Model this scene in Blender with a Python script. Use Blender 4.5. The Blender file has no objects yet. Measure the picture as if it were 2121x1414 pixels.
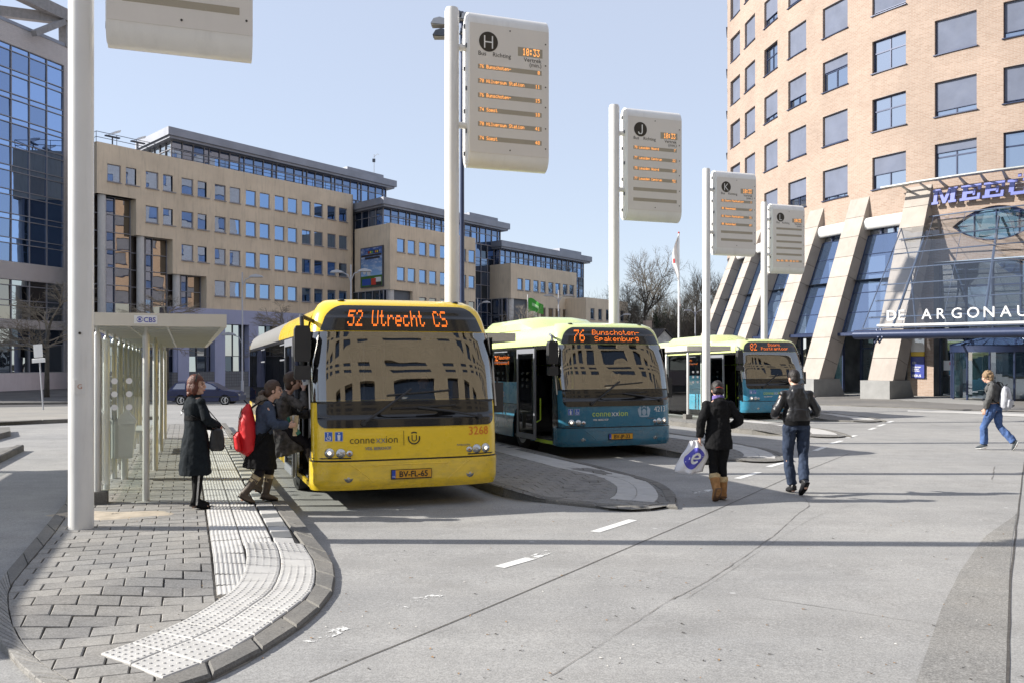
import bpy, math, random
from mathutils import Vector, Matrix, noise
C = bpy.context.scene.collection
SC = bpy.context.scene
random.seed(7)
R = math.radians
# ---------------------------------------------------------------- camera
H0, FX, CX, HY = 1.95, 1844.0, 1060.5, 742.0
cam = bpy.data.cameras.new('camera')
cam.sensor_width = 36.0
cam.lens = FX / 2121 * 36
cam.shift_y = (HY - 707) / 2121
cam.clip_start = 0.1
cam.clip_end = 3000
co = bpy.data.objects.new('camera', cam)
C.objects.link(co)
co.location = (0, 0, H0)
co.rotation_euler = (R(90), 0, 0)
SC.camera = co
# ---------------------------------------------------------------- sky and sun
SUN_EL, SUN_AZ = 29.0, 271.0      # azimuth clockwise from +Y
w = bpy.data.worlds.new('World')
SC.world = w
w.use_nodes = True
nt = w.node_tree
bg = nt.nodes['Background']
sky = nt.nodes.new('ShaderNodeTexSky')
sky.sky_type = 'NISHITA'
sky.sun_disc = False
sky.sun_elevation = R(SUN_EL)
sky.sun_rotation = R(SUN_AZ)
sky.air_density = 1.0
sky.dust_density = 0.5
sky.ozone_density = 2.5
# thin bright veil over the whole dome: the photographed sky is pale and milky
mxs = nt.nodes.new('ShaderNodeMix'); mxs.data_type = 'RGBA'; mxs.blend_type = 'MIX'
mxs.inputs[0].default_value = 0.72
nt.links.new(sky.outputs[0], mxs.inputs[6]); mxs.inputs[7].default_value = (2.66, 2.84, 3.32, 1)
nt.links.new(mxs.outputs[2], bg.inputs[0])
bg.inputs[1].default_value = 0.124
sl = bpy.data.lights.new('sun', 'SUN')
sl.energy = 4.15
sl.angle = R(0.5)
sl.color = (1.0, 0.95, 0.87)
so = bpy.data.objects.new('sun', sl)
C.objects.link(so)
sd = Vector((math.sin(R(SUN_AZ)) * math.cos(R(SUN_EL)), math.cos(R(SUN_AZ)) * math.cos(R(SUN_EL)), math.sin(R(SUN_EL))))
so.rotation_euler = sd.to_track_quat('Z', 'Y').to_euler()
so.location = (-20, 0, 30)
vs = SC.view_settings
vs.view_transform = 'Standard'
vs.look = 'None'
vs.gamma = 1
vs.exposure = 1.05
vs.use_curve_mapping = False
try:
    SC.cycles.max_bounces = 8
    SC.cycles.transparent_max_bounces = 16
    SC.cycles.glossy_bounces = 4
    SC.cycles.caustics_reflective = False
    SC.cycles.caustics_refractive = False
    SC.cycles.sample_clamp_indirect = 4
except Exception:
    pass

# ---------------------------------------------------------------- ground height and helpers
EV = Vector((0.939, 0.344, 0)); DV = Vector((-0.344, 0.939, 0))   # across / along the bus platforms
RZ = math.atan2(0.344, 0.939)
KERB = 0.13
def gz(x, y):
    if y < 0: g = 0.144
    elif y < 30: g = 0.144 - 0.012 * y
    elif y < 58: g = -0.216 - 0.028 * (y - 30)
    else: g = -1.0
    return g * max(0.0, min(1.0, 1 - x / 20.0)) if x > 0 else g
def G(px, py, dz=0.0):
    a = (py - HY) / FX; b = (px - CX) / FX
    y = 10.0
    for _ in range(60):
        y = 0.5 * y + 0.5 * (H0 - gz(b * y, y) - dz) / a
    return Vector((b * y, y, 0))
def P(px, py, y):
    return Vector(((px - CX) / FX * y, y, H0 + (HY - py) / FX * y))
def lerp(a, b, t): return a + (b - a) * t

# ---------------------------------------------------------------- object helpers
def tag(o, label=None, cat=None, group=None, kind=None):
    if label: o['label'] = label
    if cat: o['category'] = cat
    if group: o['group'] = group
    if kind: o['kind'] = kind
    return o
def thing(name, label, cat, loc=(0, 0, 0), rz=0.0, group=None):
    o = bpy.data.objects.new(name, None)
    C.objects.link(o)
    o.empty_display_size = 0.3
    o.location = loc; o.rotation_euler = (0, 0, rz)
    return tag(o, label, cat, group)
KIDS = {}
def link(name, me, parent=None, loc=None, rot=None, scale=None):
    o = bpy.data.objects.new(name, me)
    C.objects.link(o)
    if parent:
        o.parent = parent
        KIDS.setdefault(parent.name, []).append(o)
    if loc is not None: o.location = loc
    if rot is not None: o.rotation_euler = rot
    if scale is not None: o.scale = scale
    return o
def dup(root, loc=None, rz=None, label=None):
    r = root.copy(); C.objects.link(r)
    if loc is not None: r.location = loc
    if rz is not None: r.rotation_euler = (0, 0, rz)
    if label: r['label'] = label
    for ch in KIDS.get(root.name, []):
        c = ch.copy(); C.objects.link(c); c.parent = r
        KIDS.setdefault(r.name, []).append(c)
        for g in KIDS.get(ch.name, []):
            d = g.copy(); C.objects.link(d); d.parent = c
            KIDS.setdefault(c.name, []).append(d)
    return r

class MB:
    def __init__(s): s.v = []; s.f = []; s.m = []; s.uv = None
    def face(s, pts, m=0):
        n = len(s.v); s.v += [tuple(p) for p in pts]; s.f.append(tuple(range(n, n + len(pts)))); s.m.append(m)
    def grid(s, rows, m=0, closed=False):
        n = len(s.v); k = len(rows[0])
        for r in rows: s.v += [tuple(p) for p in r]
        for i in range(len(rows) - 1):
            for j in range(k if closed else k - 1):
                a = n + i * k + j; b = n + i * k + (j + 1) % k
                s.f.append((a, b, b + k, a + k)); s.m.append(m)
        return s
    def box(s, x0, x1, y0, y1, z0, z1, m=0, M=None):
        p = [Vector((x, y, z)) for z in (z0, z1) for y in (y0, y1) for x in (x0, x1)]
        if M is not None: p = [M @ q for q in p]
        n = len(s.v); s.v += [tuple(q) for q in p]
        for f in ((0, 2, 3, 1), (4, 5, 7, 6), (0, 1, 5, 4), (2, 6, 7, 3), (0, 4, 6, 2), (1, 3, 7, 5)):
            s.f.append(tuple(n + i for i in f)); s.m.append(m)
        return s
    def bevbox(s, x0, x1, y0, y1, z0, z1, b=0.01, m=0, M=None):
        # box with chamfered top edges
        a = [(x0, y0, z0), (x1, y0, z0), (x1, y1, z0), (x0, y1, z0)]
        c = [(x0, y0, z1 - b), (x1, y0, z1 - b), (x1, y1, z1 - b), (x0, y1, z1 - b)]
        d = [(x0 + b, y0 + b, z1), (x1 - b, y0 + b, z1), (x1 - b, y1 - b, z1), (x0 + b, y1 - b, z1)]
        n = len(s.v)
        for q in a + c + d:
            q = Vector(q); s.v.append(tuple(M @ q if M is not None else q))
        fs = [(n + 8, n + 9, n + 10, n + 11)]
        for i in range(4):
            j = (i + 1) % 4
            fs.append((n + i, n + j, n + 4 + j, n + 4 + i)); fs.append((n + 4 + i, n + 4 + j, n + 8 + j, n + 8 + i))
        s.f += fs; s.m += [m] * len(fs)
        return s
    def tube(s, pts, rad, n=8, m=0, cap=True, up=None, ph=0.0):
        pts = [Vector(p) for p in pts]
        if not isinstance(rad, (list, tuple)): rad = [rad] * len(pts)
        base = len(s.v); k = len(pts)
        prev = None
        for i, p in enumerate(pts):
            t = (pts[min(i + 1, k - 1)] - pts[max(i - 1, 0)])
            if t.length < 1e-9: t = Vector((0, 0, 1))
            t.normalize()
            ref = Vector(up) if up is not None else (prev if prev is not None else (Vector((1, 0, 0)) if abs(t.x) < 0.8 else Vector((0, 1, 0))))
            a = ref - t * ref.dot(t)
            if a.length < 1e-5: a = Vector((0, 1, 0)) - t * t.y
            a.normalize(); b = t.cross(a); prev = a
            r = rad[i]
            ra, rb = r if isinstance(r, (list, tuple)) else (r, r)
            for j in range(n):
                th = 2 * math.pi * j / n + ph
                s.v.append(tuple(p + a * (math.cos(th) * ra) + b * (math.sin(th) * rb)))
        for i in range(k - 1):
            for j in range(n):
                a = base + i * n + j; b = base + i * n + (j + 1) % n
                s.f.append((a, b, b + n, a + n)); s.m.append(m)
        if cap:
            s.f.append(tuple(base + j for j in reversed(range(n)))); s.m.append(m)
            s.f.append(tuple(base + (k - 1) * n + j for j in range(n))); s.m.append(m)
        return s
    def prism(s, poly, y0, y1, m=0, M=None, ax='y'):
        # polygon in (x,z), extruded along y   (ax='z': polygon in (x,y) extruded along z)
        def q(p, h):
            v = Vector((p[0], h, p[1])) if ax == 'y' else (Vector((p[0], p[1], h)) if ax == 'z' else Vector((h, p[0], p[1])))
            return M @ v if M is not None else v
        k = len(poly)
        area = sum(poly[i][0] * poly[(i + 1) % k][1] - poly[(i + 1) % k][0] * poly[i][1] for i in range(k))
        if (area < 0) != (ax == 'y'): poly = list(poly)[::-1]
        n = len(s.v)
        s.v += [tuple(q(p, y0)) for p in poly] + [tuple(q(p, y1)) for p in poly]
        s.f.append(tuple(n + i for i in reversed(range(k)))); s.m.append(m)
        s.f.append(tuple(n + k + i for i in range(k))); s.m.append(m)
        for i in range(k):
            j = (i + 1) % k
            s.f.append((n + i, n + j, n + k + j, n + k + i)); s.m.append(m)
        return s
    def ell(s, c, r, n=12, k=8, m=0, M=None):
        rows = []
        for i in range(k + 1):
            a = math.pi * i / k - math.pi / 2
            row = []
            for j in range(n):
                b = 2 * math.pi * j / n
                q = Vector((c[0] + r[0] * math.cos(a) * math.cos(b), c[1] + r[1] * math.cos(a) * math.sin(b), c[2] + r[2] * math.sin(a)))
                row.append(M @ q if M is not None else q)
            rows.append(row)
        return s.grid(rows, m, closed=True)
    def mesh(s, name, mats, smooth=False, auto=None):
        me = bpy.data.meshes.new(name)
        me.from_pydata(s.v, [], s.f)
        for mt in (mats if isinstance(mats, (list, tuple)) else [mats]): me.materials.append(mt)
        if any(s.m): me.polygons.foreach_set('material_index', s.m)
        if s.uv:
            ul = me.uv_layers.new(name='UVMap')
            flat = []
            for l in me.loops: flat += s.uv[l.vertex_index]
            ul.data.foreach_set('uv', flat)
        else:
            autouv(me)
        if smooth:
            me.polygons.foreach_set('use_smooth', [True] * len(me.polygons))
            if auto is not None:
                try: me.set_sharp_from_angle(angle=R(auto))
                except Exception: pass
        me.update()
        return me
    def build(s, name, mats, parent=None, smooth=False, auto=None, **kw):
        return link(name, s.mesh(name, mats, smooth, auto), parent, **kw)
def autouv(me):
    ul = me.uv_layers.new(name='UVMap')
    d = [0.0] * (2 * len(me.loops))
    vs_ = me.vertices
    for p in me.polygons:
        n = p.normal
        if abs(n.z) > 0.7:
            for li in p.loop_indices:
                c = vs_[me.loops[li].vertex_index].co; d[2 * li] = c.x; d[2 * li + 1] = c.y
        else:
            l = math.hypot(n.x, n.y) or 1
            tx, ty = -n.y / l, n.x / l
            for li in p.loop_indices:
                c = vs_[me.loops[li].vertex_index].co; d[2 * li] = c.x * tx + c.y * ty; d[2 * li + 1] = c.z
    ul.data.foreach_set('uv', d)

# ---------------------------------------------------------------- materials
def S(v):  # sRGB 0-255 -> linear
    return tuple(((c / 255) / 12.92 if c / 255 <= 0.04045 else ((c / 255 + 0.055) / 1.055) ** 2.4) for c in v) + (1,)
def newmat(name):
    m = bpy.data.materials.new(name); m.use_nodes = True
    t = m.node_tree; t.nodes.clear()
    o = t.nodes.new('ShaderNodeOutputMaterial')
    p = t.nodes.new('ShaderNodeBsdfPrincipled')
    t.links.new(p.outputs[0], o.inputs[0])
    return m, t, p, o
def N(t, ty, **kw):
    n = t.nodes.new(ty)
    for k, v in kw.items(): setattr(n, k, v)
    return n
def mixc(t, fac, a, b, bt='MIX'):
    n = t.nodes.new('ShaderNodeMix'); n.data_type = 'RGBA'; n.blend_type = bt
    for i, v in ((0, fac), (6, a), (7, b)):
        if isinstance(v, (int, float, tuple)): n.inputs[i].default_value = v
        else: t.links.new(v, n.inputs[i])
    return n.outputs[2]
def ramp(t, src, a, b, ca=(0, 0, 0, 1), cb=(1, 1, 1, 1)):
    n = t.nodes.new('ShaderNodeValToRGB')
    n.color_ramp.elements[0].position = a; n.color_ramp.elements[1].position = b
    n.color_ramp.elements[0].color = ca; n.color_ramp.elements[1].color = cb
    t.links.new(src, n.inputs[0]); return n.outputs[0]
def nz(t, scale, detail=3, rough=0.55, co=None, dim=None):
    n = t.nodes.new('ShaderNodeTexNoise')
    n.inputs['Scale'].default_value = scale; n.inputs['Detail'].default_value = detail; n.inputs['Roughness'].default_value = rough
    if co is not None: t.links.new(co, n.inputs['Vector'])
    return n.outputs[0]
def coord(t, kind='Object', scale=None, rot=None):
    if kind == 'World':
        g = t.nodes.new('ShaderNodeNewGeometry'); o = g.outputs['Position']
    else:
        g = t.nodes.new('ShaderNodeTexCoord'); o = g.outputs[kind]
    if scale or rot:
        mp = t.nodes.new('ShaderNodeMapping')
        if scale: mp.inputs['Scale'].default_value = scale
        if rot: mp.inputs['Rotation'].default_value = rot
        t.links.new(o, mp.inputs[0]); o = mp.outputs[0]
    return o
def bump(t, p, src, strength=0.3, dist=0.01):
    b = t.nodes.new('ShaderNodeBump'); b.inputs['Strength'].default_value = strength; b.inputs['Distance'].default_value = dist
    t.links.new(src, b.inputs['Height']); t.links.new(b.outputs[0], p.inputs['Normal'])
    return b
def mat(name, col, rough=0.6, metal=0.0, var=0.12, vs_=3.0, bmp=0.0, bs=40.0, spec=0.5, coat=0.0, world=True, dirt=0.0, emis=None, sheen=0.0):
    """plain surface with soft colour variation, optional grime streaks and fine relief"""
    m, t, p, o = newmat(name)
    c = col if len(col) == 4 else tuple(col) + (1,)
    crd = coord(t, 'World') if world else coord(t)
    n1 = nz(t, vs_, 5, 0.6, crd)
    dark = tuple(x * (1 - var) for x in c[:3]) + (1,); lite = tuple(min(1, x * (1 + var)) for x in c[:3]) + (1,)
    cc = mixc(t, ramp(t, n1, 0.3, 0.7), dark, lite)
    if dirt:
        n2 = nz(t, 1.3, 6, 0.7, coord(t, 'World', scale=(3, 3, 0.35)))
        cc = mixc(t, ramp(t, n2, 0.5, 0.75, (0, 0, 0, 1), (dirt, dirt, dirt, 1)), cc, tuple(x * 0.45 for x in c[:3]) + (1,))
    t.links.new(cc, p.inputs['Base Color'])
    p.inputs['Roughness'].default_value = rough
    p.inputs['Metallic'].default_value = metal
    p.inputs['Specular IOR Level'].default_value = spec
    if coat:
        p.inputs['Coat Weight'].default_value = coat; p.inputs['Coat Roughness'].default_value = 0.04
    if sheen:
        p.inputs['Sheen Weight'].default_value = sheen
    if rough > 0.15:
        rr = ramp(t, nz(t, vs_ * 2.3, 4, 0.6, crd), 0.2, 0.8, (rough * 0.85,) * 3 + (1,), (min(1, rough * 1.15),) * 3 + (1,))
        t.links.new(rr, p.inputs['Roughness'])
    if bmp: bump(t, p, nz(t, bs, 4, 0.6, crd), bmp, 0.01)
    if emis:
        p.inputs['Emission Color'].default_value = c; p.inputs['Emission Strength'].default_value = emis
    return m
def glassmat(name, tint=(0.5, 0.6, 0.65), refl=0.12, trans=0.6, gcol=(1, 1, 1), rough=0.0, wob=0.0, ws=1.0, body=None):
    """pane: tinted see-through mixed with mirror reflection by fresnel; body adds an opaque dark pane colour"""
    m, t, p, o = newmat(name)
    t.nodes.remove(p)
    tr = N(t, 'ShaderNodeBsdfTransparent'); tr.inputs[0].default_value = tuple(tint) + (1,)
    gl = N(t, 'ShaderNodeBsdfGlossy'); gl.inputs['Color'].default_value = tuple(gcol) + (1,); gl.inputs['Roughness'].default_value = rough
    df = N(t, 'ShaderNodeBsdfDiffuse'); df.inputs[0].default_value = tuple(body or (0.02, 0.025, 0.03)) + (1,)
    m1 = N(t, 'ShaderNodeMixShader'); m1.inputs[0].default_value = trans
    t.links.new(df.outputs[0], m1.inputs[1]); t.links.new(tr.outputs[0], m1.inputs[2])
    lw = N(t, 'ShaderNodeFresnel'); lw.inputs['IOR'].default_value = 1.5
    ad = N(t, 'ShaderNodeMath', operation='ADD', use_clamp=True); ad.inputs[1].default_value = refl
    t.links.new(lw.outputs[0], ad.inputs[0])
    m2 = N(t, 'ShaderNodeMixShader')
    t.links.new(ad.outputs[0], m2.inputs[0]); t.links.new(m1.outputs[0], m2.inputs[1]); t.links.new(gl.outputs[0], m2.inputs[2])
    t.links.new(m2.outputs[0], o.inputs[0])
    if wob:
        b = N(t, 'ShaderNodeBump'); b.inputs['Strength'].default_value = wob; b.inputs['Distance'].default_value = 0.05
        t.links.new(nz(t, ws, 2, 0.5, coord(t, 'World')), b.inputs['Height'])
        t.links.new(b.outputs[0], gl.inputs['Normal'])
    return m
def brickmat(name, c1, c2, mortar, bw=0.22, bh=0.065, mo=0.01, var=0.5, rough=0.85, uvmode='UV', bumps=0.3, big=0.15, offset=0.5):
    m, t, p, o = newmat(name)
    crd = coord(t, uvmode)
    b = N(t, 'ShaderNodeTexBrick'); b.offset = offset
    b.inputs['Scale'].default_value = 1.0
    b.inputs['Brick Width'].default_value = bw; b.inputs['Row Height'].default_value = bh
    b.inputs['Mortar Size'].default_value = mo; b.inputs['Mortar Smooth'].default_value = 0.2
    b.inputs['Bias'].default_value = 0.0
    b.inputs['Color1'].default_value = c1; b.inputs['Color2'].default_value = c2; b.inputs['Mortar'].default_value = mortar
    t.links.new(crd, b.inputs['Vector'])
    v = nz(t, 0.35, 5, 0.6, coord(t, 'World'))
    v2 = nz(t, 9.0, 3, 0.6, coord(t, 'World'))
    c = mixc(t, 1.0, b.outputs['Color'], ramp(t, v, 0.25, 0.75, (1 - big,) * 3 + (1,), (1 + 0,) * 3 + (1,)), 'MULTIPLY')
    c = mixc(t, 1.0, c, ramp(t, v2, 0.25, 0.75, (0.86,) * 3 + (1,), (1.0,) * 3 + (1,)), 'MULTIPLY')
    t.links.new(c, p.inputs['Base Color'])
    p.inputs['Roughness'].default_value = rough; p.inputs['Specular IOR Level'].default_value = 0.3
    inv = N(t, 'ShaderNodeMath', operation='SUBTRACT'); inv.inputs[0].default_value = 1.0
    t.links.new(b.outputs['Fac'], inv.inputs[1])
    bump(t, p, inv.outputs[0], bumps, 0.01)
    return m
def groundmat(name, base, spk=0.35, patch=0.22, rough=0.85, scale=1.0, warm=(1.0, 0.97, 0.92), bmp=0.5):
    """aggregate concrete / asphalt: speckle, wear patches, gum spots"""
    m, t, p, o = newmat(name)
    crd = coord(t, 'World')
    n1 = nz(t, 0.32 * scale, 6, 0.62, crd)
    n2 = nz(t, 2.1 * scale, 5, 0.6, crd)
    n3 = nz(t, 90, 2, 0.6, crd)
    n5 = nz(t, 34, 3, 0.7, crd)
    B = tuple(x for x in base[:3])
    dk = tuple(x * (1 - patch) for x in B) + (1,); lt = tuple(x * (1 + patch * 0.55) * w_ for x, w_ in zip(B, warm)) + (1,)
    c = mixc(t, ramp(t, n1, 0.32, 0.68), dk, lt)
    c = mixc(t, 1.0, c, ramp(t, n2, 0.25, 0.75, (0.88, 0.88, 0.88, 1), (1.06, 1.06, 1.06, 1)), 'MULTIPLY')
    n6 = nz(t, 1.0, 5, 0.65, coord(t, 'World', scale=(0.10, 1.5, 1), rot=(0, 0, -0.42)))
    c = mixc(t, 1.0, c, ramp(t, n6, 0.3, 0.7, (0.88, 0.875, 0.87, 1), (1.04, 1.04, 1.04, 1)), 'MULTIPLY')
    c = mixc(t, 1.0, c, ramp(t, n3, 0.3, 0.7, (1 - spk,) * 3 + (1,), (1 + spk * 0.6,) * 3 + (1,)), 'MULTIPLY')
    c = mixc(t, 1.0, c, ramp(t, n5, 0.3, 0.72, (1 - spk * 0.6,) * 3 + (1,), (1 + spk * 0.35,) * 3 + (1,)), 'MULTIPLY')
    c = mixc(t, 1.0, c, ramp(t, nz(t, 0.9 * scale, 4, 0.7, crd), 0.60, 0.74, (1, 1, 1, 1), (.84, .83, .82, 1)), 'MULTIPLY')
    vo = N(t, 'ShaderNodeTexVoronoi'); vo.inputs['Scale'].default_value = 1.6
    t.links.new(crd, vo.inputs['Vector'])
    gum = ramp(t, vo.outputs['Distance'], 0.035, 0.055, (0.55, 0.55, 0.55, 1), (0, 0, 0, 1))
    c = mixc(t, gum, c, tuple(min(1, x * 1.5) for x in B) + (1,))
    v2 = N(t, 'ShaderNodeTexVoronoi'); v2.inputs['Scale'].default_value = 2.7
    mp = coord(t, 'World', scale=(1, 1, 1), rot=(0, 0, 0.6)); t.links.new(mp, v2.inputs['Vector'])
    c = mixc(t, ramp(t, v2.outputs['Distance'], 0.02, 0.045, (0.5, 0.5, 0.5, 1), (0, 0, 0, 1)), c, tuple(x * 0.55 for x in B) + (1,))
    t.links.new(c, p.inputs['Base Color'])
    p.inputs['Roughness'].default_value = rough; p.inputs['Specular IOR Level'].default_value = 0.25
    bump(t, p, n3, bmp, 0.004)
    return m
# ---------------------------------------------------------------- shared materials
M = {}
M['road'] = groundmat('road_concrete', (0.36, 0.358, 0.352), spk=0.30, patch=0.16, warm=(1, .985, .96))
M['road_dark'] = groundmat('worn_aggregate', (0.305, 0.302, 0.293), spk=0.45, patch=0.2)
M['asphalt'] = groundmat('asphalt', (0.12, 0.12, 0.125), spk=0.25, patch=0.2)
M['pavelight'] = groundmat('light_paving', (0.33, 0.32, 0.30), spk=0.15, patch=0.15)
M['sand'] = mat('joint_sand', (0.24, 0.215, 0.18), 0.95, var=0.3, vs_=8, bmp=0.5, bs=120)
M['joint'] = mat('joint_tar', (0.07, 0.064, 0.058), 0.9, var=0.4, vs_=20)
M['crackfill'] = mat('hairline_crack', (0.17, 0.16, 0.15), 0.9, var=0.4, vs_=9)
M['paver'] = [groundmat('paver_%d' % i, b, spk=0.28, patch=0.12, scale=4) for i, b in enumerate(((0.305, 0.30, 0.29), (0.335, 0.328, 0.315), (0.285, 0.28, 0.272)))]
M['kerb'] = groundmat('kerb_concrete', (0.215, 0.21, 0.2), spk=0.3, patch=0.25, scale=3)
M['tact'] = mat('tactile_white', (0.47, 0.46, 0.44), 0.8, var=0.10, vs_=5, bmp=0.2, bs=90, dirt=0.25)
M['tact_dark'] = mat('tactile_dark', (0.13, 0.135, 0.14), 0.8, var=0.15, vs_=5, bmp=0.2, bs=90)
M['pavtex'] = brickmat('small_paving', (0.255, 0.248, 0.238, 1), (0.22, 0.215, 0.205, 1), (0.13, 0.12, 0.1, 1), 0.3, 0.21, 0.012, rough=0.9)
def paintmat(name, wear):
    m, t, p, o = newmat(name)
    p.inputs['Base Color'].default_value = (0.68, 0.68, 0.66, 1); p.inputs['Roughness'].default_value = 0.7
    tr = N(t, 'ShaderNodeBsdfTransparent'); mx = N(t, 'ShaderNodeMixShader')
    crd = coord(t, 'World')
    f = ramp(t, nz(t, 7, 6, 0.7, crd), wear, wear + 0.03)
    t.links.new(f, mx.inputs[0]); t.links.new(tr.outputs[0], mx.inputs[1]); t.links.new(p.outputs[0], mx.inputs[2])
    t.links.new(mx.outputs[0], o.inputs[0])
    return m
M['paint'] = paintmat('road_paint', 0.33); M['paint_worn'] = paintmat('road_paint_worn', 0.52)

# ---------------------------------------------------------------- ground sheet
def ticks(a, b, s):
    n = int(round((b - a) / s)); return [a + i * s for i in range(n + 1)]
xs = [-1500, -600, -300, -150] + ticks(-100, -24, 4) + ticks(-20, 20, 1) + ticks(24, 100, 4) + [150, 300, 600, 1500]
ys = [-300, -100, -40, -20, -8, -4] + ticks(0, 30, 1) + ticks(34, 58, 4) + ticks(62, 150, 8) + [200, 300, 600, 2000]
mb = MB(); mb.grid([[(x, y, gz(x, y)) for x in xs] for y in ys])
tag(mb.build('road', M['road'], smooth=True), kind='structure')

def resample(pts, step=None, n=None):
    pts = [Vector((p[0], p[1], 0)) for p in pts]
    L = [0]
    for a, b in zip(pts, pts[1:]): L.append(L[-1] + (b - a).length)
    if n is None: n = max(1, int(round(L[-1] / step)))
    out = []; j = 0
    for i in range(n + 1):
        s = L[-1] * i / n
        while j < len(pts) - 2 and L[j + 1] < s: j += 1
        t = (s - L[j]) / max(1e-9, L[j + 1] - L[j]); out.append(pts[j].lerp(pts[j + 1], t))
    return out
def smoothline(pts, n=6):
    pts = [Vector((p[0], p[1], 0)) for p in pts]; out = []
    for i in range(len(pts) - 1):
        p0 = pts[max(0, i - 1)]; p1 = pts[i]; p2 = pts[i + 1]; p3 = pts[min(len(pts) - 1, i + 2)]
        for k in range(n):
            t = k / n
            out.append(0.5 * ((2 * p1) + (p2 - p0) * t + (2 * p0 - 5 * p1 + 4 * p2 - p3) * t * t + (3 * p1 - p0 - 3 * p2 + p3) * t ** 3))
    out.append(pts[-1]); return out
NOSE = [None]      # origin of the platform being built; its rounded end ramps down to the road
A0 = Vector((-5.17, 11.1, 0))
def drop(p):
    if NOSE[0] is None: return 0.0
    q = Vector((p[0], p[1], 0)) - NOSE[0]
    s_ = q.dot(DV) - 1.1 * max(0, min(2.3, q.dot(EV)))
    t = max(0, min(1, (-4.9 - s_) / 1.3)); t = t * t * (3 - 2 * t)
    return 0.095 * t
def zz(p, h): return (p[0], p[1], gz(p[0], p[1]) + h - (drop(p) if h > 0.03 else 0))
def GK(x, y):
    p = G(x, y, KERB)
    for _ in range(8): p = G(x, y, KERB - drop(p))
    return p
def strip(name, A, B, dz, m, parent=None, n=None, kind='structure', cross=1):
    n = n or max(len(A), len(B)) * 3
    A = resample(A, n=n); B = resample(B, n=n); mb = MB()
    mb.grid([[zz(b.lerp(a, k / cross), dz) for k in range(cross + 1)] for a, b in zip(A, B)])
    o = mb.build(name, m, parent)
    if not parent: tag(o, kind=kind)
    elif kind == 'stuff': tag(o, kind=kind)
    return o
def pipe_line(name, pts, wdt, dz, m, kind='structure'):
    w0 = wdt
    pts = resample(smoothline([G(*p) for p in pts], 8) if len(pts) > 2 and 'crack' in name else [G(*p) for p in pts], step=0.5 if 'crack' not in name else 0.09); A = []; B = []
    for i, p in enumerate(pts):
        t = (pts[min(i + 1, len(pts) - 1)] - pts[max(i - 1, 0)]).normalized(); nn = Vector((-t.y, t.x, 0)); j = (noise.noise(p * 2.3)) * wdt * .5 + (noise.noise(p * 9) * .018 if 'crack' in name else 0); wdt = wdt if 'crack' not in name else w0 * max(.15, 1 + 1.5 * noise.noise(p * 5 + Vector((9, 0, 0))))
        A.append(p + nn * (wdt / 2) + nn * j); B.append(p - nn * (wdt / 2) + nn * j)
    return strip(name, A, B, dz, m, n=len(pts))
def quad_block(A0, A1, B0, B1, h0, h1, gap=0.006, bev=0.006, dots=0):
    """block between two edge lines, top chamfered; A0-A1 on one side, B0-B1 on the other"""
    c = [Vector((q[0], q[1], 0)) for q in (A0, A1, B1, B0)]
    ctr = sum(c, Vector()) / 4
    def shrink(g):
        out = []
        for i in range(4):
            p = c[i]; a = (c[(i + 1) % 4] - p); b = (c[i - 1] - p)
            a = a.normalized() if a.length > 1e-6 else a; b = b.normalized() if b.length > 1e-6 else b
            out.append(p + (a + b) * g)
        return out
    o1 = shrink(gap / 2); o2 = shrink(gap / 2 + bev)
    mb = MB()
    v = [zz(p, h0) for p in o1] + [zz(p, h1 - bev) for p in o1] + [zz(p, h1) for p in o2]
    mb.v = v
    area = sum(c[i].x * c[(i + 1) % 4].y - c[(i + 1) % 4].x * c[i].y for i in range(4))
    fs = [(8, 9, 10, 11)]
    for i in range(4):
        j = (i + 1) % 4
        fs += [(i, j, 4 + j, 4 + i), (4 + i, 4 + j, 8 + j, 8 + i)]
    if area < 0: fs = [f[::-1] for f in fs]
    mb.f = fs; mb.m = [0] * len(fs)
    if dots:
        for iu in range(dots):
            for iv in range(dots):
                u = (iu + 0.5) / dots; w_ = (iv + 0.5) / dots
                p = c[0].lerp(c[1], u).lerp(c[3].lerp(c[2], u), w_)
                r0, r1 = 0.0135, 0.008
                n = len(mb.v); K = 6
                for r, h in ((r0, h1 - 0.001), (r1, h1 + 0.006)):
                    for k in range(K):
                        a = 2 * math.pi * k / K; mb.v.append(zz(p + Vector((math.cos(a) * r, math.sin(a) * r, 0)), h))
                for k in range(K):
                    j = (k + 1) % K; mb.f.append((n + k, n + j, n + K + j, n + K + k)); mb.m.append(0)
                mb.f.append(tuple(n + K + k for k in range(K))); mb.m.append(0)
    return mb
def block_row(name, A, B, step, h0, h1, mats, parent, n=None, gap=0.006, bev=0.008, dots=0, jit=0.002):
    LA = sum((Vector(a) - Vector(b)).length for a, b in zip(A, A[1:])); LB = sum((Vector(a) - Vector(b)).length for a, b in zip(B, B[1:]))
    n = n or max(1, int(round((LA + LB) / 2 / step)))
    A = resample(A, n=n); B = resample(B, n=n)
    for i in range(n):
        mm = mats[i % len(mats)] if isinstance(mats, list) else mats
        hh = h1 + random.uniform(-jit, jit)
        quad_block(A[i], A[i + 1], B[i], B[i + 1], h0, hh, gap, bev, dots).build(name, mm, parent)

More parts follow.
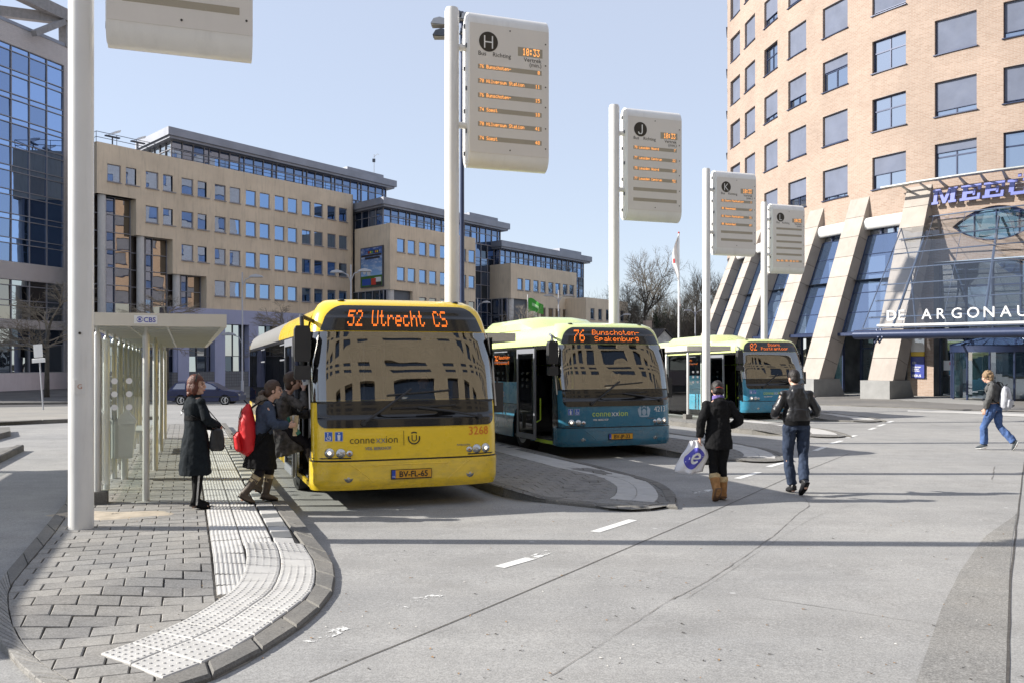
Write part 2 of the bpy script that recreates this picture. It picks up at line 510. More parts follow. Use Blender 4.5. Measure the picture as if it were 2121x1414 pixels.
def tilt(c):
    h = lambda q: gz(q.x, q.y) - drop(q)
    return math.atan((h(c + DV * .12) - h(c - DV * .12)) / .24), -math.atan((h(c + EV * .12) - h(c - EV * .12)) / .24)
def inpoly(p, poly):
    c = False; j = len(poly) - 1
    for i in range(len(poly)):
        a, b = poly[i], poly[j]
        if (a[1] > p[1]) != (b[1] > p[1]) and p[0] < (b[0] - a[0]) * (p[1] - a[1]) / (b[1] - a[1]) + a[0]: c = not c
        j = i
    return c
def clip_half(poly, p, n):
    out = []
    for i in range(len(poly)):
        a, b = poly[i], poly[(i + 1) % len(poly)]; da = (a - p).dot(n); db = (b - p).dot(n)
        if da >= 0: out.append(a)
        if (da >= 0) != (db >= 0): out.append(a.lerp(b, da / (da - db)))
    return out
def pavers(parent, region, bw, bh, h1, limit, name='paving_stone', rest_mat=None, near=(-3, 5), maxd=99, org=None):
    """running-bond stones with recessed joints over a region; nearest ones are separate objects, the rest one joined part"""
    org = org or Vector((-5.17, 11.1, 0))
    cand = []
    for j in range(-60, 110):
        for i in range(-30, 40):
            off = (0.5 * bw if j % 2 else 0)
            c = org + EV * (i * bw + off) + DV * (j * bh)
            cs = [c + EV * (sx * bw / 2) + DV * (sy * bh / 2) for sx, sy in ((-1, -1), (1, -1), (1, 1), (-1, 1))]
            ins = [inpoly(q, region) for q in cs]
            if not any(ins) and not inpoly(c, region): continue
            d = (c - Vector((near[0], near[1], 0))).length
            if d > maxd: continue
            cand.append((d, c, cs, all(ins)))
    cand.sort(key=lambda q: q[0])
    g = 0.004
    base = MB(); a, b = bw / 2 - g, bh / 2 - g
    base.bevbox(-a, a, -b, b, -0.05, 0, 0.005)
    meshes = [base.mesh('paving_stone', m_) for m_ in M['paver']]
    rest = MB(); k = 0
    for d, c, cs, full in cand:
        dzj = random.uniform(-0.003, 0.002)
        if full and k < limit:
            o = link(name, random.choice(meshes), parent, loc=(c.x, c.y, gz(c.x, c.y) + h1 + dzj - drop(c)))
            sl_ = 0.012
            o.rotation_euler = (random.uniform(-.008, .008) + tilt(c)[0], random.uniform(-.008, .008) + tilt(c)[1], RZ + random.uniform(-.006, .006)); k += 1
        else:
            poly = [c + (q - c) * (1 - 2 * g / bh) for q in cs]
            if not full:
                best = None
                for i in range(len(region)):
                    s0, s1 = region[i], region[(i + 1) % len(region)]; e = s1 - s0
                    if e.length < 1e-6: continue
                    t = max(0, min(1, (c - s0).dot(e) / e.length_squared)); dd = (s0 + e * t - c).length
                    if best is None or dd < best[0]: best = (dd, s0, e)
                _, s0, e = best; nn = Vector((-e.y, e.x, 0)).normalized()
                tst = s0 + e * 0.5 + nn * 0.02
                if not inpoly(tst, region): nn = -nn
                poly = clip_half(poly, s0 + nn * g, nn)
            if len(poly) < 3: continue
            n = len(poly); cc = sum(poly, Vector()) / n
            mb = MB() if k < limit else rest
            o = len(mb.v)
            top = [cc + (q - cc) * 0.95 for q in poly]
            mb.v += [zz(q, h1 - 0.05) for q in poly] + [zz(q, h1 - 0.006 + dzj) for q in poly] + [zz(q, h1 + dzj) for q in top]
            mb.f.append(tuple(o + 2 * n + i for i in range(n))); mb.m.append(0)
            for i in range(n):
                j = (i + 1) % n
                mb.f += [(o + i, o + j, o + n + j, o + n + i), (o + n + i, o + n + j, o + 2 * n + j, o + 2 * n + i)]; mb.m += [0, 0]
            if k < limit:
                mb.build(name, random.choice(M['paver']), parent); k += 1
    if rest.f: tag(rest.build(name + '_field', M['paver'][0], parent), kind='stuff')

NOSE[0] = A0
def z4(L): return [GK(x / 2.946, 940 + y / 2.946) for x, y in L]
def pt(w_, v): return A0 + EV * w_ + DV * v
def to2(L): return [Vector((p[0], p[1], 0)) for p in L]

# ---- platform 1 (near)
P1 = thing('bus_platform', None, None, (0, 0, 0)); P1['kind'] = 'structure'
k_out = smoothline([pt(2.22, 17), pt(2.22, 10), pt(2.22, 5), pt(2.22, 1), pt(2.24, -1.2)] + z4([(1900, 480), (1980, 570), (2030, 650), (2045, 740), (2030, 830), (1970, 910), (1885, 1000), (1720, 1110), (1540, 1225), (1400, 1300), (1230, 1370), (1000, 1450), (800, 1500)]))
k_in = smoothline([pt(2.05, 17), pt(2.05, 10), pt(2.05, 5), pt(2.05, 1), pt(2.05, -1.2)] + z4([(1790, 470), (1850, 550), (1912, 650), (1925, 740), (1895, 850), (1760, 960), (1650, 1040), (1550, 1110), (1420, 1190), (1200, 1290), (990, 1370), (850, 1420)]))
b_out = smoothline(z4([(1850, 550), (1912, 650), (1925, 740), (1893, 850), (1760, 960), (1650, 1040), (1550, 1110), (1420, 1190), (1200, 1290), (990, 1370)]))
b_mid = smoothline(z4([(1678, 540), (1706, 610), (1712, 690), (1690, 770), (1640, 850), (1530, 930), (1380, 1030), (1200, 1120), (1000, 1200), (795, 1285)]))
b_in = smoothline(z4([(1487, 545), (1503, 610), (1496, 690), (1462, 770), (1400, 840), (1270, 930), (1130, 1010), (990, 1075), (810, 1150), (610, 1220)]))
l_out = smoothline([pt(-0.55, 17), pt(-0.55, 9), pt(-0.5, 2)] + z4([(410, 275), (330, 370), (200, 530), (60, 690), (-20, 800), (-55, 900), (-50, 1010), (0, 1130), (70, 1215), (150, 1305), (270, 1400), (420, 1470)]))
l_in = smoothline([pt(-0.38, 17), pt(-0.38, 9), pt(-0.33, 2)] + z4([(402, 380), (300, 520), (180, 660), (100, 755), (52, 830), (48, 920), (68, 1020), (110, 1110), (165, 1185), (240, 1262), (335, 1325), (440, 1396), (600, 1470)]))
slab_r = resample(k_out, n=90); slab_l = resample(l_out, n=90)
mb = MB(); mb.grid([[zz(a.lerp(b, k / 4), KERB - 0.03) for k in range(5)] for a, b in zip(slab_l, slab_r)])
mb.build('bedding', M['sand'], P1)
nK = 8
def sub(L, a, b): n = len(L) - 1; return L[int(a * n):int(b * n) + 1]
block_row('kerb_stone', k_out, k_in, 0.5, -0.05, KERB + 0.006, M['kerb'], P1, bev=0.02)
block_row('kerb_stone', sub(l_out, 0, 0.45), sub(l_in, 0, 0.45), 0.8, -0.05, KERB + 0.004, M['kerb'], P1, bev=0.02)
block_row('edging_sett', sub(l_out, 0.45, 1), sub(l_in, 0.45, 1), 0.105, -0.05, KERB + 0.002, M['paver'], P1)
block_row('studded_tile', b_out, b_mid, 0.30, KERB - 0.05, KERB + 0.010, M['tact'], P1, n=13, dots=5)
block_row('studded_tile', b_mid, b_in, 0.30, KERB - 0.05, KERB + 0.010, M['tact'], P1, n=13, dots=5)
# ribbed guidance tiles, two columns
rt = MB(); a = 0.137
prof = []
NR = 7
for i in range(NR):
    x0 = -a + 2 * a * i / NR; wd = 2 * a / NR
    prof += [(x0, 0), (x0 + wd * 0.30, 0), (x0 + wd * 0.45, 0.0035), (x0 + wd * 0.8, 0.0035)]
prof.append((a, 0))
rt.grid([[(x, -0.146, z) for x, z in prof], [(x, 0.146, z) for x, z in prof]])
rt.f = [f[::-1] for f in rt.f]; rt.box(-a, a, -0.146, 0.146, -0.05, -0.0005)
rmesh = rt.mesh('ribbed_tile', M['tact'])
def tile_at(name, me, w_, v, h, parent=P1):
    c = pt(w_, v)
    o = link(name, me, parent, loc=(c.x, c.y, gz(c.x, c.y) - drop(c) + h + random.uniform(-.0015, .0015)), rot=(tilt(c)[0], tilt(c)[1] + random.uniform(-.004, .004), RZ + random.uniform(-.004, .004)))
    return o
pr = [pt(1.245, -20), pt(1.855, -20)]
bandpoly = b_in + b_out[::-1]
v = 13.6
while v > -7.5:
    for cc in (1.405, 1.69):
        c = pt(cc, v)
        if v > -3.3: ok = True
        elif cc > 1.5: ok = v > -4.9 and not inpoly(c + EV * 0.10 + DV * 0.05, bandpoly)
        else: ok = not inpoly(c, bandpoly) and not inpoly(c - DV * 0.2, bandpoly) or inpoly(c, bandpoly) and False
        if cc < 1.5 and v < -3.3:
            ok = not inpoly(c + DV * 0.14, bandpoly) and c.y > 5.2 and v > -5.9
        if ok: tile_at('ribbed_tile', rmesh, cc, v, KERB + (0.004 if v > -3 else 0.003))
    v -= 0.3
wm = MB().bevbox(-0.095, 0.095, -0.147, 0.147, -0.05, 0, 0.005)
w1 = wm.mesh('edge_block', M['tact']); w2 = wm.mesh('edge_block', M['tact_dark'])
v = 13.6; k = 0
while v > -3.4:
    tile_at('edge_block', (w1, w2)[k % 2], 1.95, v, KERB + 0.006); v -= 0.3; k += 1
reg = resample(l_in, n=60) + [q for q in resample(b_in, n=30)[::-1]] + [pt(1.25, -3.6), pt(1.25, 17)]
reg = [q for q in resample(l_in, n=60)] + [Vector(q) for q in [G(300, 1440, KERB), G(330, 1403, KERB)]] + resample(k_in, n=120)[-3:-1][::-1] + resample(b_in, n=30)[::-1]
# close along the ribbed strip
i_hit = next((i for i, q in enumerate(reg[-31:]) if (q - A0).dot(EV) > 1.25), None)
reg_a = resample(l_in, n=60)
tail = []
for q in resample(b_in, n=30)[::-1]:
    if (q - A0).dot(EV) < 1.25: tail.append(q)
bott = [GK(315, 1418), GK(345, 1404), GK(337, 1404)]
reg = reg_a + bott + [resample(b_mid, n=10)[-1]] + tail + [pt(1.25, (tail[-1] - A0).dot(DV) + 0.1), pt(1.25, 17)]
pavers(P1, reg, 0.29, 0.215, KERB + 0.001, 300, near=(-3, 4.5), maxd=24)
# drift of sand and weeds where the pole meets the platform
mb = MB()
ctr = G(185, 1075, KERB); rows = []
for i in range(7):
    r = i / 6
    rows.append([zz(ctr + Vector((0.1 + 0.75 * r * math.cos(a_) + 0.06 * noise.noise(Vector((a_ * 3, r, 0))), 0.35 + 0.3 * r * math.sin(a_) * (1 + 0.4 * math.sin(a_ * 3)), 0)), KERB + 0.004 + 0.008 * (1 - r * r) - (0.014 if i == 6 else 0)) for a_ in [2 * math.pi * k / 28 for k in range(28)]])
mb.grid(rows[::-1], closed=True)
tag(mb.build('sand_drift', mat('dry_sand', (0.42, 0.36, 0.28), 0.95, var=0.2, vs_=6, bmp=0.4, bs=90), smooth=True), kind='stuff')

# ---- platforms 2..5 : the same nose, shifted
STEP = Vector((3.3, 5.7, 0))
NOSE[0] = A0 + STEP
def px(L): return [GK(x, y) for x, y in L]
q_l = px([(1005, 998), (1073, 1018), (1155, 1037), (1209, 1042), (1267, 1052), (1315, 1054), (1355, 1051), (1379, 1047)])
q_l = [q_l[0] + DV * 14, q_l[0] + DV * 7, q_l[0] + DV * 2.5] + q_l
q_r = px([(1124, 936), (1180, 950), (1243, 965), (1277, 974), (1335, 988), (1372, 1001), (1392, 1015), (1401, 1028), (1396, 1038), (1379, 1047)])
q_r = [q_r[0] + DV * 14, q_r[0] + DV * 7, q_r[0] + DV * 2.5] + q_r
t_in = px([(1050, 940), (1107, 955), (1175, 972), (1243, 987.5), (1274, 1004), (1278, 1015), (1274, 1025), (1262, 1032)])
t_out = px([(1100, 938), (1170, 954), (1237, 970), (1291, 981), (1331, 993), (1355, 1010), (1364, 1028), (1355, 1040)])
t_in = [t_in[0] + DV * 11, t_in[0] + DV * 4] + t_in
t_out = [t_out[0] + DV * 11, t_out[0] + DV * 4] + t_out
for k in range(-1, 4):
    if k == -1: sh = -2 * STEP
    else: sh = STEP * k
    pf = thing('bus_platform', None, None); pf['kind'] = 'structure'
    NOSE[0] = A0 + sh + STEP
    mv = lambda L: [q + sh for q in L]
    ql, qr = smoothline(mv(q_l)), smoothline(mv(q_r))
    a, b = resample(ql, n=60), resample(qr, n=60)
    ki = lambda L, s: L
    mb = MB(); mb.grid([[zz(a_.lerp(b_, j / 4), KERB) for j in range(5)] for a_, b_ in zip(a, b)])
    mb.build('paving', M['pavtex'] if k else M['pavtex'], pf)
    mid = [(x_ + y_) / 2 for x_, y_ in zip(a, b)]
    def inset(L, ref, d):
        out = []
        for i, q in enumerate(L):
            t = (L[min(i + 1, len(L) - 1)] - L[max(i - 1, 0)]).normalized(); nn = Vector((-t.y, t.x, 0))
            if (ref[i] - q).dot(nn) < 0: nn = -nn
            out.append(q + nn * d)
        return out
    block_row('kerb_stone', a[:-1], inset(a, mid, 0.16)[:-1], 0.8, -0.05, KERB + 0.01, M['kerb'], pf, bev=0.02)
    block_row('kerb_stone', b, inset(b, mid, 0.16), 0.8, -0.05, KERB + 0.012, M['kerb'], pf, bev=0.02)
    ti, to_ = smoothline(mv(t_in)), smoothline(mv(t_out))
    tm = [(x_ + y_) / 2 for x_, y_ in zip(resample(ti, n=40), resample(to_, n=40))]
    if k <= 1:
        block_row('studded_tile', ti, tm, 0.32, KERB - 0.02, KERB + 0.008, M['tact'], pf, bev=0.004)
        block_row('studded_tile', tm, to_, 0.32, KERB - 0.02, KERB + 0.008, M['tact'], pf, bev=0.004)
    else:
        strip('tactile_band', ti, to_, KERB + 0.006, M['tact'], pf)
    if k == 0:
        ta, tb = resample(to_, n=200), inset(resample(to_, n=200), resample(b, n=200), 0.22)
        block_row('edge_block', ta[:120], tb[:120], 0.3, KERB - 0.02, KERB + 0.007, [M['tact'], M['tact_dark']], pf)
        rg = inset(a, mid, 0.16)[::1] + [q for q in resample(ti, n=60)[::-1]]
        pavers(pf, rg, 0.29, 0.215, KERB + 0.008, 0, near=(1, 12), maxd=9, org=A0 + sh)

NOSE[0] = None
# ---- road joints, cracks, markings
pipe_line('road_joint', [(640, 1412), (700, 1385), (1000, 1262), (1480, 1057), (1640, 985), (1760, 938)], 0.011, 0.004, M['joint'])
pipe_line('road_joint', [(2087, 1420), (2093, 1200), (2105, 1090), (2121, 960), (2140, 880)], 0.017, 0.004, M['joint'])
for L, wd in (([(1395, 1240), (1460, 1205), (1530, 1160), (1600, 1110), (1655, 1062), (1676, 1045), (1660, 1025)], 0.007), ([(1420, 1240), (1500, 1190), (1620, 1110), (1700, 1065), (1780, 1042)], 0.003),
              ([(1505, 1230), (1640, 1247), (1800, 1272), (1960, 1297)], 0.004), ([(1140, 1400), (1250, 1330), (1400, 1235)], 0.004), ([(2060, 965), (2055, 992)], 0.012), ([(1310, 1180), (1345, 1186)], 0.004)):
    pipe_line('road_crack', L, wd, 0.004, M['crackfill'])
strip('worn_aggregate_strip', [G(1895, 1420), G(1950, 1260), G(1990, 1180), G(2040, 1110), G(2105, 1065)], [G(2083, 1420), G(2088, 1260), G(2091, 1180), G(2098, 1110), G(2106, 1060)], 0.003, M['road_dark'], cross=4, n=30)
def dash(x0, y0, x1, y1, m, wd=0.12, dz=0.004):
    a, b = G(x0, y0), G(x1, y1); t = (b - a).normalized(); nn = Vector((-t.y, t.x, 0)) * wd / 2
    strip('lane_marking', [a - nn, b - nn], [a + nn, b + nn], dz, m, n=4)
for L in ((1232, 1101, 1311, 1076), (1034, 1174, 1098, 1156), (1527, 990.4, 1572, 977.5), (1592, 966, 1629, 955), (1688, 932.6, 1707.5, 925), (1720, 918, 1744, 912), (1754.5, 906, 1773, 900.7), (1801, 889, 1812.6, 885), (1818, 882, 1832, 878), (1838, 874.5, 1849, 871)):
    dash(*L, M['paint'])
for L in ((1098, 1156, 1152, 1136), (832, 1256, 906, 1231), (1442, 1022, 1471, 1013), (640, 1330, 720, 1298)): dash(*L, M['paint_worn'])
# ---- far kerbs and pavements
def kerbed(name, L_near, L_far, h, m, wd=0.2):
    near = [G(x, y) for x, y in L_near]; far = [G(x, y) for x, y in L_far]
    rt_ = thing(name, None, None); rt_['kind'] = 'structure'
    n = 24; A, B = resample(near, n=n), resample(far, n=n)
    mb = MB(); mb.grid([[zz(a_.lerp(b_, j / 3), h) for j in range(4)] for a_, b_ in zip(A, B)]); mb.f = [f[::-1] for f in mb.f]
    mb.build('paving', m, rt_)
    off = [a_.lerp(b_, min(0.5, wd / max(0.01, (b_ - a_).length))) for a_, b_ in zip(A, B)]
    block_row('kerb_stone', A, off, 2.0, -0.05, h + 0.01, M['kerb'], rt_, bev=0.02)
    return rt_
kerbed('left_island', [(-400, 890), (0, 881), (215, 872), (330, 868)], [(-400, 850), (0, 848), (215, 845), (330, 843)], 0.12, M['pavelight'])
kerbed('far_pavement', [(-500, 842), (0, 838), (400, 829), (700, 822)], [(-500, 806), (0, 804), (400, 802), (700, 800)], 0.13, mat('mossy_paving', (0.12, 0.115, 0.11), 0.9, var=0.3, vs_=0.5))
strip('far_road', [Vector((-120, 57.5, 0)), Vector((60, 57.5, 0))], [Vector((-120, 41, 0)), Vector((-9, 41, 0)), Vector((60, 41, 0))][::1], 0.006, M['asphalt'], n=60, cross=6) if False else None
strip('far_road', [G(-500, 847), G(0, 842.5), G(300, 838), G(560, 832)], [G(-500, 841), G(0, 838), G(300, 833.5), G(560, 824)], 0.006, M['asphalt'], n=20, cross=3)
kerbed('left_kerb_island', [(-300, 945), (-60, 925), (22, 903)], [(-300, 900), (-60, 897), (20, 893)], 0.14, M['kerb'])
# forecourt of the tower
kerbed('forecourt', [(1690, 838), (1800, 842), (1960, 848), (2121, 853), (2500, 860)], [(1690, 770), (1800, 770), (1960, 770), (2121, 770), (2500, 770)], 0.03, groundmat('forecourt_paving', (0.21, 0.205, 0.2), spk=0.2, patch=0.2))
strip('white_kerb_line', [G(1880, 853), G(1980, 855), G(2121, 863), G(2500, 872)], [G(1880, 849), G(1980, 851), G(2121, 857), G(2500, 866)], 0.012, M['tact'], n=12)
# litter on the road: cigarette ends and leaf scraps nobody would count
mb = MB(); rr = random.Random(3)
for i in range(260):
    p = G(rr.uniform(200, 2121), 780 + 640 * rr.random() ** 0.8) if i % 2 else G(rr.uniform(600, 2121), rr.uniform(960, 1410))
    if p.y > 40: continue
    a_ = rr.uniform(0, 6.28); l_ = rr.uniform(0.005, 0.016); w_ = rr.uniform(0.003, 0.008); u = Vector((math.cos(a_), math.sin(a_), 0)); v_ = Vector((-u.y, u.x, 0)); kk = rr.choice((0, 1, 1, 2))
    hh = 0.004 if not (inpoly(p, k_out + l_out[::-1])) else KERB + 0.014
    cs = [p - u * l_ - v_ * w_, p + u * l_ - v_ * w_ * .6, p + u * l_ + v_ * w_, p - u * l_ + v_ * w_ * .7]
    mb.face([zz(q, hh + 0.004 * (j % 2)) for j, q in enumerate(cs)], kk)
tag(mb.build('street_litter', [mat('litter_white', (0.6, 0.58, 0.54), 0.8), mat('litter_leaf', (0.3, 0.17, 0.07), 0.9), mat('litter_dark', (0.05, 0.045, 0.04), 0.9)]), kind='stuff')
# ---------------------------------------------------------------- building materials
M['render'] = mat('beige_render', (0.66, 0.55, 0.41), 0.9, var=0.11, vs_=0.35, bmp=0.25, bs=6, dirt=0.4)
M['render_b'] = mat('pale_render', (0.42, 0.35, 0.26), 0.9, var=0.08, vs_=0.6, dirt=0.2)
M['zinc'] = mat('grey_roof_metal', (0.27, 0.285, 0.33), 0.55, 0.3, var=0.15, vs_=0.4)
M['frame'] = mat('grey_window_frame', (0.26, 0.26, 0.29), 0.5, var=0.05)
M['frame_dk'] = mat('dark_frame', (0.09, 0.10, 0.12), 0.5, var=0.05)
M['lav'] = mat('lavender_paint', (0.37, 0.39, 0.55), 0.7, var=0.06, vs_=0.5, dirt=0.15)
M['colw'] = mat('white_column_paint', (0.55, 0.54, 0.52), 0.7, var=0.06, dirt=0.15)
M['pane'] = glassmat('office_glass', refl=0.55, trans=0.0, gcol=(0.34, 0.50, 0.80), body=(0.02, 0.035, 0.06), wob=0.06, ws=0.7)
M['pane_dk'] = glassmat('spandrel_glass', refl=0.36, trans=0.0, gcol=(0.38, 0.49, 0.72), body=(0.02, 0.035, 0.07), wob=0.05, ws=0.6)
M['pane_dd'] = glassmat('dark_glass', refl=0.12, trans=0.0, gcol=(0.5, 0.6, 0.75), body=(0.012, 0.016, 0.024), wob=0.05, ws=0.5)
M['pane_cl'] = glassmat('mirror_glass', refl=0.6, trans=0.0, gcol=(0.72, 0.74, 0.74), body=(0.02, 0.022, 0.025), wob=0.12, ws=0.5)
M['rail'] = mat('rail_metal', (0.10, 0.11, 0.13), 0.5, 0.5)
M['white'] = mat('white_painted_metal', (0.74, 0.74, 0.73), 0.35, var=0.03)
M['blackmt'] = mat('black_metal', (0.02, 0.02, 0.022), 0.45, var=0.2)
NB = Vector((0.82, -0.572, 0)); UB = Vector((0.572, 0.82, 0)); SB = Vector((-0.678, 0.735, 0)); OB = Vector((-30.2, 92, 0))
def BP(t, o, z=0.0): p = OB + UB * t + NB * o; return Vector((p.x, p.y, z))
def frameM(p, u, n=None):
    """local x = u (horizontal), y = outward normal, z up, origin p"""
    u = Vector(u).normalized(); n = Vector(n).normalized() if n is not None else Vector((u.y, -u.x, 0))
    return Matrix(((u.x, n.x, 0, p[0]), (u.y, n.y, 0, p[1]), (0, 0, 1, p[2]), (0, 0, 0, 1)))
MC = {}
def cached(key, fn):
    if key not in MC: MC[key] = fn()
    return MC[key]
def placed(name, me, parent, M_):
    o = link(name, me, parent); o.matrix_local = M_
    return o
def tm(x, y, z): return Matrix.Translation((x, y, z))
def curtain(parent, p, u, cols, rows, z0, pick, fr=0.07, n=None, gm=None, tilt_=0.012, name='pane', frame=True, depth=0.10):
    """glazed wall: one pane object per opening, one mullion grid. cols/rows are lists of widths/heights"""
    F = frameM((p[0], p[1], 0), u, n); gm = gm or M['frame']
    W = sum(cols); Ht = sum(rows); mb = MB()
    x = 0; X = [0]
    for c in cols: x += c; X.append(x)
    z = z0; Z = [z0]
    for r in rows: z += r; Z.append(z)
    for i, c in enumerate(cols):
        for j, r in enumerate(rows):
            mt = pick(i, j)
            if mt is None: continue
            key = ('pane', round(c, 3), round(r, 3), mt.name)
            me = cached(key, lambda: MB().box(-c / 2 + 0.01, c / 2 - 0.01, -0.02, 0, -r / 2 + 0.01, r / 2 - 0.01).mesh(name, mt))
            T = F @ tm((X[i] + X[i + 1]) / 2, -0.05, (Z[j] + Z[j + 1]) / 2) @ Matrix.Rotation(random.gauss(0, tilt_), 4, 'X') @ Matrix.Rotation(random.gauss(0, tilt_), 4, 'Z')
            placed(name, me, parent, T)
    if frame:
        for q in X: mb.box(q - fr / 2, q + fr / 2, -0.09, depth - 0.04, Z[0], Z[-1], M=F)
        for q in Z: mb.box(X[0], X[-1], -0.08, depth - 0.052, q - fr / 2, q + fr / 2, M=F)
        mb.build('mullion_grid', gm, parent)

def wallpanel(mb, F, x0, x1, z0, z1, holes, y=0.0, reveal=0.18, thick=None, m=0):
    """flat wall with rectangular openings and reveals; holes: (x0,x1,z0,z1)"""
    xs_ = sorted(set([x0, x1] + [h[0] for h in holes] + [h[1] for h in holes])); zs_ = sorted(set([z0, z1] + [h[2] for h in holes] + [h[3] for h in holes]))
    xs_ = [q for q in xs_ if x0 <= q <= x1]; zs_ = [q for q in zs_ if z0 <= q <= z1]
    for i in range(len(xs_) - 1):
        for j in range(len(zs_) - 1):
            cx_, cz_ = (xs_[i] + xs_[i + 1]) / 2, (zs_[j] + zs_[j + 1]) / 2
            if any(h[0] < cx_ < h[1] and h[2] < cz_ < h[3] for h in holes): continue
            mb.face([F @ Vector(q) for q in ((xs_[i], y, zs_[j]), (xs_[i + 1], y, zs_[j]), (xs_[i + 1], y, zs_[j + 1]), (xs_[i], y, zs_[j + 1]))], m)
    for a, b, c, d in holes:
        y2 = y - reveal
        for q in (((a, y, c), (a, y2, c), (a, y2, d), (a, y, d)), ((b, y, c), (b, y, d), (b, y2, d), (b, y2, c)), ((a, y, d), (a, y2, d), (b, y2, d), (b, y, d)), ((a, y, c), (b, y, c), (b, y2, c), (a, y2, c))):
            mb.face([F @ Vector(k) for k in q], m)
def office_window(parent, F, a, b, c, d, y, pm):
    w_, h_ = b - a, d - c
    key = ('win', round(w_, 2), round(h_, 2))
    def fr():
        m_ = MB(); f = 0.09
        m_.box(-w_ / 2, w_ / 2, -0.05, 0.02, 0, f); m_.box(-w_ / 2, w_ / 2, -0.05, 0.02, h_ - f, h_)
        m_.box(-w_ / 2, -w_ / 2 + f, -0.05, 0.018, f, h_ - f); m_.box(w_ / 2 - f, w_ / 2, -0.05, 0.018, f, h_ - f)
        m_.box(-w_ / 2 - 0.05, w_ / 2 + 0.05, 0.0, 0.24, -0.07, -0.003)
        return m_.mesh('window', M['frame'])
    o = placed('window', cached(key, fr), parent, F @ tm((a + b) / 2, y, c))
    pk = cached(('wp', round(w_, 2), round(h_, 2), pm.name), lambda: MB().box(-w_ / 2 + 0.085, w_ / 2 - 0.085, -0.03, -0.01, 0.085, h_ - 0.085).mesh('pane', pm))
    placed('pane', pk, o, Matrix.Rotation(random.gauss(0, 0.012), 4, 'Z') @ Matrix.Rotation(random.gauss(0, 0.01), 4, 'X'))
def penthouse(parent, t0, t1, o, z0, z1, side=7.0, seed=0, raised=True):
    """flat zinc roof slab over a glazed storey"""
    rr = random.Random(seed)
    a, b = BP(t0, o), BP(t1, o)
    mb = MB(); poly = [a, b, b + SB * side, a + SB * side]
    mb.prism([(q.x, q.y) for q in poly], z1 - 0.8, z1, ax='z')
    pi = [BP(t0 + 0.25, o - 0.2), BP(t1 - 0.25, o - 0.2)]; pi += [pi[1] + SB * side, pi[0] + SB * side]
    mb.prism([(q.x, q.y) for q in pi], z1 - 1.05, z1 - 0.8, ax='z')
    if raised:
        q0, q1 = BP(t1 - 7.5, o - 1.4), BP(t1 - 1.0, o - 1.4)
        mb.prism([(q.x, q.y) for q in (q0, q1, q1 + SB * 4, q0 + SB * 4)], z1, z1 + 0.75, ax='z')
    mb.build('roof', M['zinc'], parent)
    L = t1 - t0 - 2; n = int(L / 4); cols = []
    for i in range(n): cols += [1.15 * L / n / 4, 1.15 * L / n / 4, 1.15 * L / n / 4, 0.55 * L / n / 4]
    hz = (z1 - 1.05 - z0)
    rows = [hz * 0.62, hz * 0.38]
    def pick(i, j):
        if i % 4 == 3: return M['pane_dk']
        if j == 1 or i % 4 == 1: return M['pane_dk']
        return M['pane']
    curtain(parent, BP(t0 + 1, o - 1), UB, cols, rows, z0, pick, n=NB)
    pa = BP(t0 + 1, o - 1)
    n2 = int(side / 1.5)
    curtain(parent, pa + SB * (n2 * 1.5), -SB, [1.5] * n2, rows, z0, lambda i, j: M['pane_cl'] if seed == 1 else M['pane_dk'], n=Vector((-SB.y, SB.x, 0)))
    return cols
def railing(parent, pts, h=1.0):
    mb = MB()
    for a, b in zip(pts, pts[1:]):
        n = max(1, int((b - a).length / 2.0)); up = Vector((0, 0, 1))
        for k in (0.5, 1.0): mb.tube([a + up * h * k, b + up * h * k], 0.03, 4)
        for i in range(n + 1): q = a.lerp(b, i / n); mb.tube([q, q + up * h], 0.03, 4)
    mb.build('railing', M['rail'], parent)

# ================= long beige office building, wing by wing
B = thing('office_building', 'long beige rendered office block stepping down to the right behind the buses', 'building', tuple(BP(0, 0, -1)))
B.location = (0, 0, 0)
wt0, bay, ww, wh = -12.3, 3.9, 1.35, 1.62
F0 = frameM(BP(0, 0), UB, NB)
ROWS = [18.25, 14.95, 11.65, 8.35]
holes = []
for r, zb in enumerate(ROWS):
    for i in range(8):
        if i < r: continue
        for d in (0, 1.85):
            a = wt0 + bay * i + d
            holes.append((a, a + ww, zb, zb + wh))
mb = MB(); gl = [-13.3, -9.4, -5.5, -1.6]; gb = [17.0, 13.6, 10.25]
for i in range(3): wallpanel(mb, F0, gl[i], gl[i + 1], gb[i], 21.7, [h for h in holes if gl[i] <= h[0] < gl[i + 1]])
wallpanel(mb, F0, gl[3], 19.15, 7.0, 21.7, [h for h in holes if h[0] >= gl[3]])
# parapet coping, underside and stepped reveals, side wall
mb.box(-13.3, 19.15, -0.45, -0.001, 21.62, 21.698, M=F0)
for i in range(3):
    mb.face([F0 @ Vector(q) for q in ((gl[i], 0, gb[i]), (gl[i], -1.0, gb[i]), (gl[i + 1], -1.0, gb[i]), (gl[i + 1], 0, gb[i]))])
    zb = gb[i + 1] if i < 2 else 7.0
    mb.face([F0 @ Vector(q) for q in ((gl[i + 1], 0, zb), (gl[i + 1], 0, gb[i]), (gl[i + 1], -1.0, gb[i]), (gl[i + 1], -1.0, zb))])
F1 = frameM(BP(19.15, 0), -NB, UB)
mb.box(-0.0, 2.0, -0.3, 0.0, 7.0, 21.7, M=F1)
q0 = BP(-13.3, 0); F2 = frameM(q0 + SB * 12, -SB, Vector((-SB.y, SB.x, 0)))
wallpanel(mb, F2, 0, 12, 17.0, 21.7, [])
mb.face([q0 + Vector((0, 0, 17.0)), BP(-9.4, 0, 17.0), BP(-9.4, -1, 17.0) + SB * 11, q0 + SB * 12 + Vector((0, 0, 17))])
wall = mb.build('wall', M['render'], B)
for (a, b, c, d) in holes: office_window(B, F0, a, b, c, d, -0.13, M['pane'])
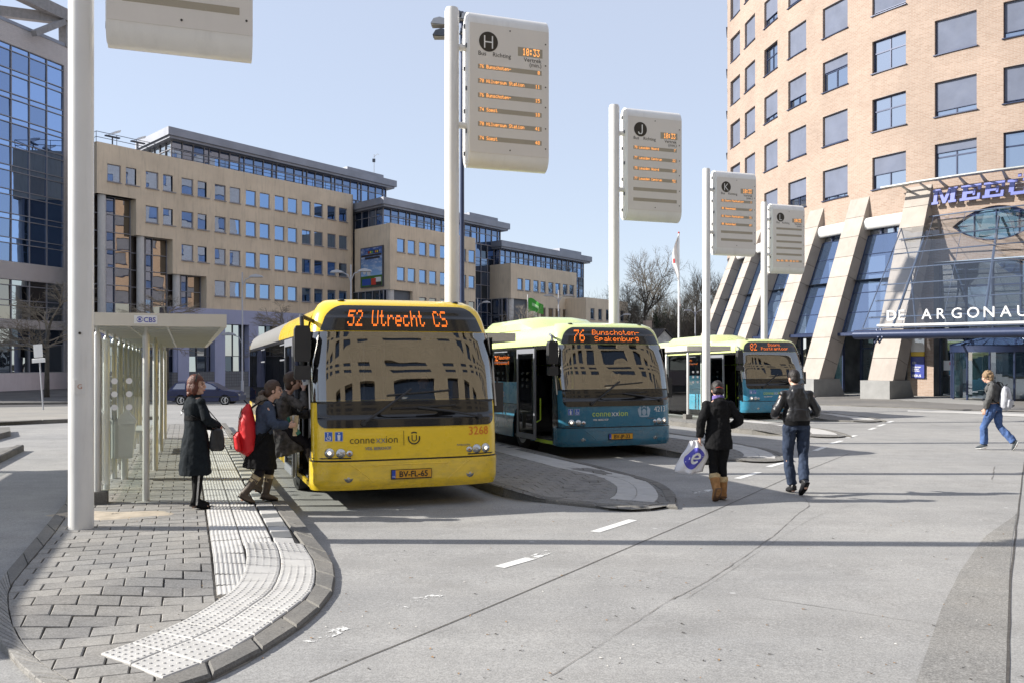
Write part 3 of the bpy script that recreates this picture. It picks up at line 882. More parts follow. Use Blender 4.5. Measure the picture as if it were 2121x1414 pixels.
# stepped notches: glazing and round columns
def dkp(i, j): return (M['pane_cl'], M['pane_dk'], M['pane_cl'])[i % 3] if j % 2 else (M['pane_cl'] if i % 3 != 1 else M['pane_dk'])
M['pane_br'] = glassmat('bronze_glass', refl=0.35, trans=0.0, gcol=(0.75, 0.68, 0.6), body=(0.03, 0.022, 0.018), wob=0.15, ws=0.4)
for i in range(3):
    zt = gb[i]; zb = 2.2
    nr = int(round((zt - zb) / 1.65)); rows = [(zt - zb) / nr] * nr
    curtain(B, BP(gl[i], -1.0), UB, [1.55, 0.75, 1.6] if i else [1.4, 0.9, 1.6], rows, zb, lambda i_, j_: M['pane_br'] if i_ != 1 else M['pane_dk'], n=NB, depth=0.14)
    mb = MB(); c = BP(gl[i] + 0.75, -0.5)
    mb.tube([(c.x, c.y, -1.0), (c.x, c.y, 4.6)], 0.36, 16, m=1, cap=False); mb.tube([(c.x, c.y, 4.6), (c.x, c.y, zt)], 0.36, 16, m=0, cap=False)
    mb.build('column', [M['colw'], M['lav']], B, smooth=True)
# ground floor: lavender fascia, piers, shop glass, low tiled wall
mb = MB(); mb.box(-5.5, 22, -0.9, 0.06, 5.5, 7.0, M=F0); mb.box(-13.3, -5.5, -0.9, -0.3, 4.9, 5.6, M=F0) if False else None
for a in (-4.9, -0.6, 3.7, 8.0, 12.3, 16.6): mb.box(a, a + 1.25, -0.75, 0.03, -1.0, 5.5, M=F0)
mb.build('fascia', M['lav'], B)
mb = MB(); mb.box(-5.5, 19, -0.7, -0.05, -1.0, 0.6, M=F0); mb.build('low_wall', brickmat('grey_tile', (0.20, 0.205, 0.22, 1), (0.18, 0.185, 0.2, 1), (0.10, 0.10, 0.11, 1), 0.3, 0.3, 0.02, offset=0.0), B)
curtain(B, BP(-5.5, -0.8), UB, [1.1] * 22, [1.6, 3.3], 0.6, lambda i, j: M['pane_cl'] if (i * 7 + j) % 3 else M['pane_dd'], n=NB, gm=M['frame_dk'])
# inner dark spine so that nothing shows through
penthouse(B, -5.3, 28.1, 1.0 - 2.0, 21.6, 24.95, side=9, seed=1)
def core(t0, t1, o, z1, d=8):
    mb = MB(); a, b = BP(t0, o), BP(t1, o)
    mb.prism([(q.x, q.y) for q in (a, b, b + SB * d, a + SB * d)], -1.2, z1, ax='z'); mb.build('core', M['frame_dk'], B)
core(-12.9, 27.0, -1.25, 20.9, 9); core(-3.4, 27.0, -2.2, 24.0, 7)
def recess(t0, t1, o, z1, zt):
    n = max(2, int((t1 - t0) / 1.3)); nr = int((z1 + 1) / 1.7)
    curtain(B, BP(t0, o), UB, [(t1 - t0) / n] * n, [(z1 + 1.0) / nr] * nr, -1.0, lambda i, j: M['pane_dk'] if (i + j) % 3 else M['pane_dd'], n=NB, gm=M['frame'])
recess(19.15, 27.1, -2.05, 21.6, 0)
railing(B, [BP(-13.2, -0.3, 21.7), BP(19, -0.3, 21.7)], 1.0)
railing(B, [BP(-13.2, -0.3, 21.7), BP(-13.2, -0.3, 21.7) + SB * 6], 1.0)
# rooftop furniture left: two floodlights on brackets
for q in (-11.2, -8.6):
    mb = MB(); c = BP(q, -1.0, 21.7)
    mb.tube([c, c + Vector((0, 0, 0.9))], 0.07, 6); mb.box(-0.7, 0.7, -0.15, 0.15, 0, 0.12, M=frameM(c + Vector((0, 0, 0.9)), UB)); mb.prism([(-0.5, 0), (0.6, 0.45), (0.7, 0.7), (0.2, 0.5)], -0.3, 0.3, m=1, M=frameM(c + Vector((0, 0, 1.0)), UB))
    mb.build('roof_floodlight', [M['rail'], M['white']], B)
def wing(t0, t1, o, zb, zt, rows, wts, roof, side_d, col=True, ztop=None, wwid=1.35, seed=2, wh_=1.6, sidewin=False):
    F = frameM(BP(0, o), UB, NB)
    hs = [(a, a + wwid, r, r + wh_) for r in rows for a in wts if r > zb]
    mb = MB()
    wallpanel(mb, F, t0, t1, zb, zt, hs)
    mb.box(t0, t1, -0.4, -0.001, zt - 0.06, zt - 0.002, M=F)
    q = BP(t0, o); Fs = frameM(q + SB * side_d, -SB, Vector((-SB.y, SB.x, 0)))
    wallpanel(mb, Fs, 0, side_d, zb, zt, [])
    mb.face([BP(t0, o, zb), BP(t1, o, zb), BP(t1, o - 3, zb), BP(t0, o, zb) + SB * side_d])
    mb.face([BP(t1, o, zb), BP(t1, o - 4, zb), BP(t1, o - 4, zt), BP(t1, o, zt)])
    mb.build('wall', M['render'], B)
    for h in hs: office_window(B, F, *h, -0.13, M['pane'])
    if roof:
        ra, rb, ro, rz = roof
        penthouse(B, ra, rb, ro, zt - 0.1, rz, side=7.5, seed=seed)
        railing(B, [BP(t0 + 0.5, o - 0.4, zt), BP(t1 - 0.3, o - 0.4, zt)], 1.0)
        core(t0 + 1.6, rb - 1.2, ro - 1.3, zt - 0.2, 6.5)
        core(ra + 2, rb - 1.6, ro - 2.3, rz - 0.9, 5)
        recess(t1, rb - 1.0, ro - 1.0, zt - 0.15, 0)
        core(t0 + 0.8, t1, o - 0.4, zt - 0.3, 5.0)
w2 = [18.9 + 3.9 * i + d for i in range(4) for d in (0, 1.85)]
wing(17.7, 33.9, 7.4, 9.85, 17.5, [14.27, 10.96], w2, (18.2, 43.9, 5.9, 20.75), 7.4, seed=2)
F = frameM(BP(0, 7.4), UB, NB); mb = MB()
hs = [(a, a + 1.35, 7.65, 9.25) for a in w2[2:]] + [(a, a + 1.35, 4.3, 5.9) for a in w2[2:]]
wallpanel(mb, F, 21.6, 33.9, -1.0, 9.85, hs); mb.face([BP(21.6, 7.4, -1), BP(21.6, 7.4, 9.85), BP(21.6, 5, 9.85), BP(21.6, 5, -1)]); mb.face([BP(33.9, 7.4, -1), BP(33.9, 3.4, -1), BP(33.9, 3.4, 9.85), BP(33.9, 7.4, 9.85)])
mb.build('wall', M['render'], B)
for h in hs: office_window(B, F, *h, -0.13, M['pane_br'])
curtain(B, BP(17.7, 6.4), UB, [1.3] * 3, [2.1] * 5, -0.65, lambda i, j: M['pane_dk'], n=NB)
curtain(B, BP(17.7, 6.9) + SB * 7.4, -SB, [1.48] * 5, [2.1] * 5, -0.65, lambda i, j: M['pane_dd'], n=Vector((-SB.y, SB.x, 0)))
for cpos in (BP(18.3, 6.9), BP(40.3, 8.5)):
    MB().tube([(cpos.x, cpos.y, -1), (cpos.x, cpos.y, 10.0)], 0.42, 16, cap=False).build('column', M['colw'], B, smooth=True)
w3 = [41.2 + 3.9 * i + d for i in range(4) for d in (0, 1.85)]
wing(39.6, 56.8, 9.0, 10.0, 14.7, [11.2], w3, (40.3, 65, 7.0, 18.0), 8.0, seed=3)
F = frameM(BP(0, 9.0), UB, NB); mb = MB()
hs = [(a, a + 1.35, 7.5, 9.1) for a in w3[2:]] + [(a, a + 1.35, 4.0, 5.6) for a in w3[2:]]
wallpanel(mb, F, 44.0, 56.8, -1.0, 10.0, hs); mb.face([BP(44, 9, -1), BP(44, 9, 10), BP(44, 6, 10), BP(44, 6, -1)])
mb.face([BP(56.8, 9, -1), BP(56.8, 5, -1), BP(56.8, 5, 10), BP(56.8, 9, 10)])
mb.build('wall', M['render'], B)
for h in hs: office_window(B, F, *h, -0.13, M['pane_br'])
curtain(B, BP(39.6, 7.6), UB, [1.47] * 3, [2.2] * 5, -1.0, lambda i, j: M['pane_dd'], n=NB)
curtain(B, BP(39.6, 8.4) + SB * 8, -SB, [1.6] * 5, [2.2] * 5, -1.0, lambda i, j: M['pane_dd'], n=Vector((-SB.y, SB.x, 0)))
w4 = [54.2 + 2.3 * i for i in range(5)]
wing(52.9, 65.8, 12.9, -1.0, 10.7, [7.6, 4.3], w4, None, 6.0, wwid=1.2)
core(53.2, 65.4, 12.5, 10.5, 6)
# advertising panel on the side of the second wing
q = BP(17.7, 7.4) + SB * 7.4
Fs = frameM((q.x, q.y, 0), -SB, Vector((-SB.y, SB.x, 0)))
bb = thing('billboard', 'tall blue daisy billboard on the side wall of the beige office block', 'billboard'); bb.location = (0, 0, 0)
xa, xb, za, zb = 1.7, 6.1, 10.4, 14.9
mb = MB(); mb.box(xa - .12, xb + .12, 0.03, 0.22, za - .12, zb + .12, M=Fs); mb.build('frame', M['rail'], bb)
mb = MB(); mb.face([Fs @ Vector(p_) for p_ in ((xa, 0.225, za), (xb, 0.225, za), (xb, 0.225, zb), (xa, 0.225, zb))])
mb.uv = [(0, 0), (1, 0), (1, 1), (0, 1)]
m, t, p, o = newmat('billboard_print')
sx = N(t, 'ShaderNodeSeparateXYZ'); t.links.new(coord(t, 'UV'), sx.inputs[0])
c = mixc(t, ramp(t, sx.outputs[1], 0.3, 0.95), (0.25, 0.45, 0.75, 1), (0.03, 0.09, 0.32, 1))
c = mixc(t, ramp(t, nz(t, 3.0, 5, 0.6, coord(t, 'UV', scale=(1.2, 3.4, 1))), 0.48, 0.68, (0, 0, 0, 1), (0.7, 0.7, 0.7, 1)), c, (0.7, 0.75, 0.8, 1))
c = mixc(t, ramp(t, sx.outputs[1], 0.27, 0.275, (1, 1, 1, 1), (0, 0, 0, 1)), c, (0.05, 0.16, 0.02, 1))
t.links.new(c, p.inputs['Base Color']); p.inputs['Roughness'].default_value = 0.4
mb.build('poster', m, bb)
mb = MB(); cols_ = [mat('print_%d' % i, c_, 0.5, var=0) for i, c_ in enumerate(((0.02, 0.02, 0.025), (0.02, 0.08, 0.4), (0.7, 0.7, 0.7), (0.6, 0.05, 0.03), (0.75, 0.6, 0.05), (0.1, 0.5, 0.15), (0.7, 0.25, 0.05)))]
def pr(u0, u1, v0, v1, k): mb.box(lerp(xa, xb, u0), lerp(xa, xb, u1), 0.226, 0.23 + 0.002 * k, lerp(za, zb, v0), lerp(za, zb, v1), k, M=Fs)
pr(.32, .86, .85, .93, 0); pr(.02, .98, .78, .835, 0); pr(.2, .9, .71, .765, 0); pr(.06, .47, .03, .2, 1); pr(.5, .72, .03, .2, 3); pr(.66, .96, .1, .22, 2); pr(.5, .97, .01, .09, 0)
for i in range(6): pr(.36 + .08 * i, .41 + .08 * i, .865, .915, (3, 4, 5, 1, 6, 4)[i])
mb.build('print', cols_, bb)
for u_, v_ in ((.18, .4), (.38, .36)):
    c = Fs @ Vector((lerp(xa, xb, u_), 0.24, lerp(za, zb, v_))); mb = MB()
    for k in range(12):
        a_ = k * math.pi / 6; ca, sa = math.cos(a_) * .36, math.sin(a_) * .36
        mb.face([c, Fs @ Vector((lerp(xa, xb, u_) + ca + sa * .3, .24, lerp(za, zb, v_) + sa - ca * .3)), Fs @ Vector((lerp(xa, xb, u_) + ca - sa * .3, .241, lerp(za, zb, v_) + sa + ca * .3))])
    for k in range(8): pass
    mb.build('flower_print', cols_[2], bb)

# ================= left office block: pale brick and curtain wall, steel roof beams
LB = thing('glazed_office_building', 'tall pale brick office block with blue curtain wall at the left edge of the picture', 'building'); LB.location = (0, 0, 0)
UL = Vector((0.305, 0.952, 0)); PL = Vector((-41.9, 84, 0))      # right (far) corner; wall runs back towards the camera
NL = Vector((UL.y, -UL.x, 0))
L0 = PL - UL * 26
FL = frameM((L0.x, L0.y, 0), UL, NL)
def tL(px_):
    r = (px_ - CX) / FX; return (r * L0.y - L0.x) / (UL.x - r * UL.y)
x133 = tL(133); cw = (x133 - tL(25)) / 3 if False else None
cols = []; cx_ = x133; cs = [x133, tL(99), tL(63), tL(25)]
pw = (cs[0] - cs[3]) / 3
ncol = int(cs[3] / pw)
x0c = cs[0] - pw * (ncol + 3)
lb1 = brickmat('pale_grey_brick', (0.66, 0.61, 0.59, 1), (0.60, 0.55, 0.54, 1), (0.45, 0.42, 0.41, 1), 0.3, 0.1, 0.015)
mb = MB()
hol = [(x0c, x133, 10.4, 29.4), (x0c, x133, 5.35, 8.85), (x0c, x133, 0.7, 4.55)]
wallpanel(mb, FL, x0c - 1, 26.0, 0.6, 31.2, hol, reveal=0.25)
q = FL @ Vector((26, 0, 0)); mb.face([q + Vector((0, 0, -1)), q - NL * 12 + Vector((0, 0, -1)), q - NL * 12 + Vector((0, 0, 31.2)), q + Vector((0, 0, 31.2))])
mb.face([FL @ Vector(k) for k in ((x0c - 1, 0, 31.2), (26, 0, 31.2), (26, -12, 31.2), (x0c - 1, -12, 31.2))])
mb.build('wall', lb1, LB)
mb = MB(); mb.box(x0c - 1, 26.1, -0.3, 0.06, 31.2, 31.5, M=FL); mb.build('coping', M['zinc'], LB)
mb = MB(); mb.box(x0c - 1, 26.0, -0.3, 0.05, -1.1, 0.62, M=FL); mb.build('plinth', mat('pinkish_plinth', (0.62, 0.55, 0.56), 0.9, var=0.1, vs_=0.5, dirt=0.2), LB)
M['lpane'] = glassmat('curtain_glass', refl=0.62, trans=0.0, gcol=(0.44, 0.60, 0.92), body=(0.03, 0.06, 0.12), wob=0.08, ws=0.6)
M['lpane_dk'] = glassmat('curtain_glass_dark', refl=0.5, trans=0.0, gcol=(0.38, 0.50, 0.76), body=(0.03, 0.05, 0.10), wob=0.08, ws=0.6)
def lpick(i, j):
    if j % 2: return M['lpane']
    return (M['lpane'], M['lpane_dk'], M['lpane'], M['lpane_dk'])[(i * 3 + j // 2 * 2 + (i * j) % 3) % 4]
curtain(LB, FL @ Vector((x0c, -0.12, 0)), UL, [pw] * (ncol + 3), [1.62, 0.49] * 9, 10.4, lpick, n=NL)
curtain(LB, FL @ Vector((x0c, -0.12, 0)), UL, [pw] * (ncol + 3), [1.2, 0.5, 1.3, 0.5], 5.35, lambda i, j: M['pane_br'] if i % 2 else M['pane_cl'], n=NL)
curtain(LB, FL @ Vector((x0c, -0.12, 0)), UL, [pw] * (ncol + 3), [2.5, 1.35], 0.7, lambda i, j: M['pane_dd'] if (i + j) % 2 else M['pane_cl'], n=NL)
mb = MB(); mb.box(x0c - 1, 25.8, -12, -0.3, -1, 31.1, M=FL); mb.build('core', M['frame_dk'], LB)
cb = mat('roof_beam_concrete', (0.27, 0.26, 0.26), 0.85, var=0.15, dirt=0.3)
def beam(a, b, w_=0.7, h=1.0):
    mb = MB(); d = (b - a); L = d.length; R_ = d.to_track_quat('X', 'Z').to_matrix().to_4x4()
    mb.box(0, L, -w_ / 2, w_ / 2, -h / 2, h / 2, M=Matrix.Translation(a) @ R_); mb.build('roof_beam', cb, LB)
p1 = P(141, 75, 82); beam(P(-60, -60, 76), P(146, 38, 84), 0.8, 1.1); beam(P(-20, 22, 79), P(141, 42, 84), 0.7, 0.9)
beam(P(70, 70, 79), P(141, 42, 84), 0.5, 0.5); beam(P(134, 100, 84), P(133, 45, 84), 0.8, 0.7); beam(P(-10, 28, 79), P(-60, -20, 76), 0.7, 0.9)

# ================= building behind the camera, seen mirrored in the windscreens
RB = thing('tan_office_building', 'tan brick office block behind the viewer, seen only mirrored in the windscreens', 'building'); RB.location = (0, 0, 0)
mtan = brickmat('tan_brick', (0.42, 0.35, 0.25, 1), (0.38, 0.315, 0.225, 1), (0.34, 0.29, 0.22, 1), 0.3, 0.1, 0.012)
a = Vector((-12, -30, 0)); b = Vector((84, 13, 0)); u = (b - a).normalized(); n = Vector((-u.y, u.x, 0))
FR = frameM((a.x, a.y, 0), u, n); L = (b - a).length
hs = []
for r in range(7):
    for i in range(int(L / 6.2)): hs.append((1.2 + 6.2 * i, 4.6 + 6.2 * i, 7.0 + 4.0 * r, 8.9 + 4.0 * r))
HB = 36.0
mb = MB(); wallpanel(mb, FR, 0, L, 0, HB, hs, reveal=0.3); wallpanel(mb, frameM((a.x, a.y, 0), n, -u), -14, 0, 0, HB, [])
mb.build('wall', mtan, RB)
mb = MB(); mb.box(0.2, L, -14, -0.35, 0, HB - .1, M=FR); mb.box(-0.5, L + .5, -14, 0.8, HB, HB + .5, 1, M=FR); mb.box(0.5, L, -0.2, 0.3, 0.2, 2.6, 0, M=FR); mb.build('core', [M['pane_dd'], M['white'], M['frame_dk']], RB)
ban = thing('shop_banner', 'dark wholesale banner on the tan block behind the viewer, mirrored in the windscreens', 'banner'); ban.location = (0, 0, 0)
MB().box(1, L - 1, 0.35, 0.5, 2.7, 5.4, M=FR).build('banner_cloth', mat('banner_violet', (0.035, 0.03, 0.06), .6), ban)
BAN = (FR, L)
# ================= curved brick tower with sloping stone buttresses
T = thing('brick_tower', 'curved tower of orange brick with sloping stone buttresses and punched windows on the right', 'building'); T.location = (0, 0, 0)
M['brick'] = brickmat('orange_brick', (0.46, 0.345, 0.28, 1), (0.385, 0.275, 0.215, 1), (0.46, 0.39, 0.33, 1), 0.30, 0.085, 0.014, big=0.22)
M['brick_side'] = M['brick']
M['stone'] = mat('buttress_stone', (0.355, 0.315, 0.28), 0.85, var=0.10, vs_=1.2, bmp=0.2, bs=20, dirt=0.2)
M['stone2'] = mat('buttress_stone_b', (0.385, 0.34, 0.30), 0.85, var=0.10, vs_=1.2, bmp=0.2, bs=20, dirt=0.2)
M['plin'] = mat('grey_plinth_stone', (0.27, 0.27, 0.265), 0.8, var=0.12, vs_=2, bmp=0.2, bs=30)
M['blue'] = mat('dark_blue_steel', (0.028, 0.042, 0.095), 0.4, 0.2, var=0.1)
M['blind'] = mat('grey_blue_blind', (0.135, 0.155, 0.215), 0.85, var=0.12, vs_=0.8)
M['clearglass'] = glassmat('clear_canopy_glass', tint=(0.90, 0.93, 0.96), refl=0.08, trans=1.0, gcol=(0.9, 0.95, 1.0))
M['shopglass'] = glassmat('shop_glass', tint=(0.62, 0.74, 0.76), refl=0.26, trans=0.6, gcol=(0.8, 0.88, 1.0), body=(0.02, 0.05, 0.06), wob=0.05, ws=0.6)
M['winglass'] = glassmat('tower_window_glass', refl=0.45, trans=0.0, gcol=(0.75, 0.85, 1.0), body=(0.05, 0.06, 0.08), wob=0.04, ws=0.6)
M['slopeglass'] = glassmat('sloping_glass', tint=(0.5, 0.6, 0.75), refl=0.30, trans=0.45, gcol=(0.55, 0.68, 0.95), body=(0.05, 0.08, 0.14), wob=0.05, ws=0.5)
M['interior'] = mat('office_interior', (0.16, 0.17, 0.18), 0.9, var=0.5, vs_=0.9)
curve = smoothline([(35.5, 36.2), (31.5, 38.2), (27.8, 40.7), (24.6, 43.25), (22.35, 45.6), (20.4, 48.3), (18.85, 51.5), (17.75, 55.0), (17.1, 58.6), (16.72, 62.2), (16.5, 65.5), (16.42, 67.8), (17.6, 72.2), (19.6, 79.2), (22.6, 89.5), (27, 98)], 10)
AL = [0.0]
for a, b in zip(curve, curve[1:]): AL.append(AL[-1] + (b - a).length)
def cp(s, off=0.0, z=0.0):
    """point at arc length s along the facade, off metres outwards"""
    s = max(0.0001, min(AL[-1] - 0.0001, s)); j = 0
    while AL[j + 1] < s: j += 1
    t = (s - AL[j]) / (AL[j + 1] - AL[j])
    def tang(i):
        i = max(1, min(len(curve) - 2, i)); return (curve[i + 1] - curve[i - 1]).normalized()
    tg = (tang(j) * (1 - t) + tang(j + 1) * t).normalized(); n = Vector((-tg.y, tg.x, 0))
    p = curve[j].lerp(curve[j + 1], t) + n * off
    return Vector((p.x, p.y, z)), tg, n
def s_of(px_):
    best = None
    for i in range(0, int((AL[-1] - 28) * 20)):
        s = i / 20; p = cp(s)[0]
        e = abs(p.x / p.y * FX + CX - px_)
        if best is None or e < best[0]: best = (e, s)
    return best[1]
sA, sB = s_of(1977), s_of(1840)
colS = [s_of(q) for q in (2127, 1978, 1840, 1729, 1650, 1596, 1562, 1541, 1524)]
pitch = 3.75
colS = colS[:6] + [colS[5] + pitch, colS[5] + 2 * pitch - .6, colS[5] + 2.75 * pitch]
colS = [colS[0] - 3.9] + colS
colS += [colS[-1] + pitch * k for k in range(1, 8) if colS[-1] + pitch * k < AL[-1] - 2]
WW, WH, Z0W, DZ = 2.08, 1.78, 11.22, 3.2
ZTOP = 42
rowsT = [Z0W + DZ * i for i in range(9)]
# wall between openings, built as facets with arc-length bricks
def wallcurve(mb, s0, s1, z0, z1, off=0.0, step=0.5, flip=False):
    n = max(1, int(math.ceil((s1 - s0) / step)))
    for i in range(n):
        a, b = lerp(s0, s1, i / n), lerp(s0, s1, (i + 1) / n)
        pa, pb = cp(a, off)[0], cp(b, off)[0]
        k = len(mb.v)
        mb.v += [(pb.x, pb.y, z0), (pa.x, pa.y, z0), (pa.x, pa.y, z1), (pb.x, pb.y, z1)]
        mb.f.append((k, k + 1, k + 2, k + 3)); mb.m.append(0)
        mb.uv += [(-b, z0), (-a, z0), (-a, z1), (-b, z1)]
mb = MB(); mb.uv = []
edges = [(s - WW / 2, s + WW / 2) for s in colS]
SEND = AL[-1]
zlow = 9.5
zs_ = [zlow] + [q for r in rowsT for q in (r, r + WH)] + [ZTOP]
for k in range(len(zs_) - 1):
    if k % 2 == 0: wallcurve(mb, 0.0, SEND, zs_[k], zs_[k + 1])
    else:
        last = 0.0
        for a, b in edges: wallcurve(mb, last, a, zs_[k], zs_[k + 1]); last = b
        wallcurve(mb, last, SEND, zs_[k], zs_[k + 1])
for a, b in edges:
    for r in rowsT:
        for s_ in (a, b):
            p, q = cp(s_)[0], cp(s_, -0.32)[0]
            k = len(mb.v); mb.v += [(p.x, p.y, r), (q.x, q.y, r), (q.x, q.y, r + WH), (p.x, p.y, r + WH)]
            mb.f.append((k, k + 1, k + 2, k + 3) if s_ == b else (k + 3, k + 2, k + 1, k)); mb.m.append(0); mb.uv += [(0, r), (0.32, r), (0.32, r + WH), (0, r + WH)]
        p0, p1, q0, q1 = cp(a)[0], cp(b)[0], cp(a, -0.32)[0], cp(b, -0.32)[0]
        for zz_, fl in ((r, 1), (r + WH, 0)):
            k = len(mb.v); mb.v += [(p0.x, p0.y, zz_), (p1.x, p1.y, zz_), (q1.x, q1.y, zz_), (q0.x, q0.y, zz_)]
            mb.f.append((k, k + 1, k + 2, k + 3) if fl else (k + 3, k + 2, k + 1, k)); mb.m.append(0); mb.uv += [(0, 0), (2, 0), (2, .3), (0, .3)]
mb.build('wall', M['brick'], T)
# windows: frame, panes, blinds at different heights as in the photograph
def towerwin(s, z, blind, wide=WW):
    p, tg, n = cp(s, -0.2); F = frameM((p.x, p.y, z), -tg, n)
    def fr():
        m_ = MB(); f = 0.07; w2 = WW / 2
        m_.box(-w2, w2, -0.06, 0.02, 0, f); m_.box(-w2, w2, -0.06, 0.02, WH - f, WH); m_.box(-w2, -w2 + f, -0.06, 0.018, f, WH - f); m_.box(w2 - f, w2, -0.06, 0.018, f, WH - f)
        m_.box(-f / 2, f / 2, -0.05, 0.016, f, WH - f); m_.box(-w2 + f, w2 - f, -0.055, 0.014, 1.06, 1.06 + f)
        m_.box(-w2 - 0.06, w2 + 0.06, 0.02, 0.27, -0.05, -0.004)
        return m_.mesh('window', M['blue'])
    o = placed('window', cached('tw', fr), T, F)
    w2 = WW / 2
    for k, (x0, x1, z0, z1) in enumerate(((-w2 + .06, -.03, .06, 1.07), (.03, w2 - .06, .06, 1.07), (-w2 + .06, -.03, 1.12, WH - .06), (.03, w2 - .06, 1.12, WH - .06))):
        pk = cached(('twp', k), lambda: MB().box(x0, x1, -0.04, -0.025, z0, z1).mesh('pane', M['winglass']))
        placed('pane', pk, o, Matrix.Rotation(random.gauss(0, 0.01), 4, 'Z'))
    if blind > 0:
        h = (WH - 0.05) * blind
        bk = cached(('twb', round(blind, 2)), lambda: MB().box(-w2 + .05, w2 - .05, 0.03, 0.05, WH - h, WH - 0.02).box(-w2 + .05, w2 - .05, 0.025, 0.06, WH - h - .035, WH - h, 1).mesh('blind', [M['blind'], M['blue']]))
        placed('blind', bk, o, Matrix())
bl = {1: [0, 0.25, 0.8, 0.98, .9, .5], 0: [.5] * 6, 2: [.55, 0, 0, .9, .98, .6], 3: [.93, .97, .35, .97, .9, .9], 4: [.6, .97, .7, .97, .9, .9], 5: [.9, .97, .8, 0, .7, .9]}
bl = {1: [0, .95, .85, .95, .9, .5], 0: [.2, .5, .9, .2, .5, .5], 2: [.3, .86, .97, .9, .5, .5], 3: [.55, 0, 0, .93, .9, .5], 4: [.9, .97, .35, .97, .9, .5], 5: [.6, .97, .7, .97, .9, .9], 6: [.9, .97, .8, 0, .7, .9], 7: [0, .97, .95, .9, .9, .9], 8: [.95, .85, .97, .97, .9, .9]}
for i, s in enumerate(colS):
    for j, z in enumerate(rowsT):
        if i == 2: v_ = (.25, .84, .97, .95, .9, .9)[j % 6]
        else: v_ = bl.get(i, [.97] * 6)[j % 6]
        towerwin(s, z, v_)
# drain pipe down the wall edge and roofless top are out of view; joint line
# buttresses
def fin_s(i): return (colS[i] + colS[i + 1]) / 2
fins = []
sF = s_of(1905)
finS = [sF] + [s_of(1781), s_of(1692)] + [s_of(1692) + 3.9 * k for k in range(1, 4)]
ZT = 11.0; DOUT = 3.7; FW = 1.35; TH = 1.0
def butt(s, ztop):
    p, tg, n = cp(s)
    top = Vector((p.x, p.y, ztop)); bot = Vector((p.x, p.y, 0.85)) + n * DOUT
    e = gz(bot.x, bot.y)
    ax = (top - bot); L = ax.length; ax.normalize(); side = -tg; nn = side.cross(ax); nn = -nn if nn.dot(n) < 0 else nn
    o = thing_part('buttress', s)
    nseg = 9
    for k in range(nseg):
        a = bot + ax * (L * k / nseg + 0.012); b = bot + ax * (L * (k + 1) / nseg - 0.012)
        w_ = FW / 2
        mb = MB(); pr_ = []
        for q in (a, b):
            for sx, sy in ((-w_, -TH), (w_, -TH), (w_, 0), (-w_, 0)): pr_.append(q + side * sx + nn * sy)
        mb.v = [tuple(q) for q in pr_]
        if k == nseg - 1:   # bevelled top running back to the wall
            for idx in (4, 5): mb.v[idx] = tuple(Vector(mb.v[idx]) + Vector((0, 0, 0.35)))
        mb.f = [(0, 3, 2, 1), (4, 5, 6, 7), (0, 1, 5, 4), (1, 2, 6, 5), (2, 3, 7, 6), (3, 0, 4, 7)]; mb.m = [0] * 6
        mb.build('stone_slab', M['stone'] if (k + int(s)) % 2 else M['stone2'], o)
    mb = MB(); F = frameM((bot.x, bot.y, 0), side, n)
    mb.prism([(-1.55, 0.35), (0.55, 0.35), (0.1, -1.3), (-1.55, -1.3)] if False else [(0.5, e - .1), (0.5, 0.86), (-1.35, 0.86), (-1.8, e - .1)], -FW / 2 - .12, FW / 2 + .12, M=F @ Matrix.Rotation(0, 4, 'Z'), ax='x')
    mb.build('plinth', M['plin'], o)
    mb = MB()
    for k in range(1, nseg):      # dark joints behind the slabs
        q = bot + ax * (L * k / nseg)
    w_ = FW / 2 - 0.02
    pr_ = []
    for q in (bot, top):
        for sx, sy in ((-w_, -TH + .02), (w_, -TH + .02), (w_, -.02), (-w_, -.02)): pr_.append(q + side * sx + nn * sy)
    mb.v = [tuple(q) for q in pr_]; mb.f = [(0, 3, 2, 1), (4, 5, 6, 7), (0, 1, 5, 4), (1, 2, 6, 5), (2, 3, 7, 6), (3, 0, 4, 7)]; mb.m = [0] * 6
    mb.build('joint_core', M['joint'], o)
    return top, bot, ax, nn
def thing_part(name, s):
    o = bpy.data.objects.new(name, None); C.objects.link(o); o.parent = T; KIDS.setdefault(T.name, []).append(o); return o
FB = [butt(s, ZT - 0.08 * i) for i, s in enumerate(finS)]
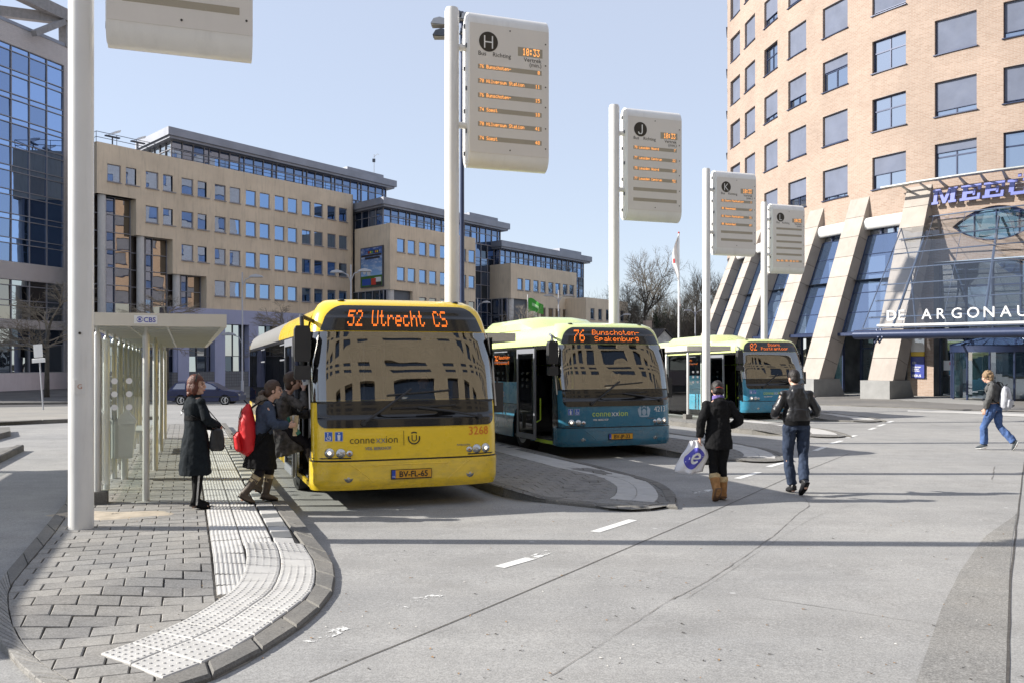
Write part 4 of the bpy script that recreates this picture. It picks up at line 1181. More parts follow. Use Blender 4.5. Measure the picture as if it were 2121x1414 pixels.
# sloping glass between buttresses, ledge, ground-floor shop front
for i in range(len(finS) - 1):
    s0, s1 = finS[i] + FW / 2 - 0.05, finS[i + 1] - FW / 2 + 0.05
    def on(s, z, back=0.75):
        p, tg, n = cp(s); f = (ZT - z) / (ZT - 0.85); return Vector((p.x, p.y, z)) + n * (DOUT * f - back)
    zr = [3.35 + (8.7 - 3.35) * k / 5 for k in range(6)]
    for k in range(5):
        mb = MB(); a, b, c, d = on(s0, zr[k] + .015), on(s1, zr[k] + .015), on(s1, zr[k + 1] - .015), on(s0, zr[k + 1] - .015)
        mb.face([b, a, d, c]); mb.build('pane', M['slopeglass'], T)
    mb = MB()
    for k in range(6): mb.tube([on(s0, zr[k]), on(s1, zr[k])], 0.03, 4, up=(0, 0, 1))
    for s_ in (s0 + .02, s1 - .02): mb.tube([on(s_, 3.35), on(s_, 8.7)], 0.05, 4)
    # inner storey slabs and rails behind the glass
    for z in (4.1, 6.6):
        a, b = on(s0, z, 1.6), on(s1, z, 1.6); mb.tube([a, b], 0.06, 4, up=(0, 0, 1))
    mb.build('glazing_bars', M['blue'], T)
    mb = MB(); a, b = on(s0 - .12, 3.3, 0.42), on(s1 + .12, 3.3, 0.42); a2, b2 = on(s0 - .25, 3.3, 1.9), on(s1 + .25, 3.3, 1.9)
    mb.prism([(q.x, q.y) for q in (a, b, b2, a2)], 3.16, 3.32, ax='z'); mb.build('ledge', M['blue'], T)
    mb = MB()
    q = cp((s0 + s1) / 2, 0.32, 9.35); W = (s1 - s0) / 2 + .12
    mb.tube([cp(s0 - .1, 0.25, 9.35)[0], cp(s1 + .1, 0.25, 9.35)[0]], [(0.34, 0.2)] * 2, 12, up=(0, 0, 1)); mb.build('hood', M['white'], T, smooth=True, auto=50)
    # upper dark window strip under the hood
    W = (cp(s1)[0] - cp(s0)[0]).length
    p = cp(s1, 0.0)[0]; d = (cp(s0)[0] - cp(s1)[0]).normalized()
    curtain(T, p, d, [W / 3] * 3, [1.7], 7.6, lambda a_, b_: M['winglass'], gm=M['blue'], depth=.1)
    p = cp(s1, 0.6)[0]; d = (cp(s0, .6)[0] - cp(s1, .6)[0]); W = d.length
    curtain(T, p, d.normalized(), [W / 3] * 3, [2.35, 0.85], 0.15, lambda a_, b_: M['shopglass'], gm=M['blue'], depth=.1)
    mb = MB(); a, b, c_, d_ = cp(s0, -1.3)[0], cp(s1, -1.3)[0], cp(s1, 0.5)[0], cp(s0, .5)[0]
    mb.box(0, 1, 0, 1, 0, 1, M=Matrix(((b.x - a.x, d_.x - a.x, 0, a.x), (b.y - a.y, d_.y - a.y, 0, a.y), (0, 0, 9.3, 0.02), (0, 0, 0, 1)))) if False else None
    n_ = len(mb.v); mb.v += [(a.x, a.y, -.2), (b.x, b.y, -.2), (b.x, b.y, 9.5), (a.x, a.y, 9.5)]; mb.f.append((n_, n_ + 1, n_ + 2, n_ + 3)); mb.m.append(0)
    for z in (3.2, 6.2):
        n_ = len(mb.v); e0, e1 = cp(s0, 1.3)[0], cp(s1, 1.3)[0]; mb.v += [(a.x, a.y, z), (b.x, b.y, z), (e1.x, e1.y, z), (e0.x, e0.y, z)]; mb.f.append((n_, n_ + 1, n_ + 2, n_ + 3)); mb.m.append(0)
    mb.build('inner_rooms', M['interior'], T)
    if i in (0, 1):   # property cards in the shop window
        rr = random.Random(i)
        p, tg, n = cp(s1, 0.5); d = (cp(s0, .5)[0] - p).normalized(); F = frameM((p.x, p.y, 0), d)
        for a_ in range(6):
            for b_ in range(4):
                x = 0.25 + a_ * 0.34; z = 0.55 + b_ * 0.42
                if x > W - .2: continue
                MB().box(x, x + .26, 0, .01, z, z + .2, 0, M=F).box(x + .03, x + .23, .011, .014, z + .09, z + .18, 1, M=F).build('notice', [M['white'], M['pane_dd']] if rr.random() < .8 else [M['blind'], M['white']], T)
# blinds / curtains inside glazed bays
for i in range(4):
    for k in range(7):
        s = lerp(finS[i] + .9, finS[i + 1] - .9, (k + .5) / 7)
        if k in (0, 1, 2, 4):
            p, tg, n = cp(s, 0.4); MB().box(-.13, .13, 0, .02, 4.2, 5.9, M=frameM((p.x, p.y, 0), -tg, n)).build('curtain', M['white'], T)
# lower wall right of first buttress: pier, portal, brick round the eye window
sP0 = sF - FW / 2          # right side of fin
def cq(px_): return s_of(px_)
ZE = 8.62; sE = s_of(2062); EWd, EHt = 2.05, 0.86
def eye(u): # half height at normalised x
    return EHt * (1 - u * u) if abs(u) < 1 else 0
mb = MB(); mb.uv = []
s_pr = s_of(1934)         # pier/portal edge
wallcurve(mb, s_pr, sF + FW / 2, -.2, zlow)
wallcurve(mb, 0, s_pr, 6.9, ZE - EHt - 0.02)
for s0, s1 in ((0, sE - EWd), (sE + EWd, s_pr)): wallcurve(mb, s0, s1, ZE - EHt - 0.02, zlow + 0.0)
n = 36
for k in range(n):
    a, b = sE - EWd + 2 * EWd * k / n, sE - EWd + 2 * EWd * (k + 1) / n
    ha, hb = eye((a - sE) / EWd), eye((b - sE) / EWd)
    pa, pb = cp(a)[0], cp(b)[0]
    for za, zb, zc, zd in ((ZE - EHt - .02, ZE - EHt - .02, ZE - ha, ZE - hb), (ZE + ha, ZE + hb, zlow, zlow)):
        k_ = len(mb.v); mb.v += [(pb.x, pb.y, zb), (pa.x, pa.y, za), (pa.x, pa.y, zc), (pb.x, pb.y, zd)]; mb.f.append((k_, k_ + 1, k_ + 2, k_ + 3)); mb.m.append(0); mb.uv += [(-b, zb), (-a, za), (-a, zc), (-b, zd)]
    qa, qb = cp(a, -.3)[0], cp(b, -.3)[0]
    for sg in (1, -1):
        k_ = len(mb.v); mb.v += [(pa.x, pa.y, ZE + sg * ha), (pb.x, pb.y, ZE + sg * hb), (qb.x, qb.y, ZE + sg * hb), (qa.x, qa.y, ZE + sg * ha)]; mb.f.append((k_, k_ + 1, k_ + 2, k_ + 3)); mb.m.append(0); mb.uv += [(0, 0), (.1, 0), (.1, .3), (0, .3)]
mb.build('wall', M['brick'], T)
mb = MB()
for sg in (1, -1):
    mb.tube([cp(sE + EWd * u, -.1, ZE + sg * eye(u) * .97)[0] for u in [x / 16 for x in range(-16, 17)]], 0.06, 5)
for u in (-.5, 0, .5): mb.tube([cp(sE + EWd * u, -.12, ZE - eye(u))[0], cp(sE + EWd * u, -.12, ZE + eye(u))[0]], 0.03, 4)
mb.tube([cp(sE - EWd, -.12, ZE)[0], cp(sE + EWd, -.12, ZE)[0]], 0.03, 4, up=(0, 0, 1))
eo = mb.build('eye_window', M['blue'], T)
mb = MB(); mb.face([cp(sE + EWd * u, -.16, ZE + eye(u))[0] for u in [x / 12 for x in range(-12, 13)]] + [cp(sE + EWd * u, -.16, ZE - eye(u))[0] for u in [x / 12 for x in range(11, -12, -1)]])
mb.build('pane', glassmat('eye_glass', refl=0.5, trans=0.0, gcol=(0.6, 0.8, 0.85), body=(0.03, 0.07, 0.09), wob=.05), eo)
# portal glazing
a = cp(s_pr, -.7)[0]; b = cp(max(0.2, s_pr - 9), -.7)[0]; d = (b - a); W = d.length
curtain(T, a, d.normalized(), [W / 7] * 7, [3.1, 1.3, 1.3, 1.2], -.05, lambda i, j: M['shopglass'], gm=M['blue'], depth=.12)
mb = MB(); a2 = cp(s_pr, -3.5)[0]; b2 = cp(max(0.2, s_pr - 9), -3.5)[0]; mb.face([(a2.x, a2.y, -.2), (b2.x, b2.y, -.2), (b2.x, b2.y, 6.9), (a2.x, a2.y, 6.9)]); p0 = cp(s_pr, 0)[0]; mb.face([(p0.x, p0.y, -.2), (a2.x, a2.y, -.2), (a2.x, a2.y, 6.9), (p0.x, p0.y, 6.9)]); mb.face([(p0.x, p0.y, 6.9), (a2.x, a2.y, 6.9), (b2.x, b2.y, 6.9), (b.x, b.y, 6.9)])
for q in range(4):
    c = a2.lerp(b2, .2 + .2 * q); mb.tube([(c.x, c.y + 0.4, -.2), (c.x, c.y + .4, 6.9)], .25, 10)
mb.build('hall_wall', M['interior'], T)
# glazed entrance canopy hung in front of the portal
sR = max(0.3, s_pr - 9.5); sL = s_of(1880)
cL, cR = P(1786, 688, 42.4), P(2480, 676, 33.0)
def cz(t, f): # t along (0 left,1 right), f 0 wall top, 1 beam
    top = cp(lerp(sL, sR, t), 0.3, lerp(9.25, 9.35, t))[0]; bt = cL.lerp(cR, t); bt.z = 3.35
    return top.lerp(bt, f)
nv, nh = 7, 7
for i in range(nv):
    for j in range(nh):
        a, b, c, d = cz(i / nv, j / nh), cz((i + 1) / nv, j / nh), cz((i + 1) / nv, (j + 1) / nh), cz(i / nv, (j + 1) / nh)
        ctr = (a + b + c + d) / 4
        MB().face([ctr + (q - ctr) * .99 for q in (a, d, c, b)]) or None
        mb = MB(); mb.face([ctr + (q - ctr) * .99 for q in (a, d, c, b)]); mb.build('canopy_pane', M['clearglass'], T)
mb = MB()
for j in range(nh + 1):
    off = Vector((0, 0, -0.28)) if 0 < j < nh else Vector()
    mb.tube([cz(t / 8, j / nh) + off for t in range(9)], 0.034, 6, up=(0, 0, 1))
for i in range(nv + 1): mb.tube([cz(i / nv, 0), cz(i / nv, 1)], 0.012 if i else 0.03, 5)
for t in (0.11, .42, .8):
    a, b = cp(lerp(sL, sR, t), 0.1, 8.9)[0], cz(t, .97) + Vector((0, 0, -.1)); mb.tube([a, b], 0.06, 8)
    c = cp(lerp(sL, sR, t), 0.2, 3.2)[0]; mb.tube([a.lerp(b, .52), c.lerp(b, .35)], 0.05, 8)
mb.build('canopy_frame', mat('slate_blue_steel', (0.10, 0.13, 0.20), .4, .2), T)
mb = MB(); mb.tube([cL + (cL - cR).normalized() * .35 + Vector((0, 0, -.12)), cR + Vector((0, 0, -.12))], [(0.22, .3)] * 2, 14, up=(0, 0, 1))
for t in (.05, .065):
    q = cL.lerp(cR, t); mb.tube([q + Vector((0, -.15, .12)), q + Vector((0, -.35, -.25)), q + Vector((0, .0, -.5)), q + Vector((0, .25, -.25))], .05, 6)
mb.build('canopy_beam', M['blue'], T, smooth=True, auto=40)
mb = MB(); mb.tube([cL.lerp(cR, .055) + Vector((-.1, -.3, .28)), cR + Vector((0, -.3, .28))], .065, 10); mb.build('letter_rail', M['white'], T, smooth=True, auto=40)

# ---- lettering helpers
def text_mesh(s, size, mt, extr=0.004, align='LEFT', sx=1.0, bold=0.0, name='lettering', sp=1.0):
    cu = bpy.data.curves.new(name, 'FONT'); cu.body = s; cu.size = size; cu.extrude = extr; cu.align_x = align; cu.offset = bold; cu.resolution_u = 3; cu.space_character = sp
    ob = bpy.data.objects.new(name, cu); C.objects.link(ob)
    dg = bpy.context.evaluated_depsgraph_get(); me = bpy.data.meshes.new_from_object(ob.evaluated_get(dg))
    bpy.data.objects.remove(ob); bpy.data.curves.remove(cu)
    me.materials.clear(); me.materials.append(mt); me.name = name
    for v in me.vertices: v.co.x *= sx
    return me
UPR = Matrix.Rotation(R(90), 4, 'X')
def put_text(s, size, mt, parent, F, x, y, z, name='lettering', **kw):
    """text in the x-z plane of frame F, facing +y of F (frame y is outward)"""
    me = text_mesh(s, size, mt, name=name, **kw)
    T_ = F @ tm(x, y, z) @ Matrix.Rotation(R(180), 4, 'Z') @ UPR
    return placed(name, me, parent, T_)
# "DE ARGONAUT" standing on the rail
d = (cR - cL).normalized(); Fc = Matrix(((-d.x, d.y, 0, cL.x), (-d.y, -d.x, 0, cL.y), (0, 0, 1, 0), (0, 0, 0, 1)))
wl = mat('white_letter', (0.8, 0.8, 0.8), 0.4, var=0.02)
tpos = lambda px_: ((px_ - CX) / FX * cL.y - cL.x) / (d.x - (px_ - CX) / FX * d.y)
for ch, px_ in zip('DEARGONAUT', (1832, 1856, 1905, 1934, 1965, 1997, 2030, 2066, 2099, 2136)):
    t = tpos(px_)
    me = text_mesh(ch, 0.66, wl, extr=0.04, bold=0.012 if ch == 'D' and px_ < 1850 else 0.0, name='letter')
    q = cL + d * t; yaw = math.atan2(d.y, d.x)
    o = link('letter', me, T, loc=(q.x - .05, q.y - 0.32, 3.70), rot=(R(90), 0, yaw))
# violet slab letters on the wall, steel sunshade above
vio = mat('violet_letter_face', (0.17, 0.20, 0.52), 0.45, var=0.03)
def slab(ch):
    k = 0.13; m_ = MB()
    def r(x0, x1, z0, z1, sh=0): m_.prism([(x0 + sh * z0, z0), (x1 + sh * z0, z0), (x1 + sh * z1, z1), (x0 + sh * z1, z1)], -0.06, 0.06)
    I = 0.12
    if ch == 'M':
        r(0, .34, 0, .12, I); r(.08, .26, .12, .63, I); r(0, .34, .63, .75, I); r(.86, 1.24, 0, .12, I); r(.94, 1.16, .12, .63, I); r(.9, 1.24, .63, .75, I)
        m_.prism([(.26 + .08, .75), (.46, .75), (.66, .26), (.9, .75), (1.06, .75), (.72, .0), (.58, .0)], -0.055, 0.055)
    elif ch == 'E':
        r(0, .95, 0, .13, I); r(.1, .32, .13, .62, I); r(0, .95, .62, .75, I); r(.32, .68, .31, .44, I); r(.6, .7, .22, .53, I); r(.82, .95, .13, .3, I); r(.82, .95, .47, .62, I)
    elif ch == 'U':
        r(0, .42, .63, .75, I); r(.1, .32, .15, .63, I); r(.2, .9, 0, .15, I); r(.76, .96, .15, .63, I); r(.66, 1.06, .63, .75, I); r(.42, .56, .85, 1.0, I); r(.66, .8, .85, 1.0, I)
    return m_.mesh('letter', vio)
for ch, px_ in zip('MEEU', (1935, 1993, 2040, 2088)):
    p, tg, n = cp(s_of(px_), 0.28)
    o = placed('letter', slab(ch), T, Matrix(((-tg.x, n.x, 0, p.x), (-tg.y, n.y, 0, p.y), (0, 0, 1, 9.85), (0, 0, 0, 1))))
mb = MB()
for s_ in range(3): mb.tube([cp(s_of(1935) - 0.4 * 0, .12, 10.0 + .22 * s_)[0], cp(s_of(2121) - 1, .12, 10.0 + .22 * s_)[0]], .015, 4, up=(0, 0, 1))
mb.build('letter_rods', M['white'], T)
mb = MB(); mb.tube([cp(s, 1.15, 11.0)[0] for s in [lerp(s_of(1868) + .4, 1.0, k / 10) for k in range(11)]], [(.06, .14)] * 11, 6, up=(0, 0, 1)); mb.tube([cp(s, .55, 11.05)[0] for s in [lerp(s_of(1868) + .2, 1.0, k / 10) for k in range(11)]], [(.03, .1)] * 11, 4, up=(0, 0, 1))
for k in range(10):
    s = s_of(1885) - .95 * k
    if s < 1: break
    mb.tube([cp(s, 0, 10.75)[0], cp(s - .1, 1.15, 10.98)[0]], [(.1, .05), (.05, .04)], 5)
mb.build('sunshade', mat('galvanised_steel', (0.42, 0.43, 0.42), 0.5, 0.4, var=0.1), T)
# sign boards on the pier
sgn = thing('entrance_sign', 'white, yellow and blue tenant board marked 121 on the brick pier by the entrance', 'sign board')
p, tg, n = cp(s_of(1903), 0.05); F = frameM((p.x, p.y, 0), -tg, n); sgn.location = (0, 0, 0)
zt = lambda y_: H0 + (HY - y_) / FX * p.y
MB().box(-.36, .36, 0, .06, zt(728), zt(696), M=F).build('upper_panel', M['white'], sgn)
MB().box(-.36, .36, 0.001, .061, zt(737), zt(728.3), M=F).build('yellow_band', mat('yellow_panel', (0.75, 0.5, 0.03), 0.4, var=.02), sgn)
MB().box(-.36, .36, 0, .06, zt(782), zt(738), M=F).build('lower_panel', mat('blue_panel', (0.03, 0.05, 0.28), 0.4, var=.05), sgn)
Ft = frameM((p.x, p.y, 0), tg, -n) 
def wtext(s, size, x, z, parent=sgn, mt=None, F_=None, name='lettering', y=0.066, **kw):
    me = text_mesh(s, size, mt or wl, name=name, **kw)
    return placed(name, me, parent, (F_ or F) @ tm(x, y, z) @ UPR @ Matrix.Rotation(0, 4, 'Z')) 
F_TXT = Matrix(((-tg.x, n.x, 0, p.x), (-tg.y, n.y, 0, p.y), (0, 0, 1, 0), (0, 0, 0, 1)))
# ---------------------------------------------------------------- lettering in dot-matrix
GL = {'0': '3E5149453E', '1': '00427F4000', '2': '4261514946', '3': '2141454B31', '4': '1814127F10', '5': '2745454539', '6': '3C4A494930', '7': '0171090503', '8': '3649494936', '9': '064949291E', ':': '0036360000', '-': '0808080808', ',': '0050300000',
      'A': '7E1111117E', 'B': '7F49494936', 'C': '3E41414122', 'D': '7F4141221C', 'H': '7F0808087F', 'L': '7F40404040', 'N': '7F0408107F', 'P': '7F09090906', 'S': '4649494931', 'U': '3F4040403F', 'V': '1F2040201F',
      'a': '2054545478', 'b': '7F48444438', 'c': '3844444420', 'd': '384444487F', 'e': '3854545418', 'g': '0C5252523E', 'h': '7F08040478', 'i': '00447D4000', 'k': '7F10284400', 'l': '00417F4000', 'm': '7C04180478', 'n': '7C08040478', 'o': '3844444438', 'p': '7C14141408', 'r': '7C08040408', 's': '4854545420', 't': '043F444020', 'u': '3C4040207C', 'v': '1C2040201C'}
def led_mesh(s, h, wch, mt, fill=0.78, split=1, bold=False, name='led_text'):
    """s: text, h: height in metres, wch: advance per character; lies in x-z plane, starts at x=0,z=0 (bottom), faces -y"""
    mb = MB(); ph = h / 7; pw = wch / 6
    for k, ch in enumerate(s):
        g = GL.get(ch)
        if not g: continue
        for c in range(5):
            b = int(g[2 * c:2 * c + 2], 16)
            for r in range(7):
                if b >> r & 1:
                    for q in range(split):
                        x0 = k * wch + c * pw; z1 = h - r * ph - q * ph / split; z0 = z1 - ph / split * fill; x1 = x0 + pw * (1.0 if bold else fill)
                        mb.face([(x0, 0, z0), (x1, 0, z0), (x1, 0, z1), (x0, 0, z1)])
    return mb.mesh(name, mt)
def emit(name, col, st):
    m, t, p, o = newmat(name); p.inputs['Base Color'].default_value = (0.3, 0.08, 0.01, 1)
    p.inputs['Emission Color'].default_value = col; p.inputs['Emission Strength'].default_value = st; return m
M['led'] = emit('amber_led', (1.0, 0.40, 0.10, 1), 0.8)
M['led_bus'] = emit('orange_led', (1.0, 0.20, 0.02, 1), 0.95)
M['signwhite'] = mat('sign_white_enamel', (0.80, 0.79, 0.77), 0.35, var=0.03, dirt=0.18)
M['signface'] = mat('sign_face_enamel', (0.72, 0.68, 0.635), 0.5, var=0.02, dirt=0.05)
M['pole'] = mat('pole_white_paint', (0.72, 0.71, 0.695), 0.35, var=0.04, vs_=2, dirt=0.28)
M['disc'] = mat('brown_black_disc', (0.035, 0.028, 0.02), 0.5, var=0.03)
M['disctx'] = mat('dark_grey_print', (0.05, 0.045, 0.04), 0.5, var=0.02)
M['display'] = mat('display_glass', (0.38, 0.34, 0.27), 0.25, var=0.05)
M['steel'] = mat('steel', (0.5, 0.5, 0.5), 0.35, 0.8, var=0.05)
M['darkrub'] = mat('dark_rubber', (0.015, 0.015, 0.016), 0.6, var=0.2)

M['amber'] = mat('amber_lens', (0.45, 0.12, 0.02), 0.25, var=.05)
def ftext(s, size, mt, parent, x, y, z, name='lettering', **kw):
    """flat text facing -y in the parent's local frame"""
    return placed(name, text_mesh(s, size, mt, name=name, extr=0.001, **kw), parent, tm(x, y, z) @ UPR)
BW, BH, BD = 1.47, 2.70, 0.40
def info_sign(px_pole, Y, letter, rows, label, base=None, zt=7.98):
    X = (px_pole - CX) / FX * Y
    hb = gz(X, Y) + KERB
    t = thing('departure_sign', label, 'bus departure sign', (X, Y, hb), RZ, 'bus departure signs on tall white poles')
    zt -= hb
    # pole
    mb = MB(); n = 24
    mb.tube([(0, 0, -0.1), (0, 0, zt - .04), (0, 0, zt + .02)], [.125, .125, .105], n, ph=0)
    mb.build('pole', M['pole'], t, smooth=True, auto=40)
    if base:
        MB().box(-.05, .05, -.127, -.11, 1.42, 1.57).build('hatch', M['pole'], t); ftext('G', .07, M['amber'], t, -.025, -.129, 1.475, bold=-.001)
    if base: MB().tube([(0, -.124, 2.05), (0, -.135, 2.05)], .014, 8).build('bolt', M['disc'], t)
    z1 = zt - 0.02; z0 = z1 - BH; x0 = 0.26
    for z in (z0 + BH * .27, z0 + BH * .77): MB().tube([(.1, 0, z), (x0 + .03, 0, z)], .058, 14).build('bracket', M['signwhite'], t, smooth=True, auto=40)
    # housing: capsule section with waist
    pr = []
    for k in range(9): a = math.pi * k / 8; pr.append((BD / 2 * math.cos(a), z1 - BD * .6 + BD * .6 * math.sin(a)))
    for k in range(9): a = math.pi * k / 8; pr.append((-BD / 2 * math.cos(a), z0 + BD * .6 - BD * .6 * math.sin(a)))
    mb = MB(); mb.prism(pr, x0, x0 + BW, ax='x')
    mb.build('housing', M['signwhite'], t, smooth=True, auto=35)
    MB().prism([(p[0] * .86, z0 + .05 + (p[1] - z0) * (BH - .1) / BH) for p in pr], x0 - .012, x0, ax='x').build('end_cap', M['signwhite'], t)
    for k in range(7):
        z = z0 + .22 + k * .37; MB().box(x0 - .03, x0 - .005, .06 * (-1) ** k - .02, .06 * (-1) ** k + .02, z, z + .07).build('latch', M['frame_dk'], t)
    yf = -BD / 2 - .006
    zf0, zf1 = z0 + .235, z1 - .235
    MB().box(x0 + .003, x0 + BW - .003, yf, -BD / 2 + .02, zf0, zf1).build('face_panel', M['signface'], t)
    H = zf1 - zf0
    U = lambda u: x0 + BW * u
    V = lambda v: zf1 - H * v
    mb = MB()
    for u, v in ((.5, .03), (.955, .1), (.955, .27), (.955, .44), (.955, .6), (.955, .77), (.955, .93), (.5, .965)): mb.tube([(U(u), yf, V(v)), (U(u), yf - .006, V(v))], .013, 8)
    mb.build('screw', M['disctx'], t)
    MB().tube([(U(.23), yf, V(.135)), (U(.23), yf - .004, V(.135))], .172, 40).build('letter_disc', M['disc'], t)
    if letter == 'J':
        mb = MB(); jx, jz = U(.23), V(.135); a_ = [(jx + .045, jz + .115), (jx + .045, jz - .05)] + [(jx - .005 + .05 * math.cos(q), jz - .06 + .05 * math.sin(q)) for q in [-math.pi * k / 8 for k in range(1, 9)]]
        mb.tube([(p_[0], yf - .006, p_[1]) for p_ in a_], [(.014, .003)] * len(a_), 4, up=(1, 0, 0)); mb.build('lettering', M['signwhite'], t)
    else: ftext(letter, .33, M['signwhite'], t, U(.23), yf - .006, V(.135) - .118, align='CENTER', sx=.9, bold=-.004 if letter != 'I' else 0)
    MB().box(U(.60), U(.915), yf - .002, yf + .01, V(.215), V(.145)).build('clock_display', M['display'], t)
    placed('led_text', led_mesh('10:33', .125, .066, M['led'], .95, bold=True), t, tm(U(.66), yf - .004, V(.206)))
    ftext('Bus', .105, M['disctx'], t, U(.10), yf - .002, V(.245)); ftext('Richting', .105, M['disctx'], t, U(.28), yf - .002, V(.245))
    ftext('Vertrek', .105, M['disctx'], t, U(.90), yf - .002, V(.245) - .02, align='RIGHT'); ftext('(min.)', .1, M['disctx'], t, U(.905), yf - .002, V(.29), align='RIGHT')
    for k in range(6):
        v = .315 + k * .111
        MB().box(U(.10), U(.905), yf - .002, yf + .01, V(v + .036), V(v)).build('display_strip', M['display'], t)
        if k < len(rows) and rows[k]:
            a, b = rows[k]
            placed('led_text', led_mesh(a, .062, .0415, M['led'], .95, bold=True), t, tm(U(.12), yf - .004, V(v + .036) + .014))
            if b: placed('led_text', led_mesh(b, .062, .046, M['led'], .95, bold=True), t, tm(U(.885) - .046 * len(b), yf - .004, V(v + .036) + .012))
    return t
info_sign(168, 9.4, 'G', [], 'nearest departure sign, cut off by the picture top, pole beside the CBS shelter', base=1)
info_sign(936, 15.4, 'H', [('76 Bunschoten-', '0'), ('70 Hilversum Station', '11'), ('76 Bunschoten-', '15'), ('74 Soest', '18'), ('70 Hilversum Station', '41'), ('74 Soest', '48')], 'departure sign with the letter H and six lit rows, standing behind the yellow bus')
info_sign(1272, 21.3, 'J', [('78 Leusden Noord', '7'), ('77 Leusden Centrum', '22'), ('78 Leusden Noord', '37'), ('77 Leusden Centrum', '52')], 'departure sign with the letter J and four lit rows, standing behind the middle bus')
info_sign(1463, 28.3, 'K', [('82 Doorn Postkantoor', '1'), ('80 Veenendaal', '17'), ('82 Doorn Postkantoor', '31'), ('80 Veenendaal', '47')], 'departure sign with the letter K, in front of the farthest bus', zt=7.95)
info_sign(1583, 34.4, 'L', [None] * 5 + [('Bus 101, 102, 103 en 112', '')], 'smallest departure sign with the letter L and only its bottom row lit', zt=7.95)

# ---------------------------------------------------------------- shelters
M['shglass'] = glassmat('shelter_glass', tint=(0.955, 0.985, 0.97), refl=0.03, trans=1.0)
M['shroof'] = mat('shelter_cream_enamel', (0.66, 0.62, 0.54), 0.4, var=0.03, dirt=0.08)
M['shpost'] = mat('shelter_post_aluminium', (0.60, 0.60, 0.58), 0.32, 0.25, var=0.04, dirt=0.08)
M['translu'] = mat('shelter_ceiling', (0.74, 0.76, 0.66), 0.5, var=0.03)
M['dot'] = mat('white_dot', (0.8, 0.8, 0.8), 0.5, var=0.02)
def shelter(off, label, length=11.0, logo=True, n=9):
    o0 = A0 + Vector(off)
    t = thing('bus_shelter', label, 'bus shelter', (o0.x, o0.y, 0), RZ, 'glass bus shelters')
    zb = lambda x, y: gz(*(o0 + EV * x + DV * y)[:2]) + KERB
    z0 = zb(0.3, 0)
    slope = (zb(.3, length) - z0) / length
    RT, RB = z0 + 2.36, z0 + 2.22
    # roof: slab following the slope, canted edge, ceiling with ribs
    def zr(y, h): return h + slope * y
    def rbox(mb, x0, x1, y0, y1, h0, h1, m=0):
        k = len(mb.v); mb.v += [(x, y, zr(y, h)) for h in (h0, h1) for y in (y0, y1) for x in (x0, x1)]
        for f in ((0, 2, 3, 1), (4, 5, 7, 6), (0, 1, 5, 4), (2, 6, 7, 3), (0, 4, 6, 2), (1, 3, 7, 5)): mb.f.append(tuple(k + i for i in f)); mb.m.append(m)
    XR = 1.52
    mb = MB(); rbox(mb, -.12, XR, -.15, length + .2, RB + .02, RT)
    rbox(mb, -.13, -.05, -.16, length + .21, RB - .01, RT + .012); rbox(mb, XR - .06, XR + .01, -.16, length + .21, RB - .01, RT + .012)
    rbox(mb, -.05, XR - .06, -.162, -.09, RB - .01, RT + .012); rbox(mb, -.05, XR - .06, length + .14, length + .212, RB - .01, RT + .012)
    mb.build('roof', M['shroof'], t)
    mb = MB(); rbox(mb, -.05, XR - .06, -.09, length + .14, RB + .004, RB + .018); mb.build('ceiling', M['translu'], t)
    mb = MB()
    for k in range(int(length / .68)): rbox(mb, -.05, XR - .06, .3 + k * .68, .33 + k * .68, RB - .02, RB + .003)
    for k in range(2): rbox(mb, .35 + .45 * k, .38 + .45 * k, -.09, length + .14, RB - .015, RB + .003)
    mb.build('ceiling_rib', M['shpost'], t)
    def post(x, y):
        b, tp = zb(x, y) - .02, zr(y, RB)
        mb = MB(); mb.tube([(x, y, b), (x, y, tp - .12), (x, y, tp - .10), (x, y, tp - .08), (x, y, tp)], [.042, .042, .034, .022, .022], 14); mb.build('post', M['shpost'], t, smooth=True, auto=40)
    sp = length / (n - 1)
    for k in range(n): post(0, k * sp)
    for k in range(4): post(.56, .06 + k * length / 3)
    for k in range(n - 1):
        y0, y1 = k * sp + .05, (k + 1) * sp - .05
        b = zb(0, y0) + .12
        mb = MB(); mb.box(-.006, .006, y0, y1, b, zr(y0, RB) - .16); mb.build('glass_panel', M['shglass'], t)
        if k % 2 == 1:
            mb = MB()
            for q in (.35, .65):
                for r_ in range(3): c = (-.0, lerp(y0, y1, q), b + 1.05 + .18 * r_); mb.tube([(c[0] - .009, c[1], c[2]), (c[0] + .009, c[1], c[2])], .042, 14)
            mb.build('warning_dots', M['dot'], t)
    # end panel facing the viewer, with its white dots
    b = zb(.28, 0) + .12
    MB().box(.05, .515, -.006, .006, b, RB - .16).build('glass_panel', M['shglass'], t)
    mb = MB()
    for q in (.195, .365):
        for r_ in range(3): c = (q, -.008, b + 1.08 + .165 * r_); mb.tube([(q, -.009, c[2]), (q, .009, c[2])], .038, 18)
    mb.build('warning_dots', M['dot'], t)
    b = zb(.28, length) + .12
    MB().box(.05, .515, length - .006, length + .006, b, zr(length, RB) - .16).build('glass_panel', M['shglass'], t)
    mb = MB()
    for q in (.17, .39):
        for r_ in range(3): mb.tube([(q, length - .012, b + 1.0 + .2 * r_), (q, length + .012, b + 1.0 + .2 * r_)], .05, 12)
    mb.build('warning_dots', M['dot'], t)
    MB().box(-.12, .12, -.08, .12, z0 - .02, z0 + .16).build('foot_block', M['kerb'], t)
    # narrow bench
    mb = MB(); yb = length * .62
    mb.box(.06, .36, yb, yb + 1.5, zb(.2, yb) + .42, zb(.2, yb) + .47)
    for q in (.2, 1.3): mb.box(.17, .25, yb + q, yb + q + .06, zb(.2, yb), zb(.2, yb) + .42)
    mb.build('bench', M['shpost'], t)
    # litter bin hung behind the glass
    yb = 2.6; c = .16; zb_ = zb(c, yb) + .33
